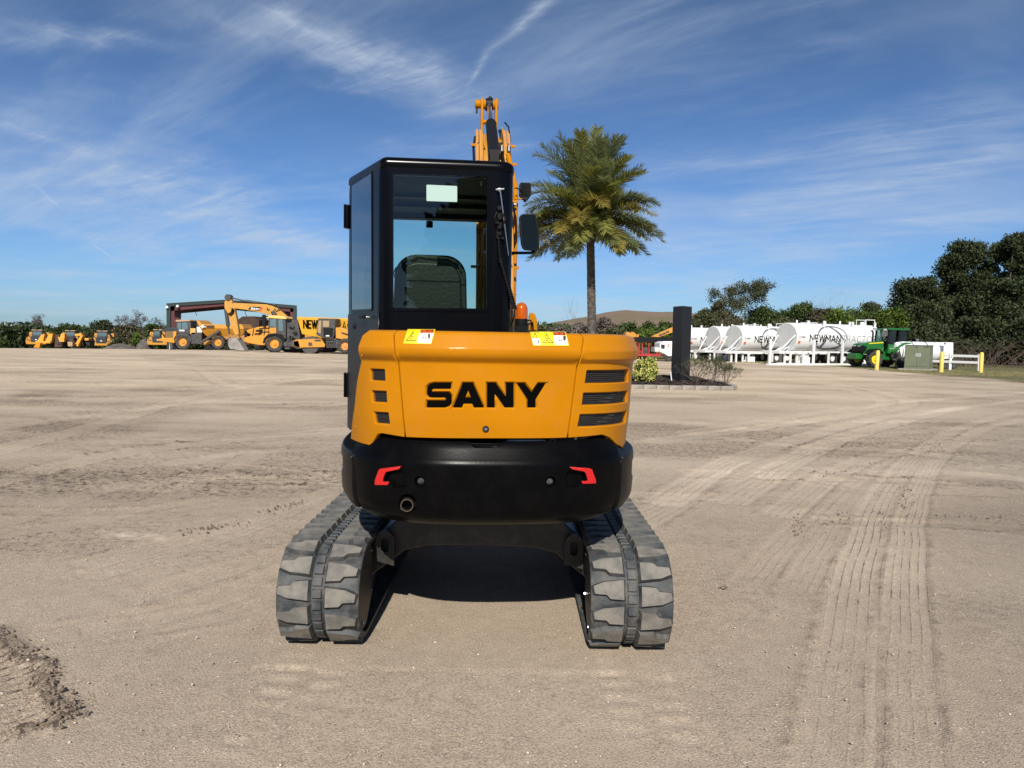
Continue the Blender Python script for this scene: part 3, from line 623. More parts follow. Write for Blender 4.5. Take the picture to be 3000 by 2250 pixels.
def panel(name, P, outline, mats, parent=EX, holes=(), step=.035, depth=0.0, wall=ROUND, hwall=None, xf=XF, zs=(), m=0, backs=()):
    """sheet over the plan surface P cut to outline, with holes; all loops in (s, z). wall: list of (grow, depth) steps at the rim."""
    loops = [densify(outline, step)]+[densify(h, step*.7) for h in holes]
    V = []; E = []
    for lp in loops: b = len(V); V += lp; E += [(b+i, b+(i+1) % len(lp)) for i in range(len(lp))]
    s0, s1 = min(p[0] for p in outline), max(p[0] for p in outline); z0, z1 = min(p[1] for p in outline), max(p[1] for p in outline)
    zz = sorted(set([z0+(z1-z0)*i/max(1, int((z1-z0)/step)) for i in range(int((z1-z0)/step)+1)]+[z for z in zs if z0 < z < z1]))
    allseg = [(lp[i], lp[(i+1) % len(lp)]) for lp in loops for i in range(len(lp))]
    for i in range(int((s1-s0)/step)+1):
        for z in zz:
            q = (s0+(i+.5)*step, z)
            if not inside(q, loops[0]) or any(inside(q, h) for h in loops[1:]): continue
            if min(segd(q, a, b) for a, b in allseg if abs(a[0]-q[0]) < step*1.6 or abs(b[0]-q[0]) < step*1.6 or 1) < step*.3: continue
            V.append(q)
    co, _, fc, *_ = geometry.delaunay_2d_cdt([Vector(v) for v in V], E, [], 0, 1e-7)
    vs = []; ns = []; fs = []; ms = []
    for c in co: vs.append(P.pt(c.x, c.y, depth)); ns.append(P.nrm(c.x, c.y))
    for f in fc:
        cx = sum(co[i].x for i in f)/len(f); cy = sum(co[i].y for i in f)/len(f)
        if not inside((cx, cy), loops[0]) or any(inside((cx, cy), h) for h in loops[1:]): continue
        f = list(f); a = sum(co[f[i]].x*co[f[(i+1) % len(f)]].y-co[f[(i+1) % len(f)]].x*co[f[i]].y for i in range(len(f)))
        fs.append(f if a > 0 else f[::-1]); ms.append(m)
    for li, lp in enumerate(loops):
        steps = wall if li == 0 else (hwall or wall)
        if not steps: continue
        lp = lp if area(lp) > 0 else lp[::-1]; sg = 1 if li == 0 else -1; prev = None
        for (g, dp) in steps:
            q = offset(lp, g*sg) if g else lp; b = len(vs)
            for a in q: vs.append(P.pt(a[0], a[1], depth+dp)); ns.append(Vector((0, 0, 0)))
            if prev is not None:
                n = len(q)
                for i in range(n):
                    j = (i+1) % n; f = [prev+i, b+i, b+j, prev+j]; fs.append(f if sg > 0 else f[::-1]); ms.append(m)
            prev = b
    for bk in backs:      # (loop, depth, material index)
        lp = densify(bk[0], step); c2, _, f2, *_ = geometry.delaunay_2d_cdt([Vector(v) for v in lp], [(i, (i+1) % len(lp)) for i in range(len(lp))], [], 1, 1e-7); b = len(vs)
        for c in c2: vs.append(P.pt(c.x, c.y, bk[1])); ns.append(P.nrm(c.x, c.y))
        for f in f2:
            f = list(f); a = sum(c2[f[i]].x*c2[f[(i+1) % len(f)]].y-c2[f[(i+1) % len(f)]].x*c2[f[i]].y for i in range(len(f)))
            fs.append([b+i for i in (f if a > 0 else f[::-1])]); ms.append(bk[2])
    me = bpy.data.meshes.new(name); o0 = ORG[root_of(parent).name]; me.from_pydata([(xf @ v)-o0 for v in vs], [], fs)
    me.polygons.foreach_set('material_index', ms); me.shade_smooth(); me.validate(); me.set_sharp_from_angle(angle=R_(60))
    r3 = xf.to_3x3(); me.normals_split_custom_set_from_vertices([tuple((r3 @ n)) if n.length > 0 else (0, 0, 0) for n in ns])
    return link(name, me, mats, parent)
def pxl(P, pts, s=0, z=1.2):
    o = []
    for p in pts: s, z = P.inv(p[0], p[1], s, z); o.append((s, z))
    return o
# ------------------------------------------------------------------ plan lines of the tail
def tail_plan(x0, aL, aR, b, yc, n, yf=.78):
    pts = []
    for i in range(14): pts.append((x0-aL, yf+(yc-yf)*i/14))
    for i in range(181):
        t = PI*i/180; c, s_ = math.cos(t), math.sin(t); a = aL if c > 0 else aR
        pts.append((x0-a*math.copysign(abs(c)**(2/n), c), yc-b*abs(s_)**(2/n)))
    for i in range(1, 15): pts.append((x0+aR, yc+(yf-yc)*i/14))
    P = np.array(pts); d = np.hypot(*np.diff(P, axis=0).T); S = np.concatenate([[0], np.cumsum(d)]); F_ = np.linspace(0, S[-1], 420)
    P = np.stack([np.interp(F_, S, P[:, 0]), np.interp(F_, S, P[:, 1])], 1)
    k = np.argmin(np.abs(F_-np.interp(x0, np.maximum.accumulate(P[:, 0]), F_))); return P, F_[np.argmin(P[:, 1])]
def interp_off(t): a = np.array(t); return lambda z: float(np.interp(z, a[:, 0], a[:, 1]))
def smooth_off(t, w=.006):
    f = interp_off(t); return lambda z: (f(z-w)+f(z)*2+f(z+w))/4
P_, s_ = tail_plan(-.03, .805, .835, 1.0, -.30, 2.9)
HOOD = Plan(P_, smooth_off([(1.0, -.035), (1.16, -.022), (1.25, -.012), (1.50, 0), (1.532, .002), (1.552, .026), (1.592, .031), (1.660, .003), (1.669, -.004), (1.676, -.025), (1.678, -.06), (1.70, -.2)], .003), s_)
P_, s_ = tail_plan(-.015, .822, .835, 1.02, -.30, 2.9)
CW = Plan(P_, smooth_off([(.70, -.16), (.755, -.06), (.785, -.022), (.83, -.004), (.90, 0), (1.03, .002), (1.055, -.002), (1.07, -.012), (1.135, -.045), (1.155, -.06), (1.18, -.10)], .007), s_)
# hood: two corner panels and a door
zt = 1.676
def top_s(px): return HOOD.inv(px, 972, 0, 1.6)[0]
ls = pxl(HOOD, [(1151, 975), (1155, 1010), (1166, 1056), (1187, 1279)], -.4, 1.6); rs_ = pxl(HOOD, [(1713, 985), (1706, 1020), (1699, 1056), (1663, 1281)], .4, 1.6)
ls[0] = (ls[0][0], zt); rs_[0] = (rs_[0][0], zt)
bz = HOOD.inv(1424, 1282, 0, 1.16)[1]; hw = .0062
mid = pxl(HOOD, [(1187, 1279), (1424, 1283), (1663, 1281)], -.4, 1.16)
door_outline = [(p[0]+hw, p[1]) for p in ls]+[(mid[0][0]+hw, mid[0][1]), mid[1], (mid[2][0]-hw, mid[2][1])]+[(p[0]-hw, p[1]) for p in rs_[::-1]]
def dedupe(p):
    o = []
    for a in p:
        if not o or math.hypot(a[0]-o[-1][0], a[1]-o[-1][1]) > 1e-4: o.append(a)
    return o
door_outline = dedupe(door_outline)
LET = {'S': [(1321.5, 1123), (1272, 1123), (1260, 1126), (1251, 1134), (1248, 1145), (1250, 1156), (1257, 1164), (1268, 1167.5), (1302, 1167.5), (1304, 1170), (1302, 1172.5), (1249, 1172.5), (1249, 1194), (1303, 1194), (1315, 1190), (1322, 1182), (1324.5, 1171), (1322, 1159), (1315, 1150.5), (1305, 1147.5), (1269, 1147.5), (1266, 1145), (1269, 1142), (1321.5, 1142)],
       'A': [(1356.7, 1123), (1385, 1123), (1417, 1194), (1389, 1194), (1384, 1183), (1357, 1183), (1353, 1194), (1328, 1194)],
       'N': [(1428, 1123), (1452, 1123), (1483, 1164), (1483, 1123), (1504.5, 1123), (1504.5, 1194), (1479, 1194), (1449.5, 1154), (1449.5, 1194), (1428, 1194)],
       'Y': [(1516, 1124), (1537, 1124), (1558.5, 1151), (1578, 1124), (1599, 1124), (1569.5, 1171), (1569.5, 1194), (1547, 1194), (1547, 1171)]}
letters = {k: pxl(HOOD, v, 0, 1.35) for k, v in LET.items()}
tri = pxl(HOOD, [(1371.7, 1145), (1364, 1164.5), (1379, 1164.5)], 0, 1.4)
# the recess reaches 4 mm past each letter and slopes in to the black floor 9 mm down
grown = {k: [b if (k != 'S' or not any(lo-.1 <= q[1] <= hi+.1 for lo, hi in ((1141.9, 1147.6), (1167.4, 1172.6)))) else a for a, b, q in zip(offset(v, .0034), offset(v, .0088), LET[k])] for k, v in letters.items()}
door = panel('rear_door', HOOD, door_outline, [YEL, INK], holes=list(grown.values()), zs=(1.52, 1.535, 1.55, 1.58, 1.59, 1.60, 1.64, 1.655, 1.665, 1.672), step=.03,
             hwall=[(-.0012, 0), (0, .0015), (.0072, .0115)])
for k, v in letters.items():
    panel('letter', HOOD, v, [INK], parent=door, depth=.010, wall=None, step=.02)
mb = MB(XF); c = [sum(p[i] for p in tri)/3 for i in (0, 1)]
mb.add([HOOD.pt(p[0], p[1], .008) for p in tri]+[HOOD.pt(c[0], c[1], -.001)], [(0, 1, 3), (1, 2, 3), (2, 0, 3)]); mb.build('letter_centre', YEL, door, ang=10)
# camera eye, low on the door
s1, z1 = HOOD.inv(1423, 1257, 0, 1.2); n = HOOD.nrm(s1, z1); p = HOOD.pt(s1, z1)
mb = MB(XF); mb.cyl(p-n*.01, p+n*.004, .0165, .0155, 24); mb.cyl(p+n*.004, p+n*.006, .012, .011, 24, 1); mb.cyl(p+n*.006, p+n*.0085, .007, .004, 16, 2)
mb.build('rear_camera', [PLAS, DARK, CHROME], EX)
# right corner panel with three meshed vents
def vent(P, quad, r=.008): return rounded(pxl(P, quad, .55 if quad[0][0] > 1424 else -.6, 1.4), r, 3)
VR = [[(1718, 1083), (1843, 1080), (1841.5, 1121), (1712, 1126)], [(1708, 1149), (1840, 1142), (1838.5, 1180), (1703, 1190)], [(1698, 1212), (1837, 1201), (1834, 1240), (1690, 1254)]]
VL = [[(1082, 1078), (1128, 1080), (1130, 1120), (1083, 1117)], [(1086, 1142), (1133, 1144), (1135, 1183), (1089, 1180)], [(1092, 1204), (1139, 1207), (1144, 1247), (1097, 1243)]]
HR = [vent(HOOD, q) for q in VR]; HL = [vent(HOOD, q, .006) for q in VL]
sR = 1.62; rb = pxl(HOOD, [(1663, 1281), (1765, 1272), (1786, 1280), (1806, 1300), (1825, 1312), (1846, 1306)], .4, 1.15)
right_outline = dedupe([(p[0]+hw, p[1]) for p in rs_]+[(rb[0][0]+hw, rb[0][1])]+rb[1:]+[(sR, rb[-1][1]), (sR, zt)])
VW = [(0, 0), (.002, .0012), (.0045, .005), (.005, .022)]
zz = (1.52, 1.535, 1.55, 1.58, 1.59, 1.60, 1.64, 1.655, 1.665, 1.672)
rp = panel('corner_panel', HOOD, right_outline, [YEL], holes=HR, zs=zz, step=.03, hwall=VW)
# left corner panel ends against the cab
le = pxl(HOOD, [(1065, 978), (1056, 1000), (1053, 1042), (1047, 1115), (1038, 1200), (1028, 1284)], -.9, 1.6); le[0] = (le[0][0], zt)
lb = pxl(HOOD, [(1028, 1284), (1082, 1303), (1090, 1296), (1106, 1270), (1120, 1268), (1187, 1279)], -.8, 1.15)
left_outline = dedupe(le+lb[1:-1]+[(lb[-1][0]-hw, lb[-1][1])]+[(p[0]-hw, p[1]) for p in ls[::-1]])
lp_ = panel('corner_panel', HOOD, left_outline, [YEL], holes=HL, zs=zz, step=.03, hwall=VW)
MESHM = mat('grille wire', (.045, .043, .042), .5)
def grille(P, loop, parent, cell=.0105, louvre=False):
    mb = MB(XF); s0, s1 = min(p[0] for p in loop), max(p[0] for p in loop); z0, z1 = min(p[1] for p in loop), max(p[1] for p in loop)
    r = cell*.577; i = 0; z = z0
    while z < z1+cell:
        s = s0+(cell/2 if i % 2 else 0)
        while s < s1+cell:
            if inside((s, z), loop):
                vs = [P.pt(s+q*math.sin(R_(60*k)), z+q*math.cos(R_(60*k)), .014) for q in (r, r*.76) for k in range(6)]
                mb.add(vs, [(k, (k+1) % 6, (k+1) % 6+6, k+6) for k in range(6)])
            s += cell
        z += cell*.866; i += 1
    return mb.build('grille', MESHM, parent)
for lp in HR:
    grille(HOOD, lp, rp, .0115)
for lp in HL: grille(HOOD, lp, lp_, .0085)
# bolts in the left panel
mb = MB(XF)
for q in ((1060, 1043), (1041, 1251)):
    s1, z1 = HOOD.inv(*q, -.8, 1.4); n = HOOD.nrm(s1, z1); p = HOOD.pt(s1, z1); mb = MB(XF); mb.cyl(p-n*.004, p+n*.003, .0075, .0065, 14); mb.build('bolt', YEL, lp_)
# engine bay behind the vents: dark box, silvery canister and ribs
mb = MB(XF)
mb.box((.50, -.90, 1.36), (.30, .03, .56), 0); mb.box((.68, -.62, 1.36), (.03, .56, .56), 0); mb.box((-.52, -.90, 1.36), (.30, .03, .56), 0); mb.box((0, -.88, 1.36), (1.2, .02, .5), 0)
for k in range(26): mb.box((.60, -.93, 1.11+k*.018), (.12, .05, .006), 1)
mb.cyl((.36, -.98, 1.08), (.36, -.98, 1.48), .09, n=16, m=2)
mb.build('radiator', [PLAS, DARK, STEEL], EX)
# hood top sheet
top = [HOOD.pt(s, 1.674, 0) for s in np.linspace(le[0][0], sR, 60)]
mb = MB(XF); pl = [(p.x, p.y) for p in top]; pl2 = [(x*.985-.0007, y+.012) for x, y in pl]+[(.72, .5), (.05, .5), (.02, -.60), (-.62, -.60)]
mb.prism(pl2, 1.655, 1.6745, 'z'); mb.build('hood_top', BLK, EX, ang=30)
# right flank above the tail, forward of the rear panel
mb = MB(XF); mb.box((.70, .40, 1.36), (.10, .78, .60)); mb.build('flank_panel', YEL, EX, bevel=.02)
# ------------------------------------------------------------------ counterweight
cb = [(0, 0)]
def cwp(pts, s=0, z=1.0): return pxl(CW, pts, s, z)
sl_ = cwp([(1043, 1310), (1042, 1380), (1050, 1462)], -.85, 1.0); sr_ = cwp([(1808, 1312), (1809, 1385), (1800, 1465)], .8, 1.0)
tl = cwp([(1043, 1306), (1085, 1304), (1094, 1297), (1108, 1281), (1122, 1278), (1190, 1289), (1375, 1294)], -.8, 1.1); trr = cwp([(1475, 1294), (1660, 1290), (1765, 1281), (1782, 1288), (1803, 1306), (1808, 1308)], .3, 1.1)
notch = cwp([(1375, 1294), (1381, 1306), (1390, 1313), (1459, 1313), (1467, 1306), (1475, 1294)], 0, 1.1)
botl = [(s, .742+.0) for s in np.linspace(sl_[2][0]+.003, sr_[2][0]-.003, 30)]
top_line = dedupe(tl+notch[1:-1]+trr)
cw_out = dedupe([(sl_[2][0]+.003, .745), (sl_[1][0]+.003, sl_[1][1]), (tl[0][0]+.003, tl[0][1])][::1]+top_line[1:]+[(trr[-1][0]-.003, trr[-1][1]), (sr_[1][0]-.003, sr_[1][1])]+botl[::-1])
pk1 = rounded(cwp([(1132, 1383), (1174, 1374), (1181, 1381), (1191, 1427), (1148, 1431), (1141, 1412), (1123, 1410)], -.6, 1.0), .006, 3)
pk2 = rounded(cwp([(1667, 1377), (1717, 1385), (1722, 1408), (1705, 1412), (1700, 1429), (1655, 1429), (1660, 1385)], .5, 1.0), .006, 3)
def circ(P, px, py, rpx, n=24, s=0, z=1.0):
    a, b = P.inv(px, py, s, z); r = rpx/605.0; return [(a+r*math.cos(2*PI*i/n), b+r*math.sin(2*PI*i/n)) for i in range(n)]
so1 = circ(CW, 1229, 1412, 18); so2 = circ(CW, 1613.5, 1413, 18)
ex = cwp([(1167, 1494), (1168, 1468), (1176, 1452), (1192, 1446), (1208, 1450), (1218, 1462), (1222, 1490), (1222, 1497)], -.4, .85)
cwo = panel('counterweight', CW, cw_out, [CWM, PLAS], holes=[pk1, pk2, so1, so2, ex], step=.04, zs=(.76, .785, .81, .83, 1.04, 1.055, 1.07, 1.135, 1.155),
            wall=[(0, 0), (.002, .001), (.004, .005), (.0045, .16)], hwall=[(0, 0), (.002, .002), (.004, .006), (.006, .030)],
            backs=[(offset(pk1, 0), .026, 0), (offset(pk2, 0), .026, 0), (offset(so1, 0), .026, 0), (offset(so2, 0), .026, 0)])
mb = MB(XF)
for c in ((1229, 1412), (1613.5, 1413)):
    s1, z1 = CW.inv(*c, 0, 1.0); n = CW.nrm(s1, z1); p = CW.pt(s1, z1, .026); mb = MB(XF); mb.cyl(p, p+n*.010, .017, .015, 18); mb.cyl(p+n*.010, p+n*.018, .011, .008, 18); mb.build('socket_bolt', DARK, cwo, bevel=.0015)
def cover(s0, s1, tz, name='side_cover'):
    o = [(s0, .775), (s0, tz), (s1, tz), (s1, .775)]; w = abs(s1-s0); h = (s0+s1)/2
    rec = rounded([(s0+(.20 if s0 > 0 else w-.20), .90), (s0+(.20 if s0 > 0 else w-.20), 1.01), (s0+(.72 if s0 > 0 else w-.72), 1.01), (s0+(.72 if s0 > 0 else w-.72), .90)], .015, 3)
    return panel(name, CW, o, [BLKM], holes=[rec], step=.04, zs=(.785, .81, .83, 1.04, 1.055), wall=[(0, 0), (.002, .001), (.004, .005), (.0045, .10)], hwall=[(0, 0), (.003, .002), (.006, .012)], backs=[(rec, .010, 0)])
cvr = cover(sr_[0][0]+.003, 1.66, 1.055); cvl = cover(-1.66, sl_[0][0]-.003, 1.060)
mb = MB(XF)
for q, s0 in (((1822, 1341), .9), ((1030, 1339), -.95)):
    s1, z1 = CW.inv(*q, s0, 1.0); n = CW.nrm(s1, z1); p = CW.pt(s1, z1); mb = MB(XF); mb.cyl(p-n*.003, p+n*.001, .012, n=16, m=1); mb.cyl(p, p+n*.005, .0065, .0055, 12); mb.build('bolt', [DARK, PLAS], cvr if s0 > 0 else cvl)
# red reflectors
REDR = mat('red reflector', (.60, .004, .004), .35, bump=.5, bscale=300); REDR.node_tree.nodes['Principled BSDF'].inputs['Coat Weight'].default_value = .6
REDR.node_tree.nodes['Principled BSDF'].inputs['Emission Color'].default_value = (1, .02, .01, 1)
Z2 = lambda l: [(950+a/2.328, 900+b/2.328) for a, b in l]
r1 = Z2([(523, 1084), (385, 1101), (373, 1110), (347, 1183), (347, 1211), (434, 1211), (442, 1190), (404, 1190), (399, 1182), (413, 1138), (424, 1122), (510, 1103)])
r2 = Z2([(1672, 1088), (1808, 1098), (1824, 1106), (1850, 1178), (1851, 1200), (1762, 1203), (1755, 1186), (1790, 1186), (1797, 1178), (1783, 1132), (1770, 1119), (1692, 1105)])
for q, s0 in ((r1, -.6), (r2, .6)): panel('reflector', CW, cwp(q, s0, 1.0), [REDR], parent=cwo, depth=-.003, wall=[(0, 0), (.0006, .004)], step=.02)
# exhaust pipe in its arch, handle plate in the notch
o, d = lray(1192.7, 1478); s1, z1 = CW.inv(1192.7, 1478, -.4, .85); p = CW.pt(s1, z1, .0)
mb = MB(XF); mb.lathe([(.030, -.02), (.030, .30)], (p.x, p.y, p.z), 'y', 28, 0, False); mb.lathe([(.0265, -.02), (.0265, .30)], (p.x, p.y, p.z), 'y', 28, 0, False)
mb.add([Vector((p.x+r*math.cos(2*PI*i/28), p.y-.02, p.z+r*math.sin(2*PI*i/28))) for r in (.0265, .030) for i in range(28)], [(i, (i+1) % 28, (i+1) % 28+28, i+28) for i in range(28)], 1)
mb.build('exhaust_pipe', [mat('rusty dark pipe', (.03, .025, .022), .6, metal=.5), mat('pipe lip', (.10, .07, .05), .5)], EX, fix=False)
mb = MB(XF); q = CW.at(0, 1.11)
mb.box((-.045, q.y+.045, 1.108), (.17, .015, .07)); mb.bar((-.12, q.y+.012, 1.112), (.03, q.y+.012, 1.112), .012, .010, 1); mb.build('handle_plate', [BLK, STEEL], cwo, bevel=.003)
# belly of the tail and bodies inside
mb = MB(XF)
body = [(p.x, p.y) for p in (CW.pt(s, .90, .05) for s in np.linspace(-1.6, 1.6, 70))]
mb.prism(body, .775, 1.03, 'z'); mb.prism([(x*.93, y*.93+.02) for x, y in body], .72, .775, 'z'); mb.prism([(x*.92, y*.90) for x, y in body], 1.03, 1.09, 'z')
mb.build('upper_frame', BLKM, EX, ang=30)
# ------------------------------------------------------------------ warning labels: stickers laid on the hood
YST = mat('yellow sticker', (.93, .74, .01), .4); WST = mat('white sticker', (.86, .86, .84), .4); OST = mat('orange sticker', (.72, .10, .015), .4); INKS = mat('sticker ink', (.03, .015, .01), .5)
def sticker(quads, lines, name='warning_label', parent=EX, P=HOOD, s0=-.4, z0=1.62):
    vs = []; mb = MB(XF)
    def mp(u, v, lift): s, z = P.inv(u, v, s0, z0); return P.pt(s, z, -lift)
    for k, (poly, mi) in enumerate(quads):
        d = densify([(p[0], p[1]) for p in poly], 14); lo = [P.inv(u, v, s0, z0) for u, v in d]
        if len(poly) == 4:
            a, b, c, e = [Vector(q) for q in poly]; n = 7; g = []
            for j in range(n+1):
                for i in range(n+1): q = a.lerp(b, i/n).lerp(e.lerp(c, i/n), j/n); g.append(mp(q.x, q.y, .001+.0007*k))
            mb.add(g, [(j*(n+1)+i, j*(n+1)+i+1, (j+1)*(n+1)+i+1, (j+1)*(n+1)+i) for j in range(n) for i in range(n)], mi)
        else: mb.add([mp(u, v, .001+.0007*k) for u, v in poly], [tuple(range(len(poly)))], mi)
    for ln, w, mi in lines: ribbon(mb, ln, w, lambda u, v, l: mp(u, v, .001+.0007*len(quads)+l), step=4, m=mi, lift=.00012)
    return mb.build(name, [YST, WST, OST, INKS], parent, fix=False)
def man(x, y, k):   # the standing figure, arrow and block pictogram
    bd = [(x-5*k, y-14*k), (x+5*k, y-14*k), (x+4*k, y+0*k), (x-4*k, y+0*k)]
    return bd, [[(x-2*k, y), (x-2.5*k, y+13*k)], [(x+2*k, y), (x+1.5*k, y+13*k)], [(x, y-19*k), (x+.1, y-17*k)]]
def warn(TL, TR, BR, BL, MT, MBm, s0):
    TL, TR, BR, BL, MT, MBm = [Vector(q) for q in (TL, TR, BR, BL, MT, MBm)]
    f = lambda a, b, c, d, u, v: tuple(a.lerp(b, u).lerp(d.lerp(c, u), v))
    Yl = lambda u, v: f(TL, MT, MBm, BL, u, v); Wh = lambda u, v: f(MT, TR, BR, MBm, u, v)
    q = [([TL, TR, BR, BL], 0), ([Wh(.0, .27), Wh(.94, .27), Wh(.94, .95), Wh(.0, .95)], 1), ([Wh(.03, .05), Wh(.94, .05), Wh(.94, .25), Wh(.03, .25)], 2)]
    x, y = Wh(.75, .60); bd, legs = man(x, y, .85); q.append((bd, 3))
    L_ = [([[Yl(.5, .2), Yl(.16, .80), Yl(.86, .80), Yl(.5, .2)]], 1.5, 3), ([[Yl(.5, .35), Yl(.44, .6), Yl(.62, .72)], [Yl(.40, .50), Yl(.62, .5)], [Yl(.33, .66), Yl(.5, .64)]], 1.0, 3),
          (legs, 1.6, 3), ([[Wh(.10, .38), Wh(.24, .38), Wh(.24, .82), Wh(.10, .82), Wh(.10, .38)]], .6, 3),
          ([[Wh(.32, .6), Wh(.54, .6)], [Wh(.37, .54), Wh(.31, .6), Wh(.37, .66)], [Wh(.49, .54), Wh(.55, .6), Wh(.49, .66)]], 1.1, 3)]
    st, w = strokes('WARNING', 0, 0, 1, .2); L_.append(([[Wh(.27+.60*a/w, .22-.14*b) for a, b in ln] for ln in st], .9, 3)); L_.append(([[Wh(.10, .22), Wh(.165, .09), Wh(.23, .22), Wh(.10, .22)]], 1.2, 3))
    return q, L_
q, l = warn((1194.4, 964.8), (1275.5, 965.2), (1263, 1007.8), (1181.9, 1006), (1232, 965), (1221.7, 1006.5), -.4); sticker(q, l, s0=-.4)
q, l = warn((1578.5, 972.8), (1657, 973.6), (1666.7, 1013.5), (1586.4, 1013), (1617.5, 973), (1627, 1013.2), .3)
q0 = [([Vector(a) for a in ((1553, 972.6), (1578, 972.8), (1585.5, 1012.8), (1562.5, 1012.2))], 0), ([Vector(a) for a in ((1558.5, 992), (1580, 992), (1583.5, 1010.5), (1563.5, 1010.5))], 1)]
sticker(q0+q, l+[([[(1567, 979), (1560.5, 989), (1574, 989), (1567, 979)]], 1.0, 3), ([[(1575, 999), (1578, 1003)], [(1576, 997), (1577, 1005)]], 2.2, 3), ([[(1568, 1001), (1572, 1001)]], .8, 3)], s0=.3)
# ------------------------------------------------------------------ undercarriage
WX = Matrix.Translation(C0)
YA, YB, RT, ZT = -.825, 1.02, .254, .273
LT = 2*(YB-YA)+2*PI*RT
def loop(s):
    s = s % LT; a = YB-YA
    if s < a: return (YA+s, ZT+RT, 0, 1)
    s -= a
    if s < PI*RT: t = s/RT; return (YB+RT*math.sin(t), ZT+RT*math.cos(t), math.sin(t), math.cos(t))
    s -= PI*RT
    if s < a: return (YB-s, ZT-RT, 0, -1)
    s -= a; t = s/RT; return (YA-RT*math.sin(t), ZT-RT*math.cos(t), -math.sin(t), -math.cos(t))
NL = 44; PT = LT/NL
def track(side):
    x0 = -1.018 if side < 0 else .595; x1 = x0+.423; xo, xi = (x0, x1) if side < 0 else (x1, x0); sg = 1 if side < 0 else -1   # w runs from the outer edge inwards
    X_ = lambda w: xo+sg*w*1.037
    mb = MB(WX); n = NL*6; prof = [(.0, -.030), (.0, -.006), (.006, 0), (.165, 0), (.172, -.006), (.232, -.006), (.239, 0), (.402, 0), (.408, -.006), (.408, -.030)]
    vs = []
    for i in range(n):
        y, z, ny, nz = loop(i*LT/n)
        for w, h in prof: vs.append((X_(w), y+ny*h, z+nz*h))
    K = len(prof); mb.add(vs, [(i*K+k, i*K+(k+1) % K, ((i+1) % n)*K+(k+1) % K, ((i+1) % n)*K+k) for i in range(n) for k in range(K)])
    # drive teeth on the inside
    for i in range(NL):
        y, z, ny, nz = loop((i+.5)*PT); q = Matrix(((1, 0, 0), (0, nz, ny), (0, -ny, nz))); mb.box((X_(.204), y-ny*.05, z-nz*.05), (.05, .05, .045), 0, q)
    o = mb.build('track', RUB, EX, ang=45)
    mb = MB(WX)
    A = [(.158, -.052), (.158, .052), (.085, .047), (.066, .026), (.004, .022), (-.003, -.018), (.05, -.040)]
    for i in range(NL):
        for col, ph, mir in ((0, .25, 0), (1, .0 if side < 0 else .5, 1)):
            pl = []
            for w, s in A:
                ww = (.008+w) if not mir else (.400-w); pl.append((ww, (s if not mir else -s)))
            cx = sum(p[0] for p in pl)/7; cs = sum(p[1] for p in pl)/7; b = []
            for lev, (k, h) in enumerate(((1.08, -.002), (1.0, .011), (.87, .025))):
                for w, s in pl:
                    w2 = cx+(w-cx)*(k*.5+.5 if lev == 2 else k); s2 = cs+(s-cs)*k; y, z, ny, nz = loop((i+ph)*PT+s2); b.append((X_(w2), y+ny*h, z+nz*h))
            fs = [(j, (j+1) % 7, (j+1) % 7+7, j+7) for j in range(7)]+[(j+7, (j+1) % 7+7, (j+1) % 7+14, j+14) for j in range(7)]
            mb.add(b, fs, 1); mb.add(b[14:], [(0, 1, 2), (0, 2, 3, 6), (3, 4, 5, 6)], 0)
        for ph in (.12, .62):        # small centre blocks
            vs = []
            for k, h in ((1, -.004), (.86, .007)):
                for w, s in ((.178, -.023), (.226, -.023), (.226, .023), (.178, .023)):
                    y, z, ny, nz = loop((i+ph)*PT+s*k); vs.append((X_(.202+(w-.202)*k), y+ny*h, z+nz*h))
            mb.add(vs, [(0, 1, 5, 4), (1, 2, 6, 5), (2, 3, 7, 6), (3, 0, 4, 7)], 1)
            mb.add(vs[4:], [(0, 1, 2, 3)], 1)
    mb.build('tread_lugs', [LUG, RUB], o, ang=25, fix=True)
    # frame, sprocket with its guard, idler, rollers
    xc = (x0+x1)/2; mb = MB(WX)
    pr = [(YA+.05, .17), (YA+.05, .38), (YA+.25, .43), (YB-.3, .43), (YB-.1, .38), (YB-.1, .19), (0, .13)]
    mb.prism(pr, xc-.09, xc+.09, 'x'); o2 = mb.build('track_frame', FRAMEM, EX, bevel=.01)
    mb = MB(WX); xin = xi-sg*.02   # just inside the inner track edge
    mb.cyl((xc-.12, YA, ZT), (xc+.12, YA, ZT), .17, n=32); mb.cyl((xc-.02, YA, ZT), (xc+.02, YA, ZT), .215, n=24); mb.build('sprocket', DARK, EX, bevel=.01)
    mb = MB(WX); mb.cyl((xc-.11, YB, ZT), (xc+.11, YB, ZT), .205, n=32); mb.build('idler', DARK, EX, bevel=.01)
    for k in range(4):
        mb = MB(WX); y = -.55+k*.38; mb.cyl((xc-.12, y, .11), (xc+.12, y, .11), .075, n=20); mb.build('roller', DARK, EX, bevel=.008)
    # guard plate over the final drive on the inner side, flat front edge
    pl = [(YA-.215*math.cos(R_(a)), ZT+.215*math.sin(R_(a))) for a in range(-70, 81, 10)]+[(YA+.14, ZT+.21), (YA+.18, ZT+.17), (YA+.18, ZT-.09), (YA+.02, ZT-.21)]
    mb = MB(WX); mb.prism(pl, xi-sg*.065, xi-sg*.012, 'x'); gp = mb.build('drive_guard', FRAMEM, EX, bevel=.006)
    mb = MB(WX)
    for (y, z) in ((YA+.145, ZT+.17), (YA+.145, ZT-.06), (YA-.10, ZT-.155), (YA-.12, ZT+.14)): mb = MB(WX); mb.cyl((xi-sg*.014, y, z), (xi-sg*.003, y, z), .009, n=6); mb.build('bolt', STEEL, gp)
    # tie down lug with an oval eye, facing the rear
    mb = MB(WX); cx = xi+sg*.050; zc_ = .445; yl = -.60
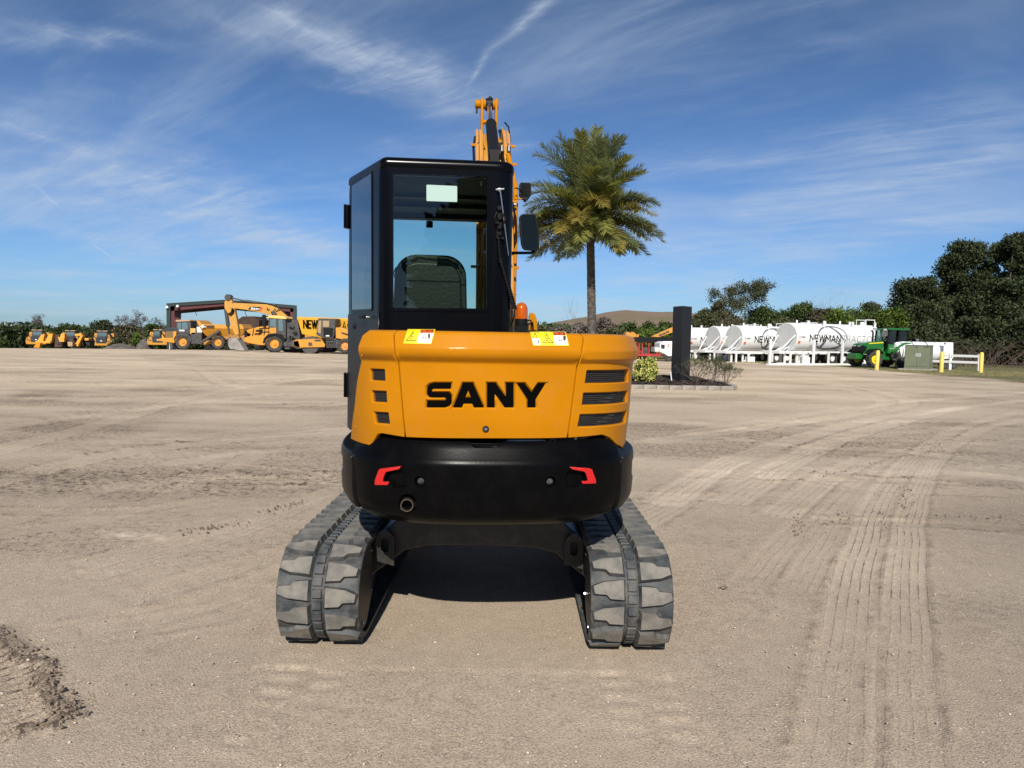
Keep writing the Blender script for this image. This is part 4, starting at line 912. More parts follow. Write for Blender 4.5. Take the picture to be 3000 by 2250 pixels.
    ou = [(cx+.055*math.cos(R_(a)), zc_+.03+.055*math.sin(R_(a))) for a in range(0, 181, 15)]+[(cx-.055, zc_-.09), (cx+.055, zc_-.12)]
    ho = [(cx+.021*math.cos(R_(a)), zc_+.022+.021*math.sin(R_(a))) for a in range(0, 181, 20)]+[(cx+.021*math.cos(R_(a)), zc_-.018+.021*math.sin(R_(a))) for a in range(180, 361, 20)]
    VV = [Vector(p) for p in ou+ho]; EE = [(i, (i+1) % len(ou)) for i in range(len(ou))]+[(len(ou)+i, len(ou)+(i+1) % len(ho)) for i in range(len(ho))]
    co, _, fc, *_ = geometry.delaunay_2d_cdt(VV, EE, [], 0, 1e-7); N_ = len(co)
    fl = [tuple(f) for f in fc if inside((sum(co[i].x for i in f)/3, sum(co[i].y for i in f)/3), ou) and not inside((sum(co[i].x for i in f)/3, sum(co[i].y for i in f)/3), ho)]
    mb.add([(c.x, yl, c.y) for c in co]+[(c.x, yl+.03, c.y) for c in co], fl+[tuple(i+N_ for i in f[::-1]) for f in fl]+[(i, j, j+N_, i+N_) for i, j in EE])
    mb.build('tie_down_lug', FRAMEM, EX, bevel=.003)
for sd in (-1, 1): track(sd)
# X frame: centre box with legs that slope down to both track frames
mb = MB(WX)
arch = [(-.84, .20), (-.70, .19), (-.44, .395), (-.30, .425), (0, .435), (.30, .425), (.44, .395), (.70, .19), (.84, .20), (.84, .38), (.70, .40), (.46, .60), (.36, .63), (-.36, .63), (-.46, .60), (-.70, .40), (-.84, .38)]
mb.prism(arch, -.52, -.22, 'y'); mb.prism([(x*.98, z) for x, z in arch], .45, .75, 'y'); mb.prism([(-.40, .43), (.40, .43), (.40, .62), (-.40, .62)], -.215, .445, 'y')
mb.build('cross_frame', FRAMEM, EX, bevel=.012)
mb = MB(WX); mb.lathe([(.40, .62), (.42, .63), (.42, .73), (.38, .74)], (0, 0, 0), 'z', 48); mb.build('swing_ring', DARK, EX)
# dozer blade at the front
mb = MB(WX); bl = [(1.50, .02), (1.52, .02), (1.56, .12), (1.57, .22), (1.545, .35), (1.52, .35), (1.54, .22), (1.53, .12)]
mb.prism(bl, -.98, .98, 'x'); o = mb.build('dozer_blade', BLKM, EX, bevel=.004)
mb = MB(WX)
for x in (-.3, .3): mb = MB(WX); mb.bar((x, .8, .36), (x, 1.5, .2), .08, .12); mb.build('blade_arm', BLKM, EX, bevel=.01)
# ------------------------------------------------------------------ cab
YR = -.675                                                    # local y of the rear glass plane
xL = at_ly(1118, 700, YR).x; xRt = at_ly(1500, 700, YR+.10).x
YF = -.13; xS = at_ly(1022, 720, YF).x; YFR = .80
def fillet(pts, rads, n=10):
    o = []; N = len(pts)
    for i in range(N):
        b = Vector(pts[i]); r = rads[i]
        if r == 0 or i in (0, N-1): o.append(tuple(b)); continue
        a = Vector(pts[i-1]); c = Vector(pts[i+1]); u = (a-b).normalized(); v = (c-b).normalized(); th = math.acos(max(-1, min(1, u.dot(v)))); k = r/math.tan(th/2)
        k = min(k, (a-b).length*.48, (c-b).length*.48); p0, p1 = b+u*k, b+v*k
        for j in range(n+1): t = j/n; q = p0*(1-t)**2+b*2*t*(1-t)+p1*t*t; o.append(tuple(q))
    return o
raw = fillet([(xS, YFR), (xS, YF), (xL, YR), (xRt, YR), (xRt, YFR)], [0, .03, .045, .085, 0])
raw = densify(raw+[], .02)
raw = raw[:max(i for i, p in enumerate(raw) if abs(p[0]-xRt) < 1e-6 and p[1] > YFR-.03)+1]
CAB = Plan(raw, lambda z: -.0 if z < 2.54 else -.0)
def cpx(pts, s, z=1.9): return pxl(CAB, pts, s, z)
s_mid = CAB.S[np.argmin(np.hypot(CAB.P[:, 0]-(xL+.25), CAB.P[:, 1]-YR))]
def s_of(x, y): return float(CAB.S[np.argmin(np.hypot(CAB.P[:, 0]-x, CAB.P[:, 1]-y))])
sA, sB, sC = s_of(xS, YF), s_of(xL, YR), s_of(xRt, YR); s_end = float(CAB.S[-1]); s_beg = 0.0
WR = cpx([(1150, 508), (1427, 517), (1427, 905), (1150, 903)], s_mid)
rwin = rounded(WR, .012, 3)
WS = [(sA+.035, 1.835), (sA+.035, 2.44), (sB-.055, 2.50), (sB-.055, 1.80)]
ws_px = cpx([(1030, 545), (1089, 507), (1090, 905), (1031, 908)], (sA+sB)/2); swin = rounded(ws_px, .012, 3)
dwin = [(s_beg+.06, 1.35), (s_beg+.06, 2.46), (sA-.07, 2.46), (sA-.07, 1.35)]
rgt = [(sC+.16, 1.62), (sC+.16, 2.46), (s_end-.06, 2.46), (s_end-.06, 1.62)]
shell_out = [(s_beg, 1.065), (s_end, 1.065), (s_end, 2.575), (s_beg, 2.575)]
lowcut = s_of(xRt, YR)
CW_ = [(0, 0), (.002, .002), (.0025, .045)]
cabp = panel('cab_shell', CAB, shell_out, [BLK, PLAS], holes=[rwin, swin, dwin, rgt], step=.06, wall=[(0, 0), (0, .045)], hwall=CW_)
panel('cab_lining', CAB, [(a+(.03 if a < 1 else -.03), b) for a, b in shell_out], [PLAS], holes=[offset(h, .001) for h in (rwin, swin, dwin, rgt)], step=.08, depth=.045, wall=None, parent=cabp)
# roof with a rolled edge
plan = [(p[0], p[1]) for p in CAB.P]; cen = Vector((sum(p[0] for p in plan)/len(plan), sum(p[1] for p in plan)/len(plan)))
def shrink(pl, d): return offset(pl, -d)
mb = MB(XF); lv = [(0, 2.560), (-.004, 2.566), (-.003, 2.590), (.002, 2.602), (.010, 2.611), (.03, 2.619), (.16, 2.628)]; base = densify(plan, .04)
vs = []; n = len(base)
for d, z in lv: vs += [(x, y, z) for x, y in offset(base, -d)]
fs = [(k*n+i, k*n+(i+1) % n, (k+1)*n+(i+1) % n, (k+1)*n+i) for k in range(len(lv)-1) for i in range(n)]+[tuple(range((len(lv)-1)*n, len(lv)*n)), tuple(range(n-1, -1, -1))]
mb.add(vs, fs); mb.build('cab_roof', BLK, EX, ang=40)
mb = MB(XF); mb.box((xS+.13, .3, 2.637), (.08, .14, .02)); mb.box((xS+.3, .2, 2.634), (.3, .5, .012)); mb.build('roof_hatch', PLAS, EX, bevel=.005)
# headliner, header bars, floor
mb = MB(XF); inn = offset(base, -.05); mb.prism(inn, 2.548, 2.558, 'z'); mb.build('headliner', mat('grey headliner', (.10, .11, .11), .8), cabp)
mb = MB(XF); xm = (xS+xRt)/2; wcab = xRt-xS
mb.box((xm, YFR-.03, 2.53), (wcab, .06, .05)); mb.box((xS+.03, YFR-.03, 1.8), (.06, .06, 1.5)); mb.box((xRt-.03, YFR-.03, 1.8), (.06, .06, 1.5)); mb.box((xm, YFR-.03, 1.16), (wcab, .05, .2))
mb.box((xm, .02, 2.535), (wcab-.1, .05, .02)); mb.box((xm, .30, 2.53), (wcab-.1, .03, .03)); mb.box((xm-.02, YFR-.065, 2.47), (.05, .02, .05)); mb.build('front_pillars', PLAS, cabp, bevel=.008)
mb = MB(XF); mb.prism(inn, 1.09, 1.12, 'z'); mb.build('cab_floor', PLAS, cabp)
# glass
def glass(name, lp, m, grow=.022, frit=.0, border=True):
    o = None
    lo = offset(lp, grow) if border else lp
    o = panel(name, CAB, offset(lp, .004), [m], step=.12, depth=-.003, wall=None)
    if border: panel('frame', CAB, lo, [BLK], parent=o, holes=[offset(lp, -.001)], step=.06, depth=-.005, wall=[(0, 0), (.001, .005)], hwall=[(0, 0), (0, .003)])
    return o
g_r = glass('rear_window', rounded(WR, .012, 3), GLASS, .016)
glass('side_window', swin, GLASSD, .012); glass('door_window', dwin, GLASSD, .015); glass('cab_window', rgt, GLASS, .015)
mb = MB(XF); mb.add([(xS+.06, YFR-.03, 1.26), (xRt-.06, YFR-.03, 1.26), (xRt-.06, YFR-.03, 2.505), (xS+.06, YFR-.03, 2.505)], [(0, 1, 2, 3)]); mb.build('windscreen', GLASSF, EX)
# pale green notice inside the rear glass
nq = cpx([(1250, 542), (1339, 546), (1339, 592), (1250, 589)], s_mid, 2.3)
panel('window_sticker', CAB, rounded(nq, .004, 2), [mat('pale sticker', (.36, .50, .45), .7), mat('sticker edge', (.75, .85, .78), .6)], parent=g_r, depth=-.0045, wall=[(0, 0), (.001, .001)], step=.2)
mb = MB(XF); a, b = CAB.pt(WR[0][0], 2.29, -.002), CAB.pt(WR[1][0], 2.29, -.002); mb.bar(a, b, .004, .004); mb.build('glass_seam', BLK, g_r)
# door edge line and slate side skin on the angled face
SLp = panel('lower_side_skin', CAB, [(sA+.006, 1.075), (sA+.006, 1.775), (sB-.03, 1.775), (sB-.03, 1.075)], [SLATE], depth=-.006, wall=[(0, 0), (.001, .001), (.002, .005)], step=.1)
mb = MB(XF)
s1, z1 = CAB.inv(1075, 929, (sA+sB)/2, 1.7); n = CAB.nrm(s1, z1); p = CAB.pt(s1, z1, -.006)
mb.cyl(p-n*.002, p+n*.030, .006, n=10, m=1); tvec = Vector((n.y, -n.x, 0)); mb.cyl(p+n*.03-tvec*.035, p+n*.03+tvec*.022, .0075, n=10); mb.cyl(p+n*.03-tvec*.06, p+n*.03-tvec*.035, .011, n=10)
mb.build('door_latch', [PLAS, STEEL], EX)
s1, z1 = CAB.inv(1041, 955, (sA+sB)/2, 1.65); n = CAB.nrm(s1, z1); p = CAB.pt(s1, z1, -.006); mb = MB(XF); mb.cyl(p-n*.002, p+n*.006, .022, .020, n=6); mb.cyl(p+n*.006, p+n*.008, .012, n=16); mb.build('lock_cover', PLAS, EX)
# hinges standing off the door side
for y0, y1 in ((600, 670), (1091, 1163)):
    a, b = at_ly(1012, y0, YF+.03), at_ly(1012, y1, YF+.03); mb = MB(XF); mb.box(((a.x+b.x)/2+.010, YF+.03, (a.z+b.z)/2), (.024, .05, a.z-b.z)); mb.cyl((a.x+.001, YF+.01, b.z), (a.x+.001, YF+.01, a.z), .009, n=12)
    mb.build('hinge', BLK, EX, bevel=.004)
# seat
SEATM = mat('dark seat vinyl', (.016, .012, .014), .42, bump=.15, bscale=60); FILM = glassmat('crinkled plastic film', (.80, .84, .84), 3.0, .12)
cseat = at_ly(1262, 800, -.22).x
def arch_poly(cx, w, z0, z1, r, n=10): return [(cx-w/2, z0), (cx+w/2, z0)]+[(cx+w/2*.92-r+r*math.cos(R_(a)), z1-r+r*math.sin(R_(a))) for a in range(0, 91, 10)]+[(cx-w/2*.92+r+r*math.cos(R_(a)), z1-r+r*math.sin(R_(a))) for a in range(90, 181, 10)]
zt_ = at_ly(1262, 748, -.22).z
mb = MB(XF); mb.prism(arch_poly(cseat, .47, 1.45, zt_, .13), -.25, -.13, 'y'); mb.prism(arch_poly(cseat, .40, 1.5, zt_-.05, .11), -.27, -.25, 'y'); st = mb.build('seat', SEATM, EX, bevel=.03, seg=4)
mb = MB(XF); mb.box((cseat, .08, 1.52), (.46, .46, .12)); mb.box((cseat, .05, 1.3), (.40, .40, .34)); mb.build('seat_cushion', SEATM, st, bevel=.03, seg=3)
mb = MB(XF); mb.box((cseat+.03, -.285, 1.745), (.33, .03, .13)); mb.build('manual_pouch', mat('shiny black pouch', (.02, .022, .022), .2, bump=.6, bscale=20), st, bevel=.01)
pts = [(p[0]*1.0, -.262, p[1]-.004) for p in arch_poly(cseat, .445, 1.60, zt_-.012, .125)][2:]
mb = MB(XF); rngf = np.random.default_rng(3); mb.tube([(x+rngf.normal()*.004, y-.004, z+rngf.normal()*.004) for x, y, z in pts], [.004+.006*abs(rngf.normal()) for _ in pts], 6); mb.build('plastic_wrap', FILM, st)
for sx in (-.30, .30):
    mb = MB(XF); mb.box((cseat+sx, .12, 1.62), (.10, .34, .10)); mb.tube([(cseat+sx, .24, 1.66), (cseat+sx+.01, .27, 1.78), (cseat+sx+.005, .27, 1.82)], [.014, .012, .02], 10); mb.build('control_console', PLAS, EX, bevel=.012)
mb = MB(XF); mb.tube([(cseat-.05, .62, 1.12), (cseat-.05, .60, 1.6)], .012, 8); mb.tube([(cseat+.07, .62, 1.12), (cseat+.07, .60, 1.6)], .012, 8); mb.build('travel_levers', PLAS, EX)
mb = MB(XF)   # monitor and hand rail by the door, seen through the angled glass
mb.box((xS+.10, .25, 2.22), (.02, .14, .12)); mb.tube([(xS+.08, .0, 1.55), (xS+.06, .0, 1.7), (xS+.06, .0, 2.05), (xS+.08, .02, 2.15)], .012, 8); mb.tube([(xS+.12, .1, 1.4), (xS+.10, .1, 1.9)], .008, 6)
mb.build('grab_rail', STEEL, EX)
# ------------------------------------------------------------------ fittings on the right rear post
def cabpt(px, py, lift=0.0, s=None): a, b = CAB.inv(px, py, sC+.02 if s is None else s, 2.0); return CAB.pt(a, b, -lift)
mb = MB(XF); p = cabpt(1462, 557, .0); mb.cyl(cabpt(1462, 557, 0), cabpt(1462, 557, .02), .010, .010, 12); mb.cyl(cabpt(1452, 558, .02), cabpt(1474, 556, .02), .006, n=8)
mb.tube([cabpt(1464, 560, .022), cabpt(1474, 650, .024), cabpt(1484, 749, .02)], [.0045, .0035, .002], 6); mb.build('antenna', [STEEL], EX)
mb = MB(XF)
for (x, y, r, l) in ((1462, 612, .016, .03), (1463, 640, .015, .028), (1461, 668, .013, .03), (1463, 688, .010, .025), (1457, 655, .01, .03), (1470, 700, .01, .03)):
    a = cabpt(x, y, .0); b = cabpt(x, y, l); mb.cyl(a, b, r, r*.8, 14)
mb.tube([cabpt(1455, 622, .02), cabpt(1448, 640, .03), cabpt(1452, 660, .02)], .006, 6); mb.tube([cabpt(1470, 625, .02), cabpt(1476, 645, .03), cabpt(1470, 665, .02)], .006, 6)
mb.box(cabpt(1462, 655, .006), (.028, .010, .17)); mb.build('cable_connector', HOSE, EX, bevel=.002)
mb = MB(XF); co_ = []; A_, B_ = cabpt(1464, 758, .022), cabpt(1498, 905, .022)
mb.tube([cabpt(1460, 695, .02), cabpt(1461, 725, .02), A_], .005, 6)
N_ = 300
for i in range(N_+1):
    t = i/N_; c = A_.lerp(B_, t)+Vector((0, 0, -.0*math.sin(PI*t))); a = 2*PI*28*t; co_.append(c+Vector((math.cos(a)*.012, math.sin(a)*.012, 0)))
mb.tube(co_, .0038, 5); mb.tube([B_, cabpt(1503, 925, .03), Vector((.10, -.55, 1.69))], .004, 6); mb.build('coiled_cable', HOSE, EX)
# ------------------------------------------------------------------ beacon on the hood
BY = -.10
c = at_ly(1527, 955, BY); zb0, zb1, zb2 = 1.67, at_ly(1527, 934, BY).z, at_ly(1527, 886, BY).z; rb_ = (at_ly(1546, 930, BY).x-at_ly(1508, 930, BY).x)/2
mb = MB(XF); mb.lathe([(rb_*.85, zb0), (rb_*.85, zb0+.02), (rb_*1.02, zb0+.03), (rb_*1.02, zb1)], (c.x, BY, 0), 'z', 28)
for k in range(20): a = 2*PI*k/20; mb.box((c.x+rb_*1.0*math.cos(a), BY+rb_*1.0*math.sin(a), zb0+.03), (.006, .006, .05))
bc = mb.build('beacon', PLAS, EX)
AMB = mat('amber plastic', (.86, .17, .005), .12, trans=.5, coat=.3); AMB2 = mat('amber core', (.45, .07, .01), .4)
mb = MB(XF); r = rb_*.95; hgt = zb2-zb1
pr = [(r, zb1), (r, zb1+hgt*.55)]+[(r*math.cos(R_(a)), zb1+hgt*.55+hgt*.45*math.sin(R_(a))) for a in range(10, 90, 10)]+[(0.0005, zb2)]
pr2 = []
for (q, z) in pr: pr2.append((q, z))
mb.lathe(pr2, (c.x, BY, 0), 'z', 32); mb.build('lens', AMB, bc)
mb = MB(XF); mb.lathe([(r*.55, zb1), (r*.55, zb1+hgt*.5), (r*.3, zb1+hgt*.75)], (c.x, BY, 0), 'z', 14); mb.build('lamp_core', AMB2, bc)
# cable guard and yellow lug right of the beacon
mb = MB(XF); q = lambda px, py: at_ly(px, py, .25)
pl = [(q(x, y).x, q(x, y).z) for x, y in ((1549, 968), (1551, 925), (1556, 915), (1566, 918), (1573, 935), (1575, 968))]; mb.prism(pl, .25, .31, 'y'); mb.build('swing_post', YEL, EX, bevel=.006)
mb = MB(XF); mb.tube([at_ly(1536, 968, .0), at_ly(1548, 950, .05), at_ly(1560, 945, .1), at_ly(1562, 968, .1)], .006, 6); mb.tube([at_ly(1544, 940, .05), at_ly(1556, 938, .1), at_ly(1556, 966, .1)], .005, 6); mb.build('hose', HOSE, EX)
BOOMY = mat('sunlit dusty boom paint', (.50, .225, .02), .5, coat=.15, var=.12, vscale=3, dust=.12)  # steep sunlight on the boom put into a paler, lightly dusty yellow
# ------------------------------------------------------------------ boom, built along local x = BXc
BXc = .095
def bpt(px, py, D):            # world point at depth D to local
    return XI @ at(px, py, D)
boom = [(.84, 1.0), (.98, 1.0), (1.14, 1.6), (1.36, 2.35), (1.62, 2.95), (1.95, 3.28), (2.6, 3.50), (2.62, 3.36), (1.92, 3.05), (1.72, 2.78)]
up_ = [(.80, .95), (.70, 1.35), (.78, 1.9), (.98, 2.55), (1.20, 2.98), (1.42, 3.22), (1.62, 3.33), (2.50, 3.62), (2.62, 3.56), (2.62, 3.44), (1.75, 3.16), (1.50, 2.90), (1.28, 2.4), (1.08, 1.8), (1.0, 1.3), (.98, .95)]
mb = MB(XF); mb.prism([(y, z) for y, z in up_], BXc-.085, BXc+.085, 'x')
bo = mb.build('boom', BOOMY, EX, bevel=.006)
mb = MB(XF)          # thicker side plates at the foot and knee
for sx in (-1, 1):
    mb = MB(XF); mb.prism([(.66, .9), (.66, 1.35), (.82, 1.85), (1.02, 1.8), (1.04, .9)], BXc+sx*.09-.012, BXc+sx*.09+.012, 'x'); mb.build('foot_plate', BOOMY, bo, bevel=.004); mb = MB(XF)
    mb.prism([(1.12, 2.88), (1.36, 3.28), (1.62, 3.44), (1.85, 3.3), (1.55, 2.92)], BXc+sx*.088-.006, BXc+sx*.088+.006, 'x'); mb.build('side_plate', BOOMY, bo, bevel=.004)
PIPE = mat('painted steel pipe', (.56, .27, .06), .35, coat=.3)
def back(y):   # z of the rear line of the boom at local y, for laying pipes
    return float(np.interp(y, [p[0] for p in up_[1:8]], [p[1] for p in up_[1:8]]))
mb = MB(XF)
for sx, k in ((-1, 0), (-1, 1), (1, 0), (1, 1)):
    x = BXc+sx*(.100+.030*k); pts = [(x*1.0+.0, y-.01, back(y)+.0) for y in (.72, .80, .98, 1.20, 1.36)]; pts += [(x, 1.47, 3.31), (x-.0*sx, 1.56, 3.36)]
    mb.tube([Vector(p)+Vector((0, -.02, .02)) for p in pts], .0135, 8)
for y in (.86, 1.05, 1.23, 1.40):
    for sx in (-1, 1): mb.box((BXc+sx*.125, y-.03, back(y)+.02), (.115, .02, .02), 1); mb.cyl((BXc+sx*.125, y-.05, back(y)+.02), (BXc+sx*.125, y-.03, back(y)+.04), .007, n=6, m=2)
mb.build('boom_pipes', [PIPE, YEL, STEEL], bo)
# the pair of outer pipes and hose seen right of the cab
mb = MB(XF); G = lambda px, py, y: at_ly(px, py, y)
mb.tube([G(1488, 452, 1.2), G(1500, 500, 1.15), G(1510, 545, 1.1), G(1511, 620, 1.05), G(1509, 720, 1.0), G(1506, 820, .95), G(1503, 960, .9)], .019, 10)
mb.tube([G(1497, 560, 1.2), G(1500, 640, 1.15), G(1499, 760, 1.1), G(1497, 960, 1.0)], .016, 10)
for y in (600, 720, 860): mb.cyl(G(1492, y, 1.0), G(1513, y, 1.0), .012, n=8, m=1)
mb.build('outer_pipe', [YEL, STEEL], bo)
mb = MB(XF)
mb.tube([G(1490, 560, .95), G(1503, 600, .93), G(1511, 640, .92), G(1512, 680, .92), G(1503, 715, .93), G(1495, 745, .95)], .008, 8)
mb.tube([G(1490, 570, .93), G(1498, 620, .92), G(1503, 660, .92), G(1500, 700, .92), G(1492, 730, .93)], .008, 8)
mb.tube([G(1468, 430, 1.3), G(1474, 470, 1.2), G(1480, 520, 1.1)], .013, 8); mb.tube([G(1490, 440, 1.3), G(1493, 480, 1.2), G(1494, 540, 1.1)], .011, 8)
mb.tube([G(1436, 440, 1.25), G(1437, 470, 1.2), G(1440, 520, 1.1)], .015, 8); mb.tube([G(1452, 455, 1.22), G(1453, 480, 1.2), G(1455, 520, 1.1)], .010, 8)
mb.tube([G(1478, 358, 1.5), G(1490, 372, 1.5), G(1494, 400, 1.45), G(1495, 470, 1.3)], .006, 6); mb.tube([G(1392, 400, 1.42), G(1387, 430, 1.4), G(1389, 480, 1.3)], .010, 6)
mb.build('hydraulic_hose', HOSE, bo)
mb = MB(XF)
for px, py in ((1436, 440), (1470, 440), (1491, 440)): mb.cyl(G(px, py-10, 1.26), G(px, py+6, 1.24), .018, n=10)
mb.cyl(G(1446, 458, 1.22), G(1450, 470, 1.22), .02, n=10); mb.build('hose_fitting', STEEL, bo)
# arm cylinder from the knee up to the pin at the arm's tail
p_pin = G(1433, 307, 2.42); p_mid = G(1440, 366, 1.98); p_bot = G(1448, 462, .95)
p_mid = min((p_pin.lerp(p_bot, t/100) for t in range(1, 99)), key=lambda q: abs(proj(XF @ q)[1]-364))
mb = MB(XF); mb.cyl(p_bot, p_mid, .047, n=24); mb.cyl(p_mid, p_mid+(p_pin-p_mid)*.03, .049, .044, 24); mb.box(p_bot, (.07, .1, .1)); cy = mb.build('arm_cylinder', PLAS, EX, ang=40)
mb = MB(XF); mb.cyl(p_mid, p_pin, .024, n=18); mb.build('rod', CHROME, cy)
mb = MB(XF); mb.cyl(p_pin-Vector((.034, 0, 0)), p_pin+Vector((.034, 0, 0)), .058, n=20); mb.cyl(p_pin-Vector((.02, 0, -.03)), p_pin+Vector((.02, 0, .07)), .02, n=10); mb.build('rod_eye', PLAS, cy)
# side line with its bracket next to the cylinder
mb = MB(XF); mb.tube([G(1467, 385, 1.9), G(1472, 420, 1.7), G(1470, 445, 1.4)], .017, 8); mb.cyl(G(1460, 384, 1.9), G(1474, 384, 1.9), .014, n=8); mb.box(G(1466, 425, 1.4), (.05, .05, .03)); mb.box(G(1462, 436, 1.35), (.06, .05, .03)); mb.build('cylinder_line', PLAS, cy)
# arm: two tail plates with a pin boss, then the arm hanging forward and down
mb = MB(XF); X1, X2 = p_pin.x-.068, p_pin.x+.068
zt2 = p_pin.z; yp = p_pin.y
tail = [(yp-.06, zt2+.0), (yp-.045, zt2+.045), (yp, zt2+.065), (yp+.05, zt2+.04), (yp+.14, zt2-.25), (yp+.18, zt2-.45), (yp-.02, zt2-.45), (yp-.04, zt2-.2)]
for x in (X1, X2): mb.prism(tail, x-.012, x+.012, 'x')
mb.cyl((X1-.012, yp, zt2), (X1-.065, yp, zt2), .040, n=20); mb.cyl((X1, yp, zt2), (X2+.02, yp, zt2), .045, n=20); mb.cyl((X1, yp-.02, zt2-.17), (X2, yp-.02, zt2-.17), .022, n=12); mb.cyl((X1, yp+.0, zt2-.34), (X2, yp, zt2-.34), .022, n=12)
arm = [(yp-.04, zt2-.40), (yp+.22, zt2-.34), (yp+.36, zt2-1.3), (yp+.30, zt2-2.3), (yp+.18, zt2-2.35), (yp+.08, zt2-1.2)]
mb.prism(arm, p_pin.x-.075, p_pin.x+.075, 'x'); ar = mb.build('arm', YEL, EX, bevel=.005)
mb = MB(XF); mb.cyl((X1-.05, yp, zt2-.035), (X1-.05, yp, zt2-.085), .010, n=8); mb.build('grease_nipple', DARK, ar)
# boom foot swing bracket, bucket
mb = MB(XF); mb.prism([(.55, .75), (.55, 1.15), (.95, 1.25), (1.02, .95), (.9, .72)], BXc-.14, BXc+.14, 'x'); mb.build('swing_bracket', YEL, EX, bevel=.01)
mb = MB(XF); bx, by, bz_ = p_pin.x, yp+.22, zt2-2.45
bp_ = [(by-.05, bz_+.02), (by+.18, bz_-.02), (by+.28, bz_-.22), (by+.22, bz_-.5), (by, bz_-.66), (by-.35, bz_-.68), (by-.37, bz_-.66), (by-.05, bz_-.58), (by+.1, bz_-.4), (by+.1, bz_-.2)]
mb.prism(bp_, bx-.28, bx+.28, 'x'); bu = mb.build('bucket', YELD, EX, bevel=.006)
# the boom's decal and small lamps seen through the rear glass
mb = MB(XF); w = at_ly(1403, 665, .78).x; 
sq = [at_ly(1395, 667, .90), at_ly(1414, 668, .90), at_ly(1414, 685, .90), at_ly(1395, 684, .90)]; mb.add([s+Vector((0, 0, 0)) for s in sq]+[s+Vector((0, .004, 0)) for s in sq], [(0, 1, 2, 3), (7, 6, 5, 4), (0, 4, 5, 1), (1, 5, 6, 2), (2, 6, 7, 3), (3, 7, 4, 0)], 0)
sq = [at_ly(1415, 668, .90), at_ly(1427, 668, .90), at_ly(1427, 685, .90), at_ly(1415, 685, .90)]; mb.add([s for s in sq]+[s+Vector((0, .004, 0)) for s in sq], [(0, 1, 2, 3), (7, 6, 5, 4), (0, 4, 5, 1), (1, 5, 6, 2), (2, 6, 7, 3), (3, 7, 4, 0)], 1)
fn = lambda u, v, l: at_ly(u, v, .895-l)
ribbon(mb, [[(1404, 670), (1398, 682), (1410, 682), (1404, 670)]], 1.4, fn, 50, 2); ln, _ = strokes('8', 1417.5, -683, 12); ribbon(mb, [[(a, -b) for a, b in l] for l in ln], 1.4, fn, 50, 2); mb.build('boom_label', [OST, WST, INKS], bo, fix=False)
mb = MB(XF)      # upright valve pipes on the boom that show inside the right edge of the rear glass
for x, r, m in ((1409, .020, 0), (1424, .018, 0)): mb.tube([at_ly(x, 930, .92), at_ly(x, 640, .92)], r, 8, m)
mb.box(at_ly(1417, 850, .95), (.07, .03, .62), 1)
for y in (742, 750, 815, 825, 850, 880): mb.cyl(at_ly(1396, y, .88), at_ly(1412, y, .88), .014, n=8, m=2 if y % 2 else 1)
mb.build('valve_pipes', [YEL, PLAS, STEEL], bo)
# work lamp on its bracket
WY = 1.0
c = at_ly(1539, 557, WY); mb = MB(XF); k = (at_ly(1557, 557, WY).x-at_ly(1522, 557, WY).x)
pl = [(c.x+dx*k/2, c.z+dz*k/2*1.25) for dx, dz in ((-.8, 1), (.8, 1), (1, .75), (1, -.6), (.7, -1), (-.7, -1), (-1, -.6), (-1, .75))]; mb.prism(pl, WY, WY+.05, 'y')
for i in range(9): mb.box((c.x-k*.36+i*k*.09, WY-.008, c.z+.004), (.004, .024, k*1.0))
mb.box((c.x, WY+.01, c.z-k*.70), (k*.5, .03, .02)); mb.cyl((c.x, WY+.02, c.z-k*.62), (c.x, WY+.02, c.z-k*.95), .010, n=10); wl = mb.build('work_lamp', PLAS, EX, bevel=.002)
mb = MB(XF); mb.bar(at_ly(1508, 582, WY+.02), at_ly(1544, 583, WY+.02), .03, .008); mb.tube([at_ly(1508, 552, WY), at_ly(1514, 551, WY), at_ly(1526, 557, WY-.01), at_ly(1532, 562, WY-.01)], .005, 6, 1); mb.build('lamp_bracket', [YEL, HOSE], wl)
# mirror and its arm off the right front cab post
MY = .86
def mp_(px, py): q = at_ly(px, py, MY); return (q.x, q.z)
mpoly = rounded([mp_(1521, 634), mp_(1530, 626), mp_(1570, 626), mp_(1579, 670), mp_(1580, 728), mp_(1572, 735), mp_(1534, 731), mp_(1527, 715)], .02, 4)
mb = MB(XF); mb.prism(mpoly, MY, MY+.05, 'y'); mi_ = mb.build('mirror', PLAS, EX, bevel=.006)
MIRG = mat('mirror glass', (.05, .06, .055), .03, metal=.0, spec=1.0)
MIRG.node_tree.nodes['Principled BSDF'].inputs['Metallic'].default_value = .9; MIRG.node_tree.nodes['Principled BSDF'].inputs['Base Color'].default_value = (.018, .022, .018, 1)
mb = MB(XF); g = offset(mpoly, -.009); tilt = [(x, MY-.001-.05*(z-mpoly[0][1])*.0, z) for x, z in g]; mb.add(tilt, [tuple(range(len(g)))]); mb.build('mirror_glass', MIRG, mi_, fix=False)
mb = MB(XF); mb.tube([at_ly(1495, 741, MY-.02), at_ly(1530, 741, MY), at_ly(1556, 741, MY+.02), at_ly(1566, 737, MY+.03), at_ly(1568, 720, MY+.04)], .0115, 10); mb.build('mirror_arm', BLK, mi_)
# ================================================================== right-hand background
def W(px, py, D): p = at(px, py, D); return (p.x, p.z)
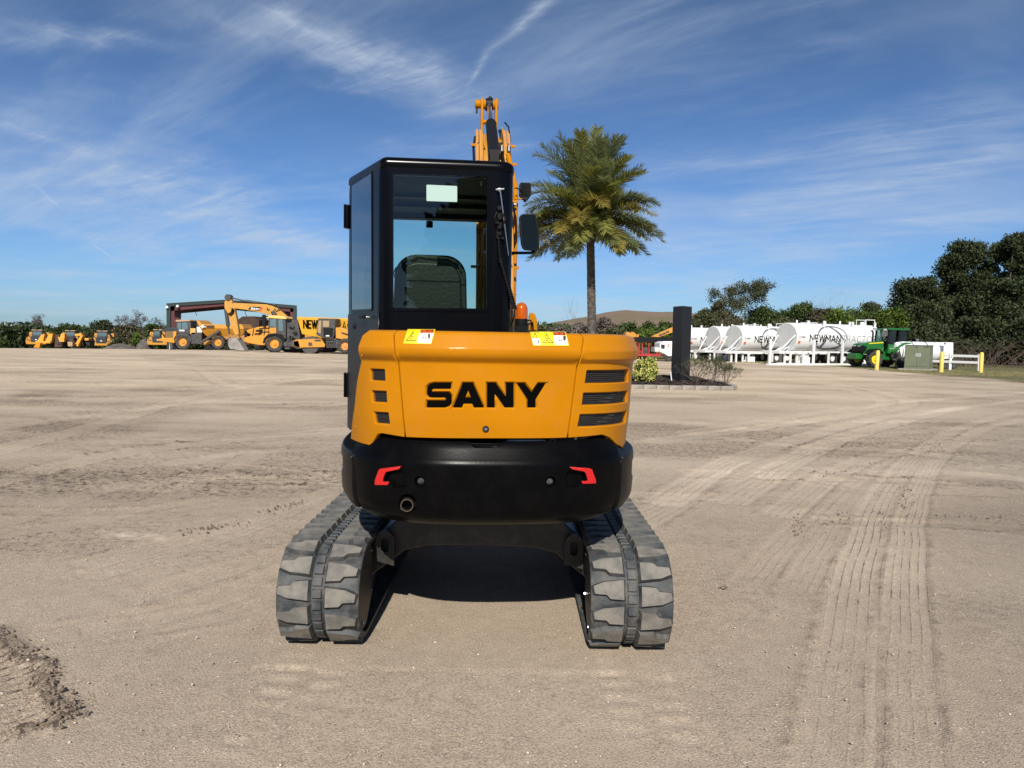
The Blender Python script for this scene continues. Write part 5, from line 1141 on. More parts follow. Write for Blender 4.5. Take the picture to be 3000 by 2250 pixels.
# ---- planting bed with its stone edging, sign pillar, shrubs, palm
MULCH = mat('dark wood mulch', (.045, .032, .024), .95, island=.6)
bed = rounded([(1.6, 24.75), (7.75, 24.75), (8.1, 32.6), (1.6, 32.6)], 1.0, 6)
mb = MB(); mb.prism(offset(bed, -.14), -.1, .10, 'z'); o = mb.build('flower_bed', mat('bed soil', (.05, .037, .028), .95, bump=.6, bscale=25), None); tagit(o, kind='structure')
rng = np.random.default_rng(21); n = 9000; px_ = rng.random(n)*6.3+1.7; py_ = rng.random(n)*7.7+24.85
k = np.array([inside((a, b), offset(bed, -.16)) for a, b in zip(px_, py_)]); px_, py_ = px_[k], py_[k]; n = len(px_)
a = rng.random(n)*PI; s = .03+.05*rng.random(n); dx, dy = np.cos(a)*s, np.sin(a)*s; t = .012; z0 = .11+.03*rng.random(n); tl_ = (rng.random(n)-.5)*.03
V = np.stack([np.stack([px_-dx-dy*.3, py_-dy+dx*.3, z0-tl_], 1), np.stack([px_+dx-dy*.3, py_+dy+dx*.3, z0+tl_], 1), np.stack([px_+dx+dy*.3, py_+dy-dx*.3, z0+tl_+.012], 1), np.stack([px_-dx+dy*.3, py_-dy-dx*.3, z0-tl_+.012], 1)], 1).reshape(-1, 3)
tagit(fast_mesh('mulch', V, np.arange(4*n).reshape(-1, 4), MULCH), 'dark brown bark mulch covering the planting bed', 'mulch', kind='stuff')
EDG = mat('weathered kerb stone', (.33, .29, .24), .9, col2=(.22, .20, .17), vscale=5, bump=.5, bscale=25)
ring = densify(bed, .05); L_ = [0]
for a, b in zip(ring, ring[1:]+ring[:1]): L_.append(L_[-1]+math.hypot(b[0]-a[0], b[1]-a[1]))
def ringpt(s):
    s = s % L_[-1]; i = max(j for j in range(len(L_)) if L_[j] <= s) if s < L_[-1] else 0; i = min(i, len(ring)-1); a, b = ring[i], ring[(i+1) % len(ring)]; t = (s-L_[i])/max(1e-6, L_[i+1]-L_[i]); return Vector((a[0]+(b[0]-a[0])*t, a[1]+(b[1]-a[1])*t, 0))
nb = int(L_[-1]/.43); proto = {}
rr_ = random.Random(4)
for i in range(nb):
    p, q = ringpt(i*L_[-1]/nb), ringpt((i+.985)*L_[-1]/nb); c = (p+q)/2
    if c.y > 29.5: continue
    front = c.y < 25.4; o = thing('edging_stone', c, 'pale weathered kerb stone edging the front of the mulched planting bed' if front else 'pale weathered kerb stone edging the side of the mulched planting bed', 'edging stone', 'edging stones round the planting bed')
    d = (q-p).normalized(); ang = math.atan2(d.y, d.x); hgt = .165+.02*rr_.random()
    mb = MB(); mb.box(c+Vector((0, 0, hgt/2-.03)), ((q-p).length, .17+.02*rr_.random(), hgt), 0, Matrix.Rotation(ang+.04*(rr_.random()-.5), 3, 'Z')); mb.build('stone', EDG, o, bevel=.018)
# pillar sign, blank dark box, corner towards the camera
A = at(1965, 1121, 28.9); B = at(1993, 1123, 28.2); C = at(2020, 1122, 28.75)
t = thing('sign_pillar', (B.x, B.y, 0), 'tall blank charcoal pillar sign standing in the mulched planting bed', 'sign')
A0, B0, C0_ = Vector((A.x, A.y, 0)), Vector((B.x, B.y, 0)), Vector((C.x, C.y, 0)); D0 = A0+(C0_-B0); topz = at(1993, 896, 28.2).z
mb = MB(); mb.prism([(q.x, q.y) for q in (A0, B0, C0_, D0)], .08, topz, 'z'); mb.build('sign_box', mat('charcoal sign cladding', (.012, .013, .015), .42, spec=.3, dust=.04, dustc=(.12, .11, .1)), t, bevel=.006)
mb = MB(); mb.prism([(q.x, q.y) for q in (A0.lerp(C0_, .1), B0.lerp(D0, .1), C0_.lerp(A0, .1), D0.lerp(B0, .1))], 0, .1, 'z'); mb.build('base', DARK, t)
mb = MB(); t = thing('marker_stake', at(1967, 1118, 28.0)*1.0, 'short white plastic stake against the foot of the charcoal pillar sign', 'stake'); p = Vector(t.location); mb.tube([p+Vector((.02, 0, -.05)), p+Vector((-.03, .05, .36))], .022, 8); mb.cyl(p+Vector((-.03, .05, .36)), p+Vector((-.03, .05, .39)), .026, n=8); mb.build('stake', WHITE, t)
# leafy variegated shrub
VAR = mat('variegated yellow green leaf', (.20, .26, .035), .5, island=.6, col2=(.50, .46, .14), vscale=9)
def shrub(px, base_y, D, w, h, label, seed):
    b = at(px, base_y, D); b = Vector((b.x, b.y, .08)); t = thing('shrub', b, label, 'shrub'); rng = np.random.default_rng(seed)
    cs = []; rs = []
    for i in range(26): a = rng.random()*2*PI; r = math.sqrt(rng.random())*.62; z = rng.random(); cs.append((b.x+math.cos(a)*r*w/2, b.y+math.sin(a)*r*w/2, b.z+.18*h+z*h*.62*(1-r*r*.5))); rs.append((.17*w, .17*w, .15*w))
    V, Q = leaves(cs, rs, 5200, .055, rng, shell=.6, asp=.5); V[:, 2] = np.maximum(V[:, 2], b.z); fast_mesh('foliage', V, Q, VAR, t)
    mb = MB()
    for i in range(14): a = rng.random()*2*PI; mb.tube([b, b+Vector((math.cos(a)*w*.16, math.sin(a)*w*.16, h*.3)), b+Vector((math.cos(a)*w*.3, math.sin(a)*w*.3, h*.62))], [.02, .014, .006], 5)
    mb.build('stems', BARK, t, fix=False)
shrub(1893, 1117, 27.3, 1.22, 1.0, 'rounded shrub with yellow green variegated leaves left of the charcoal pillar', 3)
TWIG = mat('grey brown twigs', (.17, .135, .105), .9, island=.3)
for k, (px, by, hpx, nl, lab) in enumerate(((2040, 1114, 62, 260, 'bare twiggy shrub next to the charcoal pillar, nearest it of the three'), (2083, 1118, 66, 500, 'middle sparse shrub in the bed with a few leaves on long shoots'), (2125, 1121, 52, 240, 'low twiggy shrub at the far right end of the planting bed'))):
    D = 27.6-.5*k; b = at(px, by, D); b = Vector((b.x, b.y, .08)); h = hpx/2150*D; rng = np.random.default_rng(40+k)
    t = thing('bare_shrub', b, lab, 'shrub', 'sparse shrubs in the planting bed'); mb = MB(); tips = []
    for i in range(14):
        a = rng.random()*2*PI; d = Vector((math.cos(a)*.75, math.sin(a)*.75, 1)); branch_tree(mb, b, d, h*.55, .011, 2, rng, .45, tips, .3)
    mb.build('branches', TWIG, t, fix=False)
    V, Q = leaves([tuple(q) for q in tips], [.06]*len(tips), nl*4, .022, rng, shell=.1); fast_mesh('leaves', V, Q, LEAF['olive'], t)
# ---- palm
PD = 31.0; pb = at(1737, 1080, PD); pb = Vector((pb.x, PD, .08)); crown_z = at(1731, 650, PD).z; px0 = at(1729, 650, PD).x
t = thing('palm_tree', pb, 'tall feathery date palm with a rough trunk behind the excavator', 'palm tree')
TRK = mat('palm trunk bark', (.15, .125, .105), .9, col2=(.065, .055, .047), vscale=9, bump=.6, bscale=20)
mb = MB(); prof = []; nz_ = 90
tc_ = lambda z: Vector((pb.x+(px0-pb.x)*z/crown_z, pb.y, z))
rng = np.random.default_rng(8)
mb.tube([tc_(z) for z in np.linspace(0, crown_z, 40)], [.185-.03*(z/crown_z) for z in np.linspace(0, crown_z, 40)], 14)
for i in range(64):          # overlapping leaf scars spiralling up
    z = .1+i*(crown_z-.1)/64; r = .185-.03*z/crown_z
    for k in range(9):
        a = 2*PI*(k+.5*(i % 2))/9+.1*rng.normal(); c = tc_(z)+Vector((math.cos(a)*r*.95, math.sin(a)*r*.95, 0)); o_ = Vector((math.cos(a), math.sin(a), 0)); s_2 = Vector((-o_.y, o_.x, 0)); w = .062
        mb.add([c-s_2*w, c+s_2*w, c+s_2*w*.4+o_*.028+Vector((0, 0, .085)), c-s_2*w*.4+o_*.028+Vector((0, 0, .085))], [(0, 1, 2, 3)])
mb.build('trunk', TRK, t, fix=False)
mb = MB()
for i in range(70):          # old leaf bases under the crown
    z = crown_z-.9+.9*rng.random(); a = rng.random()*2*PI; o_ = Vector((math.cos(a), math.sin(a), 0)); f = (z-crown_z+.9)/.9; c = tc_(z)+o_*.13; mb.tube([c, c+o_*(.10+.12*f)+Vector((0, 0, .22))], [.04, .02], 5)
mb.build('leaf_bases', TRK, t, fix=False)
FR = [leafmat('palm leaflet '+n_, c) for n_, c in (('blue green', (.23, .27, .115)), ('green', (.25, .265, .07)), ('yellow green', (.34, .29, .07)), ('gold', (.44, .27, .07)))]
cc = tc_(crown_z)
def frond(k, az, el, Ln, droop, mi):
    rng = np.random.default_rng(100+k); n = 74; P = cc+Vector((math.cos(az), math.sin(az), 0))*.12+Vector((0, 0, -.05+.35*max(0, math.sin(el)))); pts = [P.copy()]; dirs = []
    e = el; bend = rng.normal()*.012
    for i in range(n):
        t_ = i/n; e -= droop*(.35+1.3*t_)/n; az += bend*.5; d = Vector((math.cos(az)*math.cos(e), math.sin(az)*math.cos(e), math.sin(e))); P = P+d*(Ln/n); pts.append(P.copy()); dirs.append(d)
    vs = []; fs = []; mi_ = []
    for i in range(3, n):
        d = dirs[i]; side = d.cross(Vector((0, 0, 1))); side = side.normalized() if side.length > .05 else Vector((-math.sin(az), math.cos(az), 0)); up = side.cross(d); t_ = i/n
        ll = Ln*.16*(.45+1.1*math.sin(PI*min(1, .10+t_*.86)))*(.85+.3*rng.random()); w = .019
        for sd in (-1, 1):
            for rep in range(2):
                jj = rng.normal()*.16; L1 = (side*sd*(.80)+d*(.62+.35*t_+jj)+up*(.34+rng.normal()*.26-.15*rep)).normalized(); b = pts[i]+d*(.5*rep*Ln/n); m_ = b+L1*ll*.5; tip = b+L1*ll+Vector((0, 0, -.10*ll)); wv = L1.cross(up).normalized()*w
                q = len(vs); vs += [b-wv*.5, b+wv*.5, m_+wv, m_-wv, tip]; fs += [(q, q+1, q+2, q+3)]; fs += [(q+3, q+2, q+4)]
    mb = MB(); mb.add(vs, fs, 0); mb.tube(pts, [.022*(1-.85*i/n) for i in range(n+1)], 5, 1)
    mb.build('frond', [FR[mi], FR[2]], t, fix=False)
rng = np.random.default_rng(77); NF = 98
for k in range(NF):
    u = (k+.5)/NF; az = k*2.39996+.15*rng.normal()
    el = R_(86-112*u**.95+5*rng.normal())        # from upright spears to hanging skirts
    Ln = 3.42+.38*max(0, 1-u*3.2)-.32*math.sin(PI*min(1, u*1.3))**2-.85*max(0, u-.7)*2; Ln *= (.90+.10*rng.random())*(1-.07*max(0, math.cos(az))); dr = R_(16+50*math.sin(PI*min(1, u*1.1))**1.0+7*rng.normal())
    if u > .85: dr = R_(10)
    mi = (0 if rng.random() < .6 else 1) if u < .50 else (1 if rng.random() < .7 else 2) if u < .72 else (2 if rng.random() < .5 else 1) if u < .88 else (3 if rng.random() < .06 else 0)
    frond(k, az, el, Ln, dr, mi)
# ---- white tank trailers
TR = 1.085; TL = 9.1
def tank_proto():
    t = thing('tank_trailer', (0, 0, 0), 'x', 'tank trailer', 'white water tank trailers in a row'); zc = 2.10
    mb = MB(); pr = [(.02, 0), (TR*.8, .0), (TR-.03, .005), (TR, .03), (TR, TL-.05), (TR-.04, TL), (TR*.55, TL+.22), (.02, TL+.30)]
    mb.lathe([(r, x) for r, x in pr], (0, 0, zc), 'x', 56); mb.build('tank', WHITE, t, ang=30)
    mb = MB(); mb.lathe([(.02, -.006), (TR-.05, -.006), (TR-.05, .002)], (0, 0, zc), 'x', 56); mb.build('tank_end', WDISC, t, ang=30)
    for x in (2.3, 4.6, 6.9): mb = MB(); mb.lathe([(TR-.002, x-.012), (TR+.003, x), (TR-.002, x+.012)], (0, 0, zc), 'x', 56, 0, False); mb.build('weld_seam', WDISC, t, ang=60)
    mb = MB()
    for x, h, r in ((1.0, .22, .07), (2.2, .20, .09), (4.0, .2, .07), (5.6, .26, .07), (6.7, .22, .09)):
        mb.cyl((x, .0, zc+TR-.05), (x, 0, zc+TR+h), r, n=12); mb.cyl((x, 0, zc+TR+h-.05), (x+.0, 0, zc+TR+h), r*1.5, n=12) if r > .08 else None
    mb.build('filler_necks', WHITE, t)
    for x in (3.1, 6.2, 8.7):
        mb = MB(); a = R_(48); y, z = -math.cos(a)*TR, math.sin(a)*TR; mb.box((x, y*.98, zc+TR*.90), (.14, .10, .62)); mb.build('side_post', WHITE, t)
    mb = MB(); mb.cyl((8.2, 0, zc+TR-.05), (8.2, 0, zc+TR+.25), .25, n=18); mb.tube([(7.9, -.5, zc+.95), (7.9, -.5, zc+1.5), (8.9, -.5, zc+1.5), (8.9, -.5, zc+.95)], .035, 8); mb.tube([(7.9, .4, zc+.95), (7.9, .4, zc+1.5), (8.9, .4, zc+1.5), (8.9, .4, zc+.95)], .035, 8); mb.tube([(8.9, -.5, zc+1.5), (8.9, .4, zc+1.5)], .035, 8); mb.build('top_guard', WHITE, t)
    sx = lambda u, v, l, k=0: Vector((u, -math.cos((v-zc)/TR)*(TR+.004+l+k), zc+math.sin((v-zc)/TR)*(TR+.004+l+k)))
    mb = MB(); s_, w = strokes('NEWMAN', 0, 0, .48, .26); k_ = 3.2/w; ribbon(mb, [[(1.30+a*k_, zc-.30+b) for a, b in l] for l in s_], .085, lambda u, v, l: sx(u, v, l, .004), .12, 0, .0004); mb.build('lettering', INK, t, fix=False)
    mb = MB(); s_, w = strokes('TRACTOR', 0, 0, .48, .30); k_ = 3.7/w; ribbon(mb, [[(4.72+a*k_, zc-.30+b) for a, b in l] for l in s_], .038, lambda u, v, l: sx(u, v, l, .004), .12, 0, .0004); mb.build('lettering', INKT, t, fix=False)
    mb = MB(); s_, w = strokes('K', 0, 0, .13, .2, .2); s2, w2 = strokes('lein', .12, 0, .13, .25, .2); ribbon(mb, [[(.42+a, zc-.05+b) for a, b in l] for l in s_+s2], .032, sx, .2); ribbon(mb, [arc(.26, zc+.015, .085, .10, 0, 360, 14), [(.20, zc+.015), (.32, zc+.015)]], .02, sx, .2); mb.build('maker_mark', INKT, t, fix=False)
    # round emblem of sweeping grey bands
    mb = MB(); cx, cz = 3.45, zc-.02
    def band(pts, ws, mi=0):
        ws = ws if isinstance(ws, list) else [ws]*len(pts); tt = np.linspace(0, len(pts)-1, (len(pts)-1)*7+1); xs_ = np.interp(tt, range(len(pts)), [p[0] for p in pts]); zs_ = np.interp(tt, range(len(pts)), [p[1] for p in pts]); ws = list(np.interp(tt, range(len(ws)), ws)); pts = list(zip(xs_, zs_))
        N = len(pts); vs = []
        for i, (x, z) in enumerate(pts):
            a = pts[max(0, i-1)]; b = pts[min(N-1, i+1)]; d = Vector((b[0]-a[0], b[1]-a[1])).normalized(); w_ = ws[i] if isinstance(ws, list) else ws; vs += [sx(x-d.y*w_/2, z+d.x*w_/2, 0), sx(x+d.y*w_/2, z-d.x*w_/2, 0)]
        mb.add(vs, [(2*i, 2*i+1, 2*i+3, 2*i+2) for i in range(N-1)], mi)
    E = lambda a, rx=1.55, rz=1.02: (cx+.12+rx*math.cos(R_(a))+.22*math.sin(R_(a)), cz+rz*math.sin(R_(a)))
    band([E(a) for a in range(215, -20, -6)], [.07+.10*abs(math.sin(R_(a*1.0))) for a in range(215, -20, -6)])
    band([E(a) for a in range(-20, -146, -6)], [.16+.05*abs(math.sin(R_(a))) for a in range(-20, -146, -6)])
    band([(cx+.15, cz+.98), (cx+.5, cz+.75), (cx+.95, cz+.35), (cx+1.35, cz-.1), (cx+1.55, cz-.3)], [.14, .22, .20, .12, .05])
    band([(cx-1.0, cz+.18), (cx-.4, cz+.12), (cx+.3, cz-.08), (cx+.9, cz-.36), (cx+1.2, cz-.55)], [.30, .34, .30, .22, .08])
    band([(cx-.5, cz+.05), (cx-.62, cz-.35), (cx-.78, cz-.75), (cx-.75, cz-1.0)], [.16, .26, .34, .4])
    mb.build('emblem', GREYP, t, fix=False)
    # chassis: hitch frame in front of the disc, braces, legs, wheels and the skid stand on the near side
    mb = MB(); mb.box((4.6, -.42, .92), (9.6, .14, .2)); mb.box((4.6, .42, .92), (9.6, .14, .2))
    for x in (.3, 2.8, 5.2, 8.4): mb.box((x, 0, .96), (.16, 1.9, .16))
    mb.box((-.75, 0, .95), (1.5, 1.7, .20)); mb.box((-1.5, -.35, .93), (.22, 1.2, .16)); mb.build('chassis', WHITE, t)
    mb = MB()
    for y in (-.75, .75): mb.bar((-1.1, y*.6, 1.05), (.0, y*1.15, zc+.15), .07, .07); mb.bar((-.75, y*.35, 1.05), (.0, y*.35, 1.35), .06, .06)
    mb.tube([(-1.35, -.3, 1.0), (-.9, -.2, 1.2), (-.5, .2, 1.2), (-.4, .5, 1.05)], .07, 8); mb.build('hitch_frame', WHITE, t)
    mb = MB()
    for x in (-1.0, .2): mb.box((x, -.9, .45), (.12, .12, .9)); mb.box((x, .7, .45), (.12, .12, .9))
    mb.bar((.35, -.85, .1), (1.1, -.85, .85), .08, .08); mb.bar((-.9, -.85, .12), (-1.7, -.85, .12), .1, .1); mb.build('landing_legs', GREYP if 0 else WHITE, t)
    mb = MB(); yn = -1.35
    mb.box((2.2, yn, .07), (10.6, .30, .14))
    for x in (-.9, .4, 3.0, 5.8, 7.4): mb.box((x, yn, .55), (.12, .12, 1.0))
    mb.box((3.4, yn+.13, 1.00), (9.4, .08, .11)); mb.build('skid_stand', WHITE, t)
    for x in (-3.0, 1.33, 4.33): mb = MB(); mb.box((x, yn-.1, .97), (.16, .12, 1.9)); mb.build('stake_post', WHITE, t)
    mb = MB(); mb.box((.9, -1.0, .35), (.75, .35, .5)); mb.build('pump_box', WHITE, t); mb = MB(); mb.box((6.9, -1.0, .45), (.9, .4, .6)); mb.build('pump_box', WHITE, t)
    for x in (3.9, 5.1):
        for y in (-.82, .82):
            mb = MB(); mb.lathe([(.24, -.14), (.44, -.15), (.52, -.11), (.52, .11), (.44, .15), (.24, .14)], (x, y, .52), 'y', 24, 0, False); wh = mb.build('wheel', TYRE, t); mb = MB(); mb.lathe([(.02, -.09), (.10, -.12), (.14, -.08), (.24, -.10), (.25, .05)], (x, y, .52), 'y', 20); mb.build('rim', WHITE, wh)
    mb = MB(); mb.box((.25, -1.055, zc-.35), (.22, .01, .14)); mb.build('reflector_tape', OST, t)
    return t
tp = tank_proto(); tanks = [(2304, 987, 56.0, 1.0), (2150, 991, 61.5, 1.0), (2088, 991, 66.0, 1.0), (2000, 992, 70.0, 1.0)]
labs = ['nearest white tank trailer with the whole NEWMAN TRACTOR lettering in view', 'second white tank trailer, its lettering cut off by the nearest tank', 'third white tank trailer, mostly hidden by the second tank disc', 'farthest white tank trailer, its end hidden behind the charcoal pillar']
for i, (px, py, D, k) in enumerate(tanks):
    o = tp if i == 0 else copy_tree(tp, None, ('stake_post',)); p = at(px, py, D); o.location = (p.x, p.y, 0); o.rotation_euler = (0, 0, R_(25)); o['label'] = labs[i]
    o.location.z = p.z-2.10
# ---- tractor
GRN = mat('green tractor paint', (.012, .13, .022), .35, coat=.4); YR_ = mat('yellow rim paint', (.85, .62, .01), .4)
def tyre_mb(c, r, w, n=30, lug=.05, ax='y'):
    mb = MB(); c = Vector(c); mb.lathe([(r*.52, -w*.38), (r*.72, -w*.5), (r*.95-lug, -w*.46), (r-lug, -w*.34), (r-lug, w*.34), (r*.95-lug, w*.46), (r*.72, w*.5), (r*.52, w*.38)], c, ax, n, 0, False)
    for i in range(n):
        a = 2*PI*i/n; ex = Vector((math.cos(a), 0, math.sin(a))); tz = Vector((-math.sin(a), 0, math.cos(a)))
        sd = 1 if i % 2 else -1; mb.bar(c+ex*(r-lug*.6)+Vector((0, sd*w*.03, 0)), c+ex*(r-lug*.7)+Vector((0, sd*w*.46, 0))-tz*r*.13, r*.07, lug*1.3)
    return mb
def wheel(t, c, r, w, rimm, side=-1, n=26, lug=.05, name='wheel'):
    wh = tyre_mb(c, r, w, n, lug).build(name, TYRE, t); mb = MB(); s = side
    mb.lathe([(.01, s*w*.28), (r*.16, s*w*.30), (r*.18, s*w*.18), (r*.40, s*w*.14), (r*.52, s*w*.34), (r*.55, s*w*.36), (r*.55, -s*w*.3)], c, 'y', 24); mb.build('rim', rimm, wh, fix=True)
    return wh
tl0 = thing('tractor', (0, 0, 0), 'green farm tractor with yellow wheel rims parked behind a yellow bollard', 'tractor')
mb = MB(); mb.prism([(1.45, .95), (3.0, .95), (3.28, 1.15), (3.32, 1.45), (3.2, 1.68), (2.6, 1.80), (1.35, 1.92), (1.3, 1.2)], -.42, .42, 'y'); hd = mb.build('bonnet', GRN, tl0, bevel=.06)
mb = MB(); mb.prism([(1.4, 1.83), (2.6, 1.74), (2.6, 1.68), (1.4, 1.76)], -.434, .434, 'y'); mb.build('yellow_stripe', YR_, hd)
mb = MB(); mb.prism([(3.05, 1.02), (3.30, 1.12), (3.345, 1.45), (3.2, 1.60), (2.75, 1.50), (2.85, 1.2)], -.436, .436, 'y'); mb.build('grille', PLAS, hd, bevel=.02)
for s in (-1, 1):
    mb = MB(); mb.prism([(3.18, 1.50), (3.30, 1.44), (3.31, 1.56), (3.24, 1.61)], s*.28-.13, s*.28+.13, 'y'); mb.build('headlight', STEEL, hd, bevel=.01)
mb = MB(); mb.box((3.45, 0, .80), (.4, .95, .42)); mb.box((2.2, 0, .75), (2.4, .5, .35)); mb.box((.5, 0, .85), (1.9, .7, .6)); mb.build('front_weight', GRN, tl0, bevel=.05)
mb = MB(); mb.box((.45, 0, 1.35), (1.45, 1.35, .7)); mb.build('cab_base', GRN, tl0, bevel=.08)
mb = MB()
for x, y, h in ((1.25, -.62, 2.68), (1.25, .62, 2.68), (.45, -.72, 2.68), (.45, .72, 2.68), (-.35, -.68, 2.68), (-.35, .68, 2.68)): mb.bar((x, y, 1.45), (x-.10, y, h), .09, .09)
mb.box((.5, 0, 1.7), (1.5, 1.3, .06)); cb_ = mb.build('cab_frame', PLAS, tl0)
mb = MB(); mb.box((.42, 0, 2.2), (1.40, 1.26, .96)); mb.build('cab_glass', glassmat('tractor glass', (.45, .62, .58), 2.0), cb_)
mb = MB(); mb.box((.1, 0, 1.9), (.3, .5, .7)); mb.build('seat', PLAS, cb_)
mb = MB(); mb.box((.42, 0, 2.76), (1.85, 1.62, .13)); mb.build('roof', GRN, tl0, bevel=.04)
mb = MB(); mb.box((1.33, -.5, 2.72), (.08, .3, .12)); mb.box((1.33, .5, 2.72), (.08, .3, .12)); mb.build('roof_lamps', STEEL, tl0)
mb = MB(); mb.tube([(1.45, -.60, 1.5), (1.45, -.60, 2.5), (1.48, -.62, 2.6), (1.56, -.66, 2.66)], .065, 10); mb.build('exhaust_stack', PLAS, tl0)
for s in (-1, 1):
    wheel(tl0, (2.55, s*.92, .62), .62, .46, YR_, s, 22, .05); wheel(tl0, (0, s*.95, .85), .85, .52, YR_, s, 26, .06)
    mb = MB(); pl = [(.98*math.cos(R_(a)), .85+.98*math.sin(R_(a))) for a in range(15, 171, 12)]; pl += [(.88*math.cos(R_(a)), .85+.88*math.sin(R_(a))) for a in range(170, 14, -12)]; mb.prism(pl, s*.66, s*1.2, 'y'); mb.build('fender', GRN, tl0, bevel=.02)
    mb = MB(); pl = [(2.55+.74*math.cos(R_(a)), .62+.74*math.sin(R_(a))) for a in range(35, 150, 12)]; pl += [(2.55+.69*math.cos(R_(a)), .62+.69*math.sin(R_(a))) for a in range(149, 34, -12)]; mb.prism(pl, s*.70, s*1.14, 'y'); mb.build('front_mudguard', PLAS, tl0)
g = gnd(2620, 1077); tl0.location = (g.x, g.y, 0); tl0.rotation_euler = (0, 0, PI+R_(14))
# white poly tank mounted behind the tractor, sprayer trailer
WPOLY = mat('white poly tank', (.74, .76, .74), .4)
p = at(2660, 1045, 53.5); t = thing('sprayer', (p.x, p.y, 0), 'sprayer with rounded white tank and dark frame between the tractor and the green cabinet', 'sprayer')
c = at(2655, 1030, 52.6); mb = MB(); r = .72; mb.lathe([(.02, -1.35), (.35, -1.32), (.6, -1.2), (r, -.95), (r, 1.6), (.6, 1.8), (.3, 1.9), (.02, 1.92)], (c.x+.3, c.y, c.z), 'x', 30); mb.build('tank', WPOLY, t)
mb = MB()
for dx in (-.9, -.1, .9): mb.lathe([(r+.015, dx-.03), (r+.015, dx+.03), (r-.01, dx+.03), (r-.01, dx-.03)], (c.x+.3, c.y, c.z), 'x', 30, 0, False)
mb.build('strap', mat('teal strap', (.02, .10, .11), .5), t)
mb = MB(); mb.box((c.x, c.y-.5, .62), (2.4, .1, .12)); mb.box((c.x, c.y+.5, .62), (2.4, .1, .12))
for dx in (-1.0, -.6, .2, .9): mb.bar((c.x+dx, c.y-.55, .1), (c.x+dx+.1, c.y-.55, 1.05), .08, .08)
mb.box((c.x-.3, c.y-.6, .5), (.5, .2, .3)); mb.build('frame', DARK, t)
mb = MB(); mb.box((c.x-.35, c.y-.75, .80), (.3, .1, .16), 0); mb.box((c.x-.2, c.y-.72, .35), (.55, .1, .16), 1); mb.build('fittings', [OST, WHITE], t)
for dx in (-.35, .75): wheel(t, (c.x+dx, c.y-.1, .36), .36, .22, DARK, -1, 14, .01)
# green cabinet (transformer)
CAB_ = mat('olive green cabinet paint', (.165, .185, .115), .5, var=.12, vscale=2)
A = gnd(2648, 1083); Bq = gnd(2721, 1085.5); hgt = at(2650, 1009, A.y).z; Bq = Vector((Bq.x, Bq.y, 0)); A = Vector((A.x, A.y, 0)); d = (Bq-A).normalized(); nn = Vector((-d.y, d.x, 0)); dp = 1.75
nn = (nn+d*.0).normalized(); t = thing('transformer_cabinet', A, 'olive green steel utility cabinet with double doors between yellow bollards', 'utility cabinet'); wdt = (Bq-A).length; Rz = Matrix.Rotation(math.atan2(d.y, d.x)-R_(4), 4, 'Z'); XT = Matrix.Translation(A) @ Rz
mb = MB(XT); mb.box((wdt/2, dp/2, hgt*.53), (wdt, dp, hgt*.90)); mb.prism([(-.03, hgt*.965), (-.03, hgt*.985), (dp+.02, hgt*.99), (dp+.02, hgt*.965)], -.03, wdt+.03, 'x'); mb.box((wdt/2, dp/2, hgt*.05), (wdt+.03, dp+.03, hgt*.10)); bd = mb.build('cabinet_body', CAB_, t, bevel=.012)
for k in (0, 1):
    mb = MB(XT); w = wdt/2-.03; x = .02+k*(w+.02)+w/2; mb.box((x, -.012, hgt*.54), (w, .02, hgt*.80)); mb.build('door', CAB_, t, bevel=.006)
mb = MB(XT); mb.box((wdt*.56, -.028, hgt*.60), (.30, .006, .20)); mb.build('notice', mat('grey notice', (.45, .47, .45), .5), t)
mb = MB(XT); mb.box((wdt*.56, -.033, hgt*.62), (.22, .002, .02)); mb.box((wdt*.56, -.033, hgt*.59), (.22, .002, .02)); mb.box((wdt*.47, -.028, hgt*.90), (.07, .01, .07)); mb.box((wdt*.88, -.028, hgt*.92), (.28, .01, .05)); mb.build('vent', DARK, t)
mb = MB(XT); mb.box((wdt/2, dp/2, .03), (wdt+.6, dp+.6, .10)); mb.build('concrete_pad', mat('concrete pad', (.36, .34, .31), .9, var=.2, vscale=3), t, bevel=.01)
# bollards
BOL = mat('yellow bollard paint', (.80, .58, .12), .5, var=.12, vscale=2, dust=.15)
bl0 = thing('bollard', (0, 0, 0), 'x', 'bollard', 'yellow steel bollards by the grass verge')
mb = MB(); mb.lathe([(.12, -.3), (.12, 1.20), (.10, 1.245), (.07, 1.275), (.02, 1.29)], (0, 0, 0), 'z', 22); mb.build('post', BOL, bl0); mb = MB(); mb.lathe([(.20, -.02), (.18, .02), (.02, .025)], (0, 0, 0), 'z', 18); mb.build('footing', mat('bollard concrete', (.3, .28, .25), .9), bl0)
for i, (px, py, lab) in enumerate(((2568, 1085, 'leaning yellow bollard in front of the green tractor wheel'), (2757, 1091, 'yellow bollard right beside the olive green cabinet'), (2873, 1092, 'yellow bollard at the right end of the white rail fence'))):
    o = bl0 if i == 0 else copy_tree(bl0); g = gnd(px, py); o.location = (g.x, g.y, 0); o['label'] = lab; o.rotation_euler = (R_(1), R_((1.2, 0, -.5)[i]), 0)
# white two rail fence
a = gnd(2771, 1083); b = gnd(2866, 1087); t = thing('rail_fence', (a.x, a.y, 0), 'white two rail fence ending at the rightmost yellow bollard', 'fence'); a = Vector((a.x, a.y, 0)); b = Vector((b.x, b.y, 0)); d = (b-a).normalized(); a2 = a-d*1.6
for q in (a2, a.lerp(b, .12), b): mb = MB(); mb.box(q+Vector((0, 0, .52)), (.16, .14, 1.15)); mb.box(q+Vector((0, 0, 1.11)), (.19, .17, .03)); mb.build('post', WHITE, t, bevel=.006)
for z in (.98, .56): mb = MB(); mb.bar(a2+Vector((0, -.09, z)), b+Vector((0, -.09, z)), .05, .16); mb.build('rail', WHITE, t, bevel=.005)
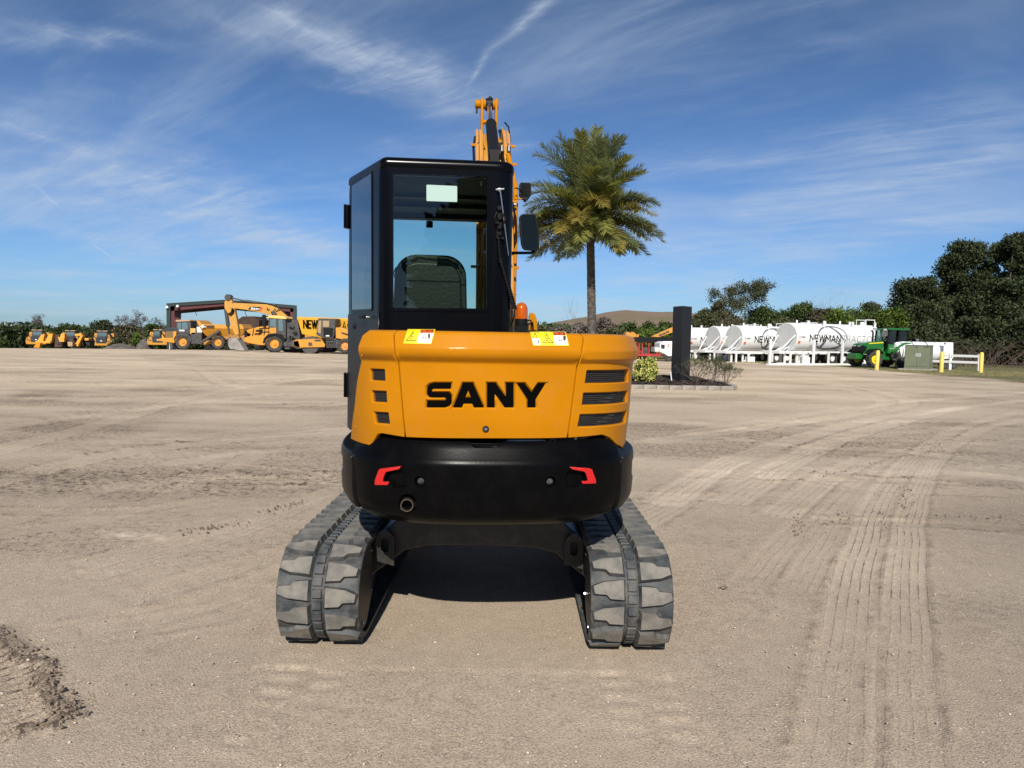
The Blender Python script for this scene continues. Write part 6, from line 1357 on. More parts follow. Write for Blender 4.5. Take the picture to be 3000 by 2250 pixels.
# white generator trailer behind the cabinet
t = thing('generator_trailer', (at(2780, 1060, 54).x, 54, 0), 'white box generator trailer standing behind the olive green cabinet and rail fence', 'trailer')
Pq = lambda x, y, D=53.0: W(x, y, D)
pl = [Pq(2725, 1003), Pq(2793, 1003), Pq(2793, 1050), Pq(2725, 1055)]; mb = MB(); mb.prism(pl, 53, 55, 'y'); bx_ = mb.build('housing', WHITE, t, bevel=.02)
mb = MB(); mb.prism([Pq(2692, 1002, 52.6), Pq(2727, 1002, 52.6), Pq(2727, 1050, 52.6), Pq(2692, 1050, 52.6)], 52.9, 54.6, 'y'); mb.build('side_housing', WHITE, t, bevel=.02)
mb = MB(); x0, z0 = Pq(2756, 1035); mb.box((x0, 52.97, z0), (.34, .03, 1.1)); mb.build('vent_panel', GREYP, t); mb = MB(); x0, z0 = Pq(2750, 1018); mb.cyl((x0, 52.8, z0), (x0, 53, z0), .16, n=14); mb.cyl((x0-.1, 52.85, z0-.3), (x0-.1, 53, z0-.3), .10, n=12); mb.build('hose_coupling', STEEL, t)
mb = MB(); x0, z0 = Pq(2768, 1005.5); mb.box((x0, 52.98, z0-.02), (.1, .03, .1)); mb.build('latch', DARK, t)
for px in (2768, 2795): x0, _ = Pq(px, 1075); wheel(t, (x0, 53.2, .38), .38, .24, DARK, -1, 16, .012)
mb = MB(); x0, z0 = Pq(2765, 1058); mb.box((x0, 54, .62), (2.6, 1.6, .14)); mb.build('chassis', DARK, t)
mb = MB(); x0, z0 = Pq(2697, 996); mb.cyl((x0, 53.4, z0-.25), (x0, 53.4, z0+.03), .07, n=10); mb.cyl((x0, 53.4, z0+.03), (x0, 53.4, z0+.07), .12, n=10); mb.build('breather', STEEL, t)
# ---- machines between the excavator and the pillar
RED = mat('red steel paint', (.42, .012, .015), .5, dust=.15); D = 62.0
t = thing('screening_plant', (at(1900, 1040, D).x, D, 0), 'black decked screening machine on red frame left of the charcoal pillar', 'screening machine')
q = lambda x, y: W(x, y, D)
mb = MB(); mb.prism([q(1835, 988), q(1975, 988), q(1975, 1001), q(1845, 1003)], D, D+2.6, 'y'); mb.prism([q(1853, 1003), q(1862, 986), q(1864, 1003)], D-.1, D, 'y'); mb.build('conveyor_deck', PLAS, t)
mb = MB()
for x in (1873, 1882, 1902, 1925): mb.prism([q(x-1.5, 1000), q(x+1.5, 1000), q(x+1.5, 1040), q(x-1.5, 1040)], D+.1, D+.3, 'y'); mb.prism([q(x-1.5, 1000), q(x+1.5, 1000), q(x+1.5, 1040), q(x-1.5, 1040)], D+2.2, D+2.4, 'y')
mb.prism([q(1858, 1037), q(1937, 1037), q(1937, 1043), q(1862, 1043)], D, D+2.4, 'y'); mb.bar((q(1900, 0)[0], D+.1, q(1900, 1020)[1]), (q(1912, 0)[0], D+.1, q(1912, 1037)[1]), .08, .08); mb.build('red_frame', RED, t)
mb = MB(); mb.prism([q(1852, 1005), q(1880, 1005), q(1870, 1024), q(1852, 1022)], D+.5, D+2, 'y'); mb.build('feed_hopper', YEL2, t)
mb = MB()
for x in (1866, 1893): a_, b_ = q(x, 1030); mb.cyl((a_, D+.4, b_), (a_, D+1.4, b_), .38, n=18)
mb.box((q(1915, 0)[0], D+1.2, q(0, 1022)[1]), (.9, 1, .7)); mb.build('engine_unit', DARK, t)
t = thing('lattice_boom_machine', (at(1930, 975, 66).x, 66, 0), 'yellow machine boom with cut-out holes sloping up behind the charcoal pillar', 'conveyor machine')
q = lambda x, y: W(x, y, 66.0); mb = MB(); mb.prism([q(1908, 986), q(1965, 961), q(2010, 945), q(2010, 960), q(1965, 976), q(1930, 988)], 66, 66.5, 'y'); mb.prism([q(1990, 950), q(2006, 950), q(2012, 1050), q(1985, 1050)], 66.0, 67.5, 'y'); bm_ = mb.build('boom', YEL2, t, bevel=.02)
for x, y in ((1945, 977), (1955, 972), (1935, 981)): mb = MB(); a_, b_ = q(x, y); mb.prism([(a_-.16, b_-.12), (a_+.16, b_-.05), (a_+.12, b_+.1), (a_-.1, b_+.05)], 65.97, 66, 'y'); mb.build('opening', DARK, bm_)
t = thing('crawler_machine', (at(1850, 980, 68).x, 68, 0), 'yellow machine top showing over the black deck right of the hood', 'machine')
q = lambda x, y: W(x, y, 68.0); mb = MB(); mb.prism([q(1832, 988), q(1834, 975), q(1842, 972), q(1848, 977), q(1856, 972), q(1864, 979), q(1866, 988)], 68, 69.5, 'y'); mb.prism([q(1866, 980), q(1872, 979), q(1872, 988), q(1866, 988)], 68, 68.6, 'y'); mb.prism([q(1830, 988), q(1870, 988), q(1870, 1028), q(1830, 1028)], 68, 70.5, 'y'); mb.build('body', YEL2, t, bevel=.03)
mb = MB(); mb.prism([q(1828, 1030), q(1875, 1030), q(1872, 1042), q(1830, 1042)], 68.2, 70.4, 'y'); mb.build('crawler_track', TYRE, t, bevel=.05)
t = thing('white_truck', (at(1950, 1040, 63).x, 63, 0), 'white vehicle nose with a dark window poking out left of the pillar', 'truck')
q = lambda x, y: W(x, y, 58.0); mb = MB(); mb.prism([q(1933, 1005), q(1945, 1000), q(1990, 1000), q(1990, 1043), q(1958, 1044), q(1945, 1036), q(1932, 1030)], 58, 60.2, 'y'); wt = mb.build('cab', WHITE, t, bevel=.05)
mb = MB(); mb.prism([q(1936, 1009), q(1948, 1010), q(1947, 1022), q(1937, 1021)], 57.98, 58.0, 'y'); mb.build('window', WINDK, wt); mb = MB(); mb.prism([q(1919, 1017), q(1933, 1018), q(1933, 1031), q(1920, 1031)], 58.2, 59.8, 'y'); mb.build('bumper', WDISC, wt, bevel=.02)
mb = MB(); ln, w = strokes('2', 0, 0, .2); a_, b_ = q(1956, 1016); ribbon(mb, [[(a_+u, b_+v) for u, v in l] for l in ln], .05, lambda u, v, l: Vector((u, 57.985-l, v))); mb.build('number', OST, wt, fix=False)
a_, b_ = q(1962, 1040); wheel(t, (a_, 58.2, .45), .45, .3, DARK, -1, 16, .01)
# ---- hills, treeline, big oaks
HILL = mat('dry grassy hillside', (.15, .125, .06), .95, col2=(.20, .135, .09), vscale=.03)
V = []; N_ = 90; D = 520.0; xs = np.linspace(at(1480, 960, D).x, at(2300, 960, D).x, N_)
prof = [(1480, 972), (1570, 955), (1640, 940), (1700, 929), (1760, 918), (1790, 912), (1810, 909), (1850, 913), (1900, 915), (1960, 914), (2000, 920), (2040, 932), (2120, 950), (2300, 975)]
tz = [at(np.interp(x, [at(a, 950, D).x for a, b in prof], [a for a, b in prof]), np.interp(x, [at(a, 950, D).x for a, b in prof], [b for a, b in prof]), D).z for x in xs]
xs2, rr2 = np.meshgrid(xs, np.linspace(0, 1, 26)); zz_ = np.array(tz)[None]*np.sin(rr2*PI/2)**.9; yy_ = D-170+rr2*170; nz2 = (fbm(xs2+1000, yy_, 30, 4, 5)-.5)*7*rr2*(1-.55*rr2); zz_ = zz_+nz2-2*(1-rr2)
xe, ye, ze = xs2, yy_+240*(rr2 >= 2), zz_; V = np.stack([xe.ravel(), ye.ravel(), ze.ravel()], 1); V = np.concatenate([V, np.stack([xs, np.full(N_, D+160), np.full(N_, -3.)], 1)]); I = np.arange(27*N_).reshape(27, N_)
Q = np.stack([I[:-1, :-1].ravel(), I[:-1, 1:].ravel(), I[1:, 1:].ravel(), I[1:, :-1].ravel()], 1); tagit(fast_mesh('hill', V, Q, HILL, smooth=True), kind='structure')
# ================================================================== left-hand background: machines and open shed
Z4 = lambda X, Y: (X/3.456+400, Y/3.456+820)
def zp(D):
    def f(*pts):
        return [W(*Z4(x, y), D) for x, y in pts]
    return f
def side_prism(name, pts, D, y0, y1, m, parent, bevel=.03, ang=35):
    mb = MB(); mb.prism(zp(D)(*pts), D+y0, D+y1, 'y'); return mb.build(name, m, parent, bevel=bevel, ang=ang)
def zc4(X, Y, D): x, z = W(*Z4(X, Y), D); return x, z
# ---- open steel shed
DS = 98.0; g0_ = gnd(500, 1018)
GRF = mat('dark green steel trim', (.020, .032, .028), .5); MAR = mat('maroon steel frame', (.10, .022, .022), .55, var=.2); ROOFU = mat('dark roof underside', (.035, .03, .028), .7)
gs = gzs(-45, 90); q = zp(DS); SHX = Matrix(((1, -.39, 0, .39*DS), (0, 1, 0, 0), (0, 0, 1, 0), (0, 0, 0, 1)))
sh = thing('open_shed', (zc4(905, 500, DS)[0], DS, gs), 'open sided steel shed with a low gable roof behind the parked machines', 'shed')
roofp = q((305, 240), (905, 203), (1622, 262), (1622, 290), (905, 232), (305, 270))
mb = MB(SHX); mb.prism(roofp, DS-.1, DS+.1, 'y'); mb.prism(q((303, 238), (905, 200), (1624, 260), (1624, 264), (905, 206), (303, 244)), DS-.15, DS+15, 'y'); mb.build('roof', GRF, sh)
mb = MB(SHX); mb.prism(q((310, 247), (905, 210), (1618, 268), (1618, 271), (905, 214), (310, 251)), DS+.12, DS+14.9, 'y')
mb.build('roof_underside', ROOFU, sh)
for k in range(7):
    d = .12+k*2.4; mb = MB(SHX)
    for pts in (((345, 262), (385, 262), (372, 560), (350, 560)), ((1555, 292), (1600, 292), (1600, 560), (1580, 560))):
        a = q(*pts); a = [(x, z if i < 2 else gs-.3) for i, (x, z) in enumerate(a)]; mb.prism(a, DS+d, DS+d+.25, 'y')
    mb.prism(q((345, 262), (905, 232), (1600, 288), (1600, 330), (1555, 322), (905, 262), (385, 310), (345, 318)), DS+d, DS+d+.25, 'y'); mb.build('portal_frame', MAR, sh)
for pts in (((305, 268), (345, 268)), ((1590, 288), (1622, 288))):
    (x0, z0), (x1, _) = q(*pts); mb = MB(); mb.box(((x0+x1)/2, DS, (z0+gs-.3)/2), (x1-x0, .2, z0-gs+.3)); mb.build('corner_post', GRF, sh)
for X in (318, 424): x, z = zc4(X, 272 if X < 400 else 262, DS); mb = MB(); mb.lathe([(.02, .12), (.10, .10), (.22, -.15), (.20, -.2)], (x, DS-.25, z), 'z', 14); mb.build('flood_lamp', WHITE, sh)
mb = MB()
for X, Y in ((590, 292), (1095, 300)): x, z = zc4(X, Y, DS); mb.tube([(x, DS, z+.1), (x+.1, DS, z-.2), (x+.05, DS, z-.5), (x+.3, DS, z-.9)], .04, 5)
mb.build('hanging_wire', HOSE, sh)
# ---- dump body seen from behind in the shed
D = 94.0; t = thing('dump_truck_rear', (zc4(1130, 600, D)[0], D, gzs(-25, 94)), 'rusty brown dump body seen end-on under the open shed', 'dump truck')
RUST = mat('rusty brown dump body', (.055, .030, .018), .8, var=.4, vscale=1.2)
side_prism('dump_body', ((1025, 402), (1068, 370), (1190, 368), (1215, 395), (1240, 402), (1240, 470), (1195, 495), (1060, 495), (1025, 470)), D, 0, 4.5, RUST, t, .08)
side_prism('rear_frame', ((1075, 495), (1185, 495), (1180, 640), (1080, 640)), D, .6, 4, DARK, t)
for X in (1055, 1205): x, z = zc4(X, 600, D); mb = MB(); mb.cyl((x-.35, D+1.2, gzs(x, D)+.9), (x+.35, D+1.2, gzs(x, D)+.9), .9, n=22); mb.build('wheel', TYRE, t, bevel=.08)
side_prism('tail_light_bar', ((1110, 505), (1150, 505), (1150, 512), (1110, 512)), D, -.05, .1, WHITE, t, 0)
TAN = mat('tan cab roof', (.42, .28, .17), .6)
def rad(px, D, lab): return px/F*D
def truck_wheel(t, X, Y, R, D, hub=YEL2, n=28, w=.62, dy=.35):
    x, z = zc4(X, Y, D); r = R/3.456*D/F; return wheel(t, (x, D+dy, z), r, w, hub, -1, n, .035)
# ---- hauler on the left, nose to the left
D = 81.5; base = gnd(534, 1021); t = thing('articulated_hauler', (zc4(560, 690, D)[0], D, base.z), 'yellow dump truck in profile below the left half of the shed, N on bonnet', 'dump truck', 'articulated dump trucks')
side_prism('bonnet', ((212, 545), (218, 518), (250, 495), (335, 480), (402, 486), (402, 592), (245, 592), (215, 585)), D, .35, 2.6, mat('dark grey bonnet', (.028, .033, .042), .4, dust=.1), t, .06)
bn = side_prism('side_panel', ((245, 527), (402, 520), (402, 594), (380, 640), (210, 616), (212, 600), (245, 592)), D, 0, 2.9, YEL2, t, .05)
mb = MB(); mb.prism(zp(D)((290, 528), (370, 522), (370, 585), (290, 585)), D-.02, D, 'y'); mb.build('side_grille', mat('brown mesh grille', (.17, .10, .04), .7, bump=.5, bscale=40), bn)
mb = MB(); a_, b_ = zc4(250, 582, D); ln, w = strokes('N', 0, 0, .62, .3); ribbon(mb, [[(a_+u, b_+v) for u, v in l] for l in ln], .13, lambda u, v, l: Vector((u, D-.01-l, v))); mb.build('lettering', INK, bn, fix=False)
cb2 = side_prism('cab', ((390, 422), (525, 418), (538, 440), (540, 548), (400, 548), (388, 470)), D, .3, 2.2, DARK, t, .06)
side_prism('roof', ((384, 412), (395, 404), (528, 403), (536, 418), (388, 424)), D, .2, 2.3, TAN, t, .03)
for pts in (((402, 434), (440, 430), (440, 500), (410, 505)), ((448, 430), (500, 428), (508, 498), (450, 500))):
    mb = MB(); mb.prism(zp(D)(*pts), D+.27, D+.3, 'y'); mb.build('window', mat('blue reflecting window', (.10, .16, .18), .1, spec=.8), cb2)
mb = MB(); mb.prism(zp(D)((420, 505), (475, 505), (475, 520), (425, 520)), D+.26, D+.3, 'y'); mb.build('plate', WHITE, cb2)
side_prism('mudguard', ((375, 600), (395, 560), (440, 545), (500, 545), (545, 575), (556, 625), (545, 625), (520, 575), (440, 562), (400, 590), (385, 625)), D, 0, .75, DARK, t, .02)
side_prism('front_frame', ((380, 560), (640, 560), (660, 655), (380, 655)), D, .8, 2.2, DARK, t, .03)
side_prism('tool_box', ((538, 490), (592, 490), (592, 552), (538, 552)), D, .1, 1.2, mat('tan box', (.55, .34, .10), .6), t, .03)
side_prism('white_tank', ((594, 475), (635, 475), (650, 520), (650, 560), (600, 560)), D, .3, 1.5, WHITE, t, .08)
side_prism('snorkel', ((555, 430), (600, 430), (610, 500), (560, 500)), D, 1.2, 2.2, DARK, t, .05)
# dump tub: side leans inward below the rail
def tub(t, rail, low, D, yo, m1, wid=3.0, lean=.75, name='dump_body'):
    mb = MB(); a = [Vector((x, D+yo, z)) for x, z in zp(D)(*rail)]; n = len(a)
    mb.prism(zp(D)(*rail), D+yo, D+yo+wid, 'y'); o = mb.build(name, m1, t, bevel=.04)
    lo = zp(D)(*low); zmx = max(z for x, z in lo); zmn = min(z for x, z in lo); f = lambda z: lean*(zmx-z)/(zmx-zmn); N = len(lo)
    mb = MB(); vs = [(x, D+yo+.03+f(z), z) for x, z in lo]+[(x, D+yo+wid-.03-f(z), z) for x, z in lo]; mb.add(vs, [tuple(range(N)), tuple(range(2*N-1, N-1, -1))]+[(i, i+N, (i+1) % N+N, (i+1) % N) for i in range(N)]); mb.build('tub', m1, o, bevel=.02)
    return o
tb = tub(t, ((600, 405), (625, 412), (662, 448), (985, 455), (1058, 448), (1086, 490), (1080, 500), (655, 490), (640, 490)), ((642, 488), (1082, 498), (1072, 540), (1050, 560), (930, 592), (770, 598), (690, 575), (655, 530)), D, .05, YEL2)
mb = MB(); mb.prism(zp(D)((652, 458), (698, 458), (698, 490), (652, 490)), D-.03, D+.05, 'y'); mb.build('logo_plate', INK, tb)
mb = MB(); x, z = zc4(675, 474, D); pl = [(x+a*.016, z+b*.016) for a, b in ((-20, 0), (-12, 8), (-6, 14), (2, 12), (6, 15), (4, 6), (16, 2), (19, -6), (6, -2), (-2, -10), (-14, -12), (-8, -4))]; mb.prism(pl, D-.045, D-.03, 'y'); mb.build('logo', WHITE, tb)
mb = MB(); mb.prism(zp(D)((708, 460), (785, 461), (785, 486), (708, 485)), D-.03, D+.05, 'y'); mb.build('model_plate', mat('brown black plate', (.05, .03, .02), .5), tb)
side_prism('rear_frame', ((640, 600), (690, 620), (880, 560), (1085, 545), (1090, 600), (1060, 660), (900, 600), (700, 650), (650, 660)), D, .6, 2.4, YELD, t, .03)
mb = MB(); a_ = zc4(660, 632, D); b_ = zc4(838, 515, D); mb.cyl((a_[0], D-.1, a_[1]), (b_[0], D+.2, b_[1]), .16, n=12); mb.build('tipping_ram', DARK, t)
mb = MB(); a_ = zc4(600, 590, D); mb.box((a_[0], D+.5, a_[1]), (1.2, .8, 1.3)); a_ = zc4(560, 620, D); mb.box((a_[0], D+.5, a_[1]), (1.0, .5, .5)); mb.build('hitch', DARK, t, bevel=.05)
for X, Y, R in ((463, 628, 79), (820, 632, 72), (985, 632, 72)): truck_wheel(t, X, Y, R, D)
for X, Y, R in ((440, 630, 76), (800, 630, 70)): x, z = zc4(X, Y, D+2.2); wheel(t, (x, D+2.4, z), R/3.456*D/F, .6, YEL2, 1, 24, .03)
# concrete blocks lying under it
for X0, X1, Y0, lab in ((335, 372, 640, 'pale concrete block on the ground left of the profile truck front wheel'), (690, 752, 632, 'pale concrete block on the ground between the axles of the profile truck')):
    x0, z0 = zc4(X0, Y0, 84.5); x1, _ = zc4(X1, Y0, 84.5); gb = gzs(x0, 84.5); t2 = thing('concrete_block', ((x0+x1)/2, 84.5, gb), lab, 'concrete block'); mb = MB(); mb.box(((x0+x1)/2, 84.8, (z0+gb)/2), (x1-x0, .9, z0-gb)); mb.build('block', mat('pale concrete', (.62, .58, .5), .85, var=.15, vscale=3), t2, bevel=.04)
# ---- tracked excavator behind, boom over the haulers
D = 73.5; t = thing('crawler_excavator', (zc4(1560, 720, D)[0], D+1.5, gzs(-18, D)), 'large yellow excavator behind the dump trucks, its dusty bucket resting on the ground', 'excavator')
bo2 = side_prism('boom', ((968, 245), (985, 232), (1100, 238), (1200, 242), (1310, 246), (1372, 262), (1430, 290), (1500, 345), (1568, 408), (1600, 470), (1560, 480), (1520, 415), (1475, 388), (1420, 372), (1340, 352), (1240, 328), (1100, 302), (1000, 290), (966, 283)), D, 0, .6, YELP, t, .03)
mb = MB(); mb.prism(zp(D)((1155, 272), (1278, 276), (1255, 318), (1130, 296)), D-.02, D, 'y'); pb_ = mb.build('name_plate', INK, bo2)
mb = MB(); mb.prism(zp(D)((1262, 275), (1281, 276), (1262, 318), (1245, 316)), D-.035, D-.02, 'y'); mb.build('red_slash', OST, pb_)
# SANY letters on the boom from the same outlines
x0, z0 = zc4(1158, 299, D); x1, _ = zc4(1250, 299, D); sc_ = (x1-x0)/(1599-1248)
mb = MB()
for k, v in LET.items():
    pl = [(x0+(a-1248)*sc_-(a-1248)*0+(1194-b)*sc_*.1, z0+(1194-b)*sc_*1.15-(a-1248)*sc_*.09) for a, b in v]; c2, _, f2, *_ = geometry.delaunay_2d_cdt([Vector(p) for p in pl], [(i, (i+1) % len(pl)) for i in range(len(pl))], [], 1, 1e-7); mb.add([(c.x, D-.03, c.y) for c in c2], [tuple(f) for f in f2])
mb.build('lettering', WHITE, pb_, fix=False)
side_prism('arm', ((888, 222), (905, 190), (935, 165), (958, 200), (970, 245), (985, 262), (998, 330), (1012, 400), (1035, 548), (1000, 565), (975, 520), (940, 400), (915, 325), (888, 285)), D, .05, .55, YELP, t, .03)
side_prism('bucket', ((945, 592), (985, 585), (1030, 590), (1062, 640), (1108, 714), (1060, 714), (1010, 705), (960, 700), (942, 670), (940, 640)), D, -.35, .95, mat('dusty steel bucket', (.30, .28, .26), .8, var=.3, vscale=2), t, .05)
side_prism('bucket_link', ((925, 545), (965, 560), (1030, 560), (1040, 592), (985, 600), (940, 580)), D, .1, .5, YELD, t, .03)
mb = MB(); a_, b_ = zc4(893, 292, D), zc4(916, 470, D); c_ = zc4(928, 548, D); mb.cyl((a_[0], D+.3, a_[1]), (b_[0], D+.3, b_[1]), .19, n=12); mb.cyl((b_[0], D+.3, b_[1]), (c_[0], D+.3, c_[1]), .10, n=10); mb.build('bucket_cylinder', DARK, t)
mb = MB(); a_, b_, c_ = zc4(945, 178, D), zc4(1092, 212, D), zc4(1400, 262, D); mb.cyl((a_[0], D+.3, a_[1]), (b_[0], D+.3, b_[1]), .07, n=8); mb.cyl((b_[0], D+.3, b_[1]), (c_[0], D+.3, c_[1]), .15, n=10); mb.cyl((a_[0]-.2, D-.05, a_[1]), (a_[0]-.2, D+.65, a_[1]), .32, n=16); mb.build('arm_cylinder', DARK, t)
mb = MB(); a_, b_ = zc4(1380, 318, D), zc4(1408, 360, D); mb.cyl((a_[0], D-.12, a_[1]), (b_[0], D-.12, b_[1]), .2, n=12); mb.build('boom_cylinder', DARK, t)
mb = MB()
for o_ in (0, 22, 44): P = [zc4(x+o_*.4, y+o_*.3, D) for x, y in ((970, 285), (965, 320), (935, 345), (920, 335))]; mb.tube([(x, D-.08, z) for x, z in P], .05, 5)
for pts in (((1330, 285), (1322, 295), (1330, 305), (1350, 300)), ((1395, 290), (1420, 320), (1440, 300), (1455, 312))): P = [zc4(x, y, D) for x, y in pts]; mb.tube([(x, D-.06, z) for x, z in P], .04, 5)
P = [zc4(x, y, D) for x, y in ((1000, 228), (1150, 232), (1310, 236), (1400, 262), (1460, 296), (1540, 372))]; mb.tube([(x, D+.1, z) for x, z in P], .05, 5); mb.build('hoses', HOSE, t)
bx0, bz0 = zc4(1580, 600, D); gz_ = gzs(bx0, D)
mb = MB(); mb.box((bx0+1.6, D+1.8, gz_+1.9), (4.2, 2.8, 1.3)); mb.build('upper_body', YEL2, t, bevel=.1)
mb = MB(); mb.box((bx0-.3, D+.9, gz_+2.3), (1.7, 1.1, 1.9)); mb.build('cab', DARK, t, bevel=.08)
for dy in (.4, 3.0):
    mb = MB(); pl = [(bx0+1.2+2.0*c+.5*math.cos(R_(a)), gz_+.5+.5*math.sin(R_(a))) for c, rg in ((1, range(-90, 91, 15)), (-1, range(90, 271, 15))) for a in rg]; mb.prism(pl, D+dy, D+dy+.6, 'y'); mb.build('crawler_track', TYRE, t)
# ---- second hauler, nose left, lettered tub running right
D = 69.0; t = thing('articulated_hauler', (zc4(1400, 720, D)[0], D, gzs(-20, 69)), 'nearer profile dump truck with black lettering on its tall bright yellow dump body', 'dump truck', 'articulated dump trucks')
bn = side_prism('bonnet', ((1093, 530), (1100, 512), (1130, 500), (1230, 475), (1332, 463), (1332, 600), (1090, 600), (1093, 560)), D, .1, 2.6, YEL2, t, .08)
mb = MB(); mb.prism(zp(D)((1088, 522), (1112, 512), (1125, 545), (1122, 575), (1150, 560), (1150, 545), (1122, 548), (1110, 590), (1090, 585)), D+.06, D+.1, 'y'); mb.prism(zp(D)((1202, 512), (1218, 504), (1278, 504), (1272, 524), (1206, 524)), D+.06, D+.1, 'y'); mb.prism(zp(D)((1198, 540), (1268, 536), (1262, 552), (1190, 556)), D+.06, D+.1, 'y'); mb.build('vents', PLAS, bn)
mb = MB()
for x in (1185, 1250, 1300): a_, b_ = zc4(x, 490, D), zc4(x-14, 572, D); mb.bar((a_[0], D+.05, a_[1]), (b_[0], D+.05, b_[1]), .05, .05)
for y in (492, 530): a_, b_ = zc4(1240, y, D), zc4(1345, y-8, D); mb.bar((a_[0], D+.02, a_[1]), (b_[0], D+.02, b_[1]), .05, .05)
mb.build('hand_rails', PLAS, bn)
side_prism('bumper', ((1083, 598), (1110, 578), (1150, 570), (1322, 560), (1325, 600), (1295, 662), (1240, 660), (1130, 640), (1095, 625)), D, 0, 2.9, YEL2, t, .06)
cb3 = side_prism('cab', ((1330, 385), (1400, 378), (1495, 382), (1505, 425), (1505, 600), (1330, 570), (1322, 470)), D, .2, 2.3, DARK, t, .06)
for pts in (((1350, 398), (1408, 394), (1408, 478), (1345, 470)), ((1430, 398), (1475, 398), (1480, 520), (1432, 520))): mb = MB(); mb.prism(zp(D)(*pts), D+.16, D+.2, 'y'); mb.build('window', mat('blue reflecting window', (.10, .16, .18), .1), cb3)
side_prism('roof', ((1296, 374), (1330, 362), (1400, 358), (1490, 368), (1515, 388), (1510, 398), (1300, 384)), D, .1, 2.4, mat('pale yellow roof', (.75, .48, .14), .6), t, .04)
mb = MB(); P = [zc4(x, y, D) for x, y in ((1330, 372), (1300, 366), (1275, 370), (1258, 378))]; mb.tube([(x, D+.1, z) for x, z in P], .05, 6); x, z = zc4(1294, 412, D); mb.box((x, D-.1, z), (.28, .12, 1.1)); mb.build('mirror', PLAS, cb3, bevel=.02)
side_prism('mudguard', ((1278, 640), (1290, 590), (1330, 552), (1400, 540), (1465, 552), (1500, 600), (1505, 660), (1490, 660), (1470, 600), (1400, 562), (1330, 575), (1300, 640)), D, -.05, .8, PLAS, t, .02)
side_prism('engine_frame', ((1480, 440), (1560, 425), (1620, 430), (1640, 560), (1640, 690), (1480, 690)), D, .5, 2.2, DARK, t, .05)
side_prism('door_panel', ((1335, 485), (1410, 482), (1410, 540), (1335, 545)), D, .12, .25, YEL2, t, .01)
mb = MB()
for i in range(14): r1_ = random.Random(i); x0_, y0_ = 1500+r1_.random()*140, 450+r1_.random()*220; P = [zc4(x0_+r1_.random()*70*k/3, y0_+(r1_.random()-.3)*60*k/3, D) for k in range(4)]; mb.tube([(x, D+.35, z) for x, z in P], .04, 5)
mb.build('hoses', HOSE, t)
tb = tub(t, ((1612, 376), (1640, 374), (1840, 378), (2150, 390), (2500, 402), (2500, 430), (2150, 420), (1840, 408), (1625, 406)), ((1623, 404), (2500, 428), (2470, 560), (2400, 610), (1830, 585), (1720, 560), (1660, 548)), D, .3, YELB, 3.0, .18)
x0, z0 = zc4(1682, 482, D); x1, _ = zc4(2310, 482, D); ln, w = strokes('NEWMAN', 0, 0, 1, .28); l2, w2 = strokes('TRACTOR', w+.5, 0, 1, .30); hh = .66; kx = (x1-x0)/w2
fn = lambda u, v, l: Vector((x0+u*kx, D+.36+.02-(0 if v > 9 else 0)-l-.10*0, z0+v*hh-.0*u))
mb = MB(); f1 = lambda u, v, l: Vector((x0+u, D+.30-l, z0+v-.012*u)); ribbon(mb, [[(a*kx, b*hh) for a, b in l] for l in ln], .12, f1, 5); ribbon(mb, [[(a*kx, b*hh) for a, b in l] for l in l2], .055, f1, 5); lt_ = mb.build('lettering', INK, tb, fix=False)
for X in (1392,): truck_wheel(t, X, 645, 90, D, YEL2, 30)
truck_wheel(t, 2360, 655, 85, D); x, z = zc4(1365, 640, D+2.2); wheel(t, (x, D+2.5, z), .85, .6, YEL2, 1, 24, .03)
# lamp posts on the engine and straps
# ---- soil compactor in front
D = 65.5; t = thing('drum_roller', (zc4(1850, 740, D)[0], D, gzs(-16, 65)), 'yellow single drum roller with a black framed cab in front of the lettered dump truck', 'roller')
x, z = zc4(1752, 662, D); rr_d = 88/3.456*D/F
mb = MB(); mb.cyl((x, D+.1, z), (x, D+2.2, z), rr_d, n=48); mb.build('drum', mat('worn steel drum', (.10, .095, .09), .5, metal=.4, var=.3), t, bevel=.02)
df = side_prism('drum_frame', ((1590, 620), (1610, 606), (1668, 602), (1866, 594), (1900, 640), (1910, 655), (1905, 680), (1690, 684), (1660, 690), (1590, 668)), D, -.05, .15, YEL2, t, .02)
side_prism('front_cross_member', ((1590, 620), (1640, 612), (1660, 690), (1592, 668)), D, -.05, 2.3, YEL2, t, .02)
mb = MB(); mb.prism(zp(D)((1742, 640), (1752, 630), (1776, 634), (1784, 668), (1742, 668)), D-.08, D-.05, 'y'); mb.prism(zp(D)((1800, 605), (1862, 602), (1874, 622), (1810, 622)), D-.08, D-.05, 'y'); mb.build('dark_cutout', DARK, df)
rc = side_prism('cab', ((1828, 398), (1842, 388), (2012, 392), (2012, 404), (1998, 560), (1985, 588), (1890, 590), (1815, 556), (1838, 402)), D, .1, 2.0, DARK, t, .04)
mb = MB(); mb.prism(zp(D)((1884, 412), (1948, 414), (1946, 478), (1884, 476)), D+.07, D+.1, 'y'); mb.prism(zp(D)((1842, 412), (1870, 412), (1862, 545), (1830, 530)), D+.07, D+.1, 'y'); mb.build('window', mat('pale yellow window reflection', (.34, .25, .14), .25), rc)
mb = MB(); mb.prism(zp(D)((1888, 485), (1990, 487), (1984, 575), (1892, 575)), D+.07, D+.1, 'y'); mb.build('door', PLAS, rc); mb = MB(); mb.prism(zp(D)((1915, 560), (1950, 560), (1950, 572), (1915, 572)), D+.05, D+.07, 'y'); mb.build('plate', WHITE, rc)
side_prism('rear_hood', ((2008, 482), (2060, 480), (2300, 560), (2330, 600), (2330, 660), (2010, 590)), D, .2, 2.0, YEL2, t, .06)
mb = MB(); mb.prism(zp(D)((2068, 528), (2145, 552), (2145, 566), (2070, 540)), D+.16, D+.2, 'y'); mb.build('stripe', PLAS, t)
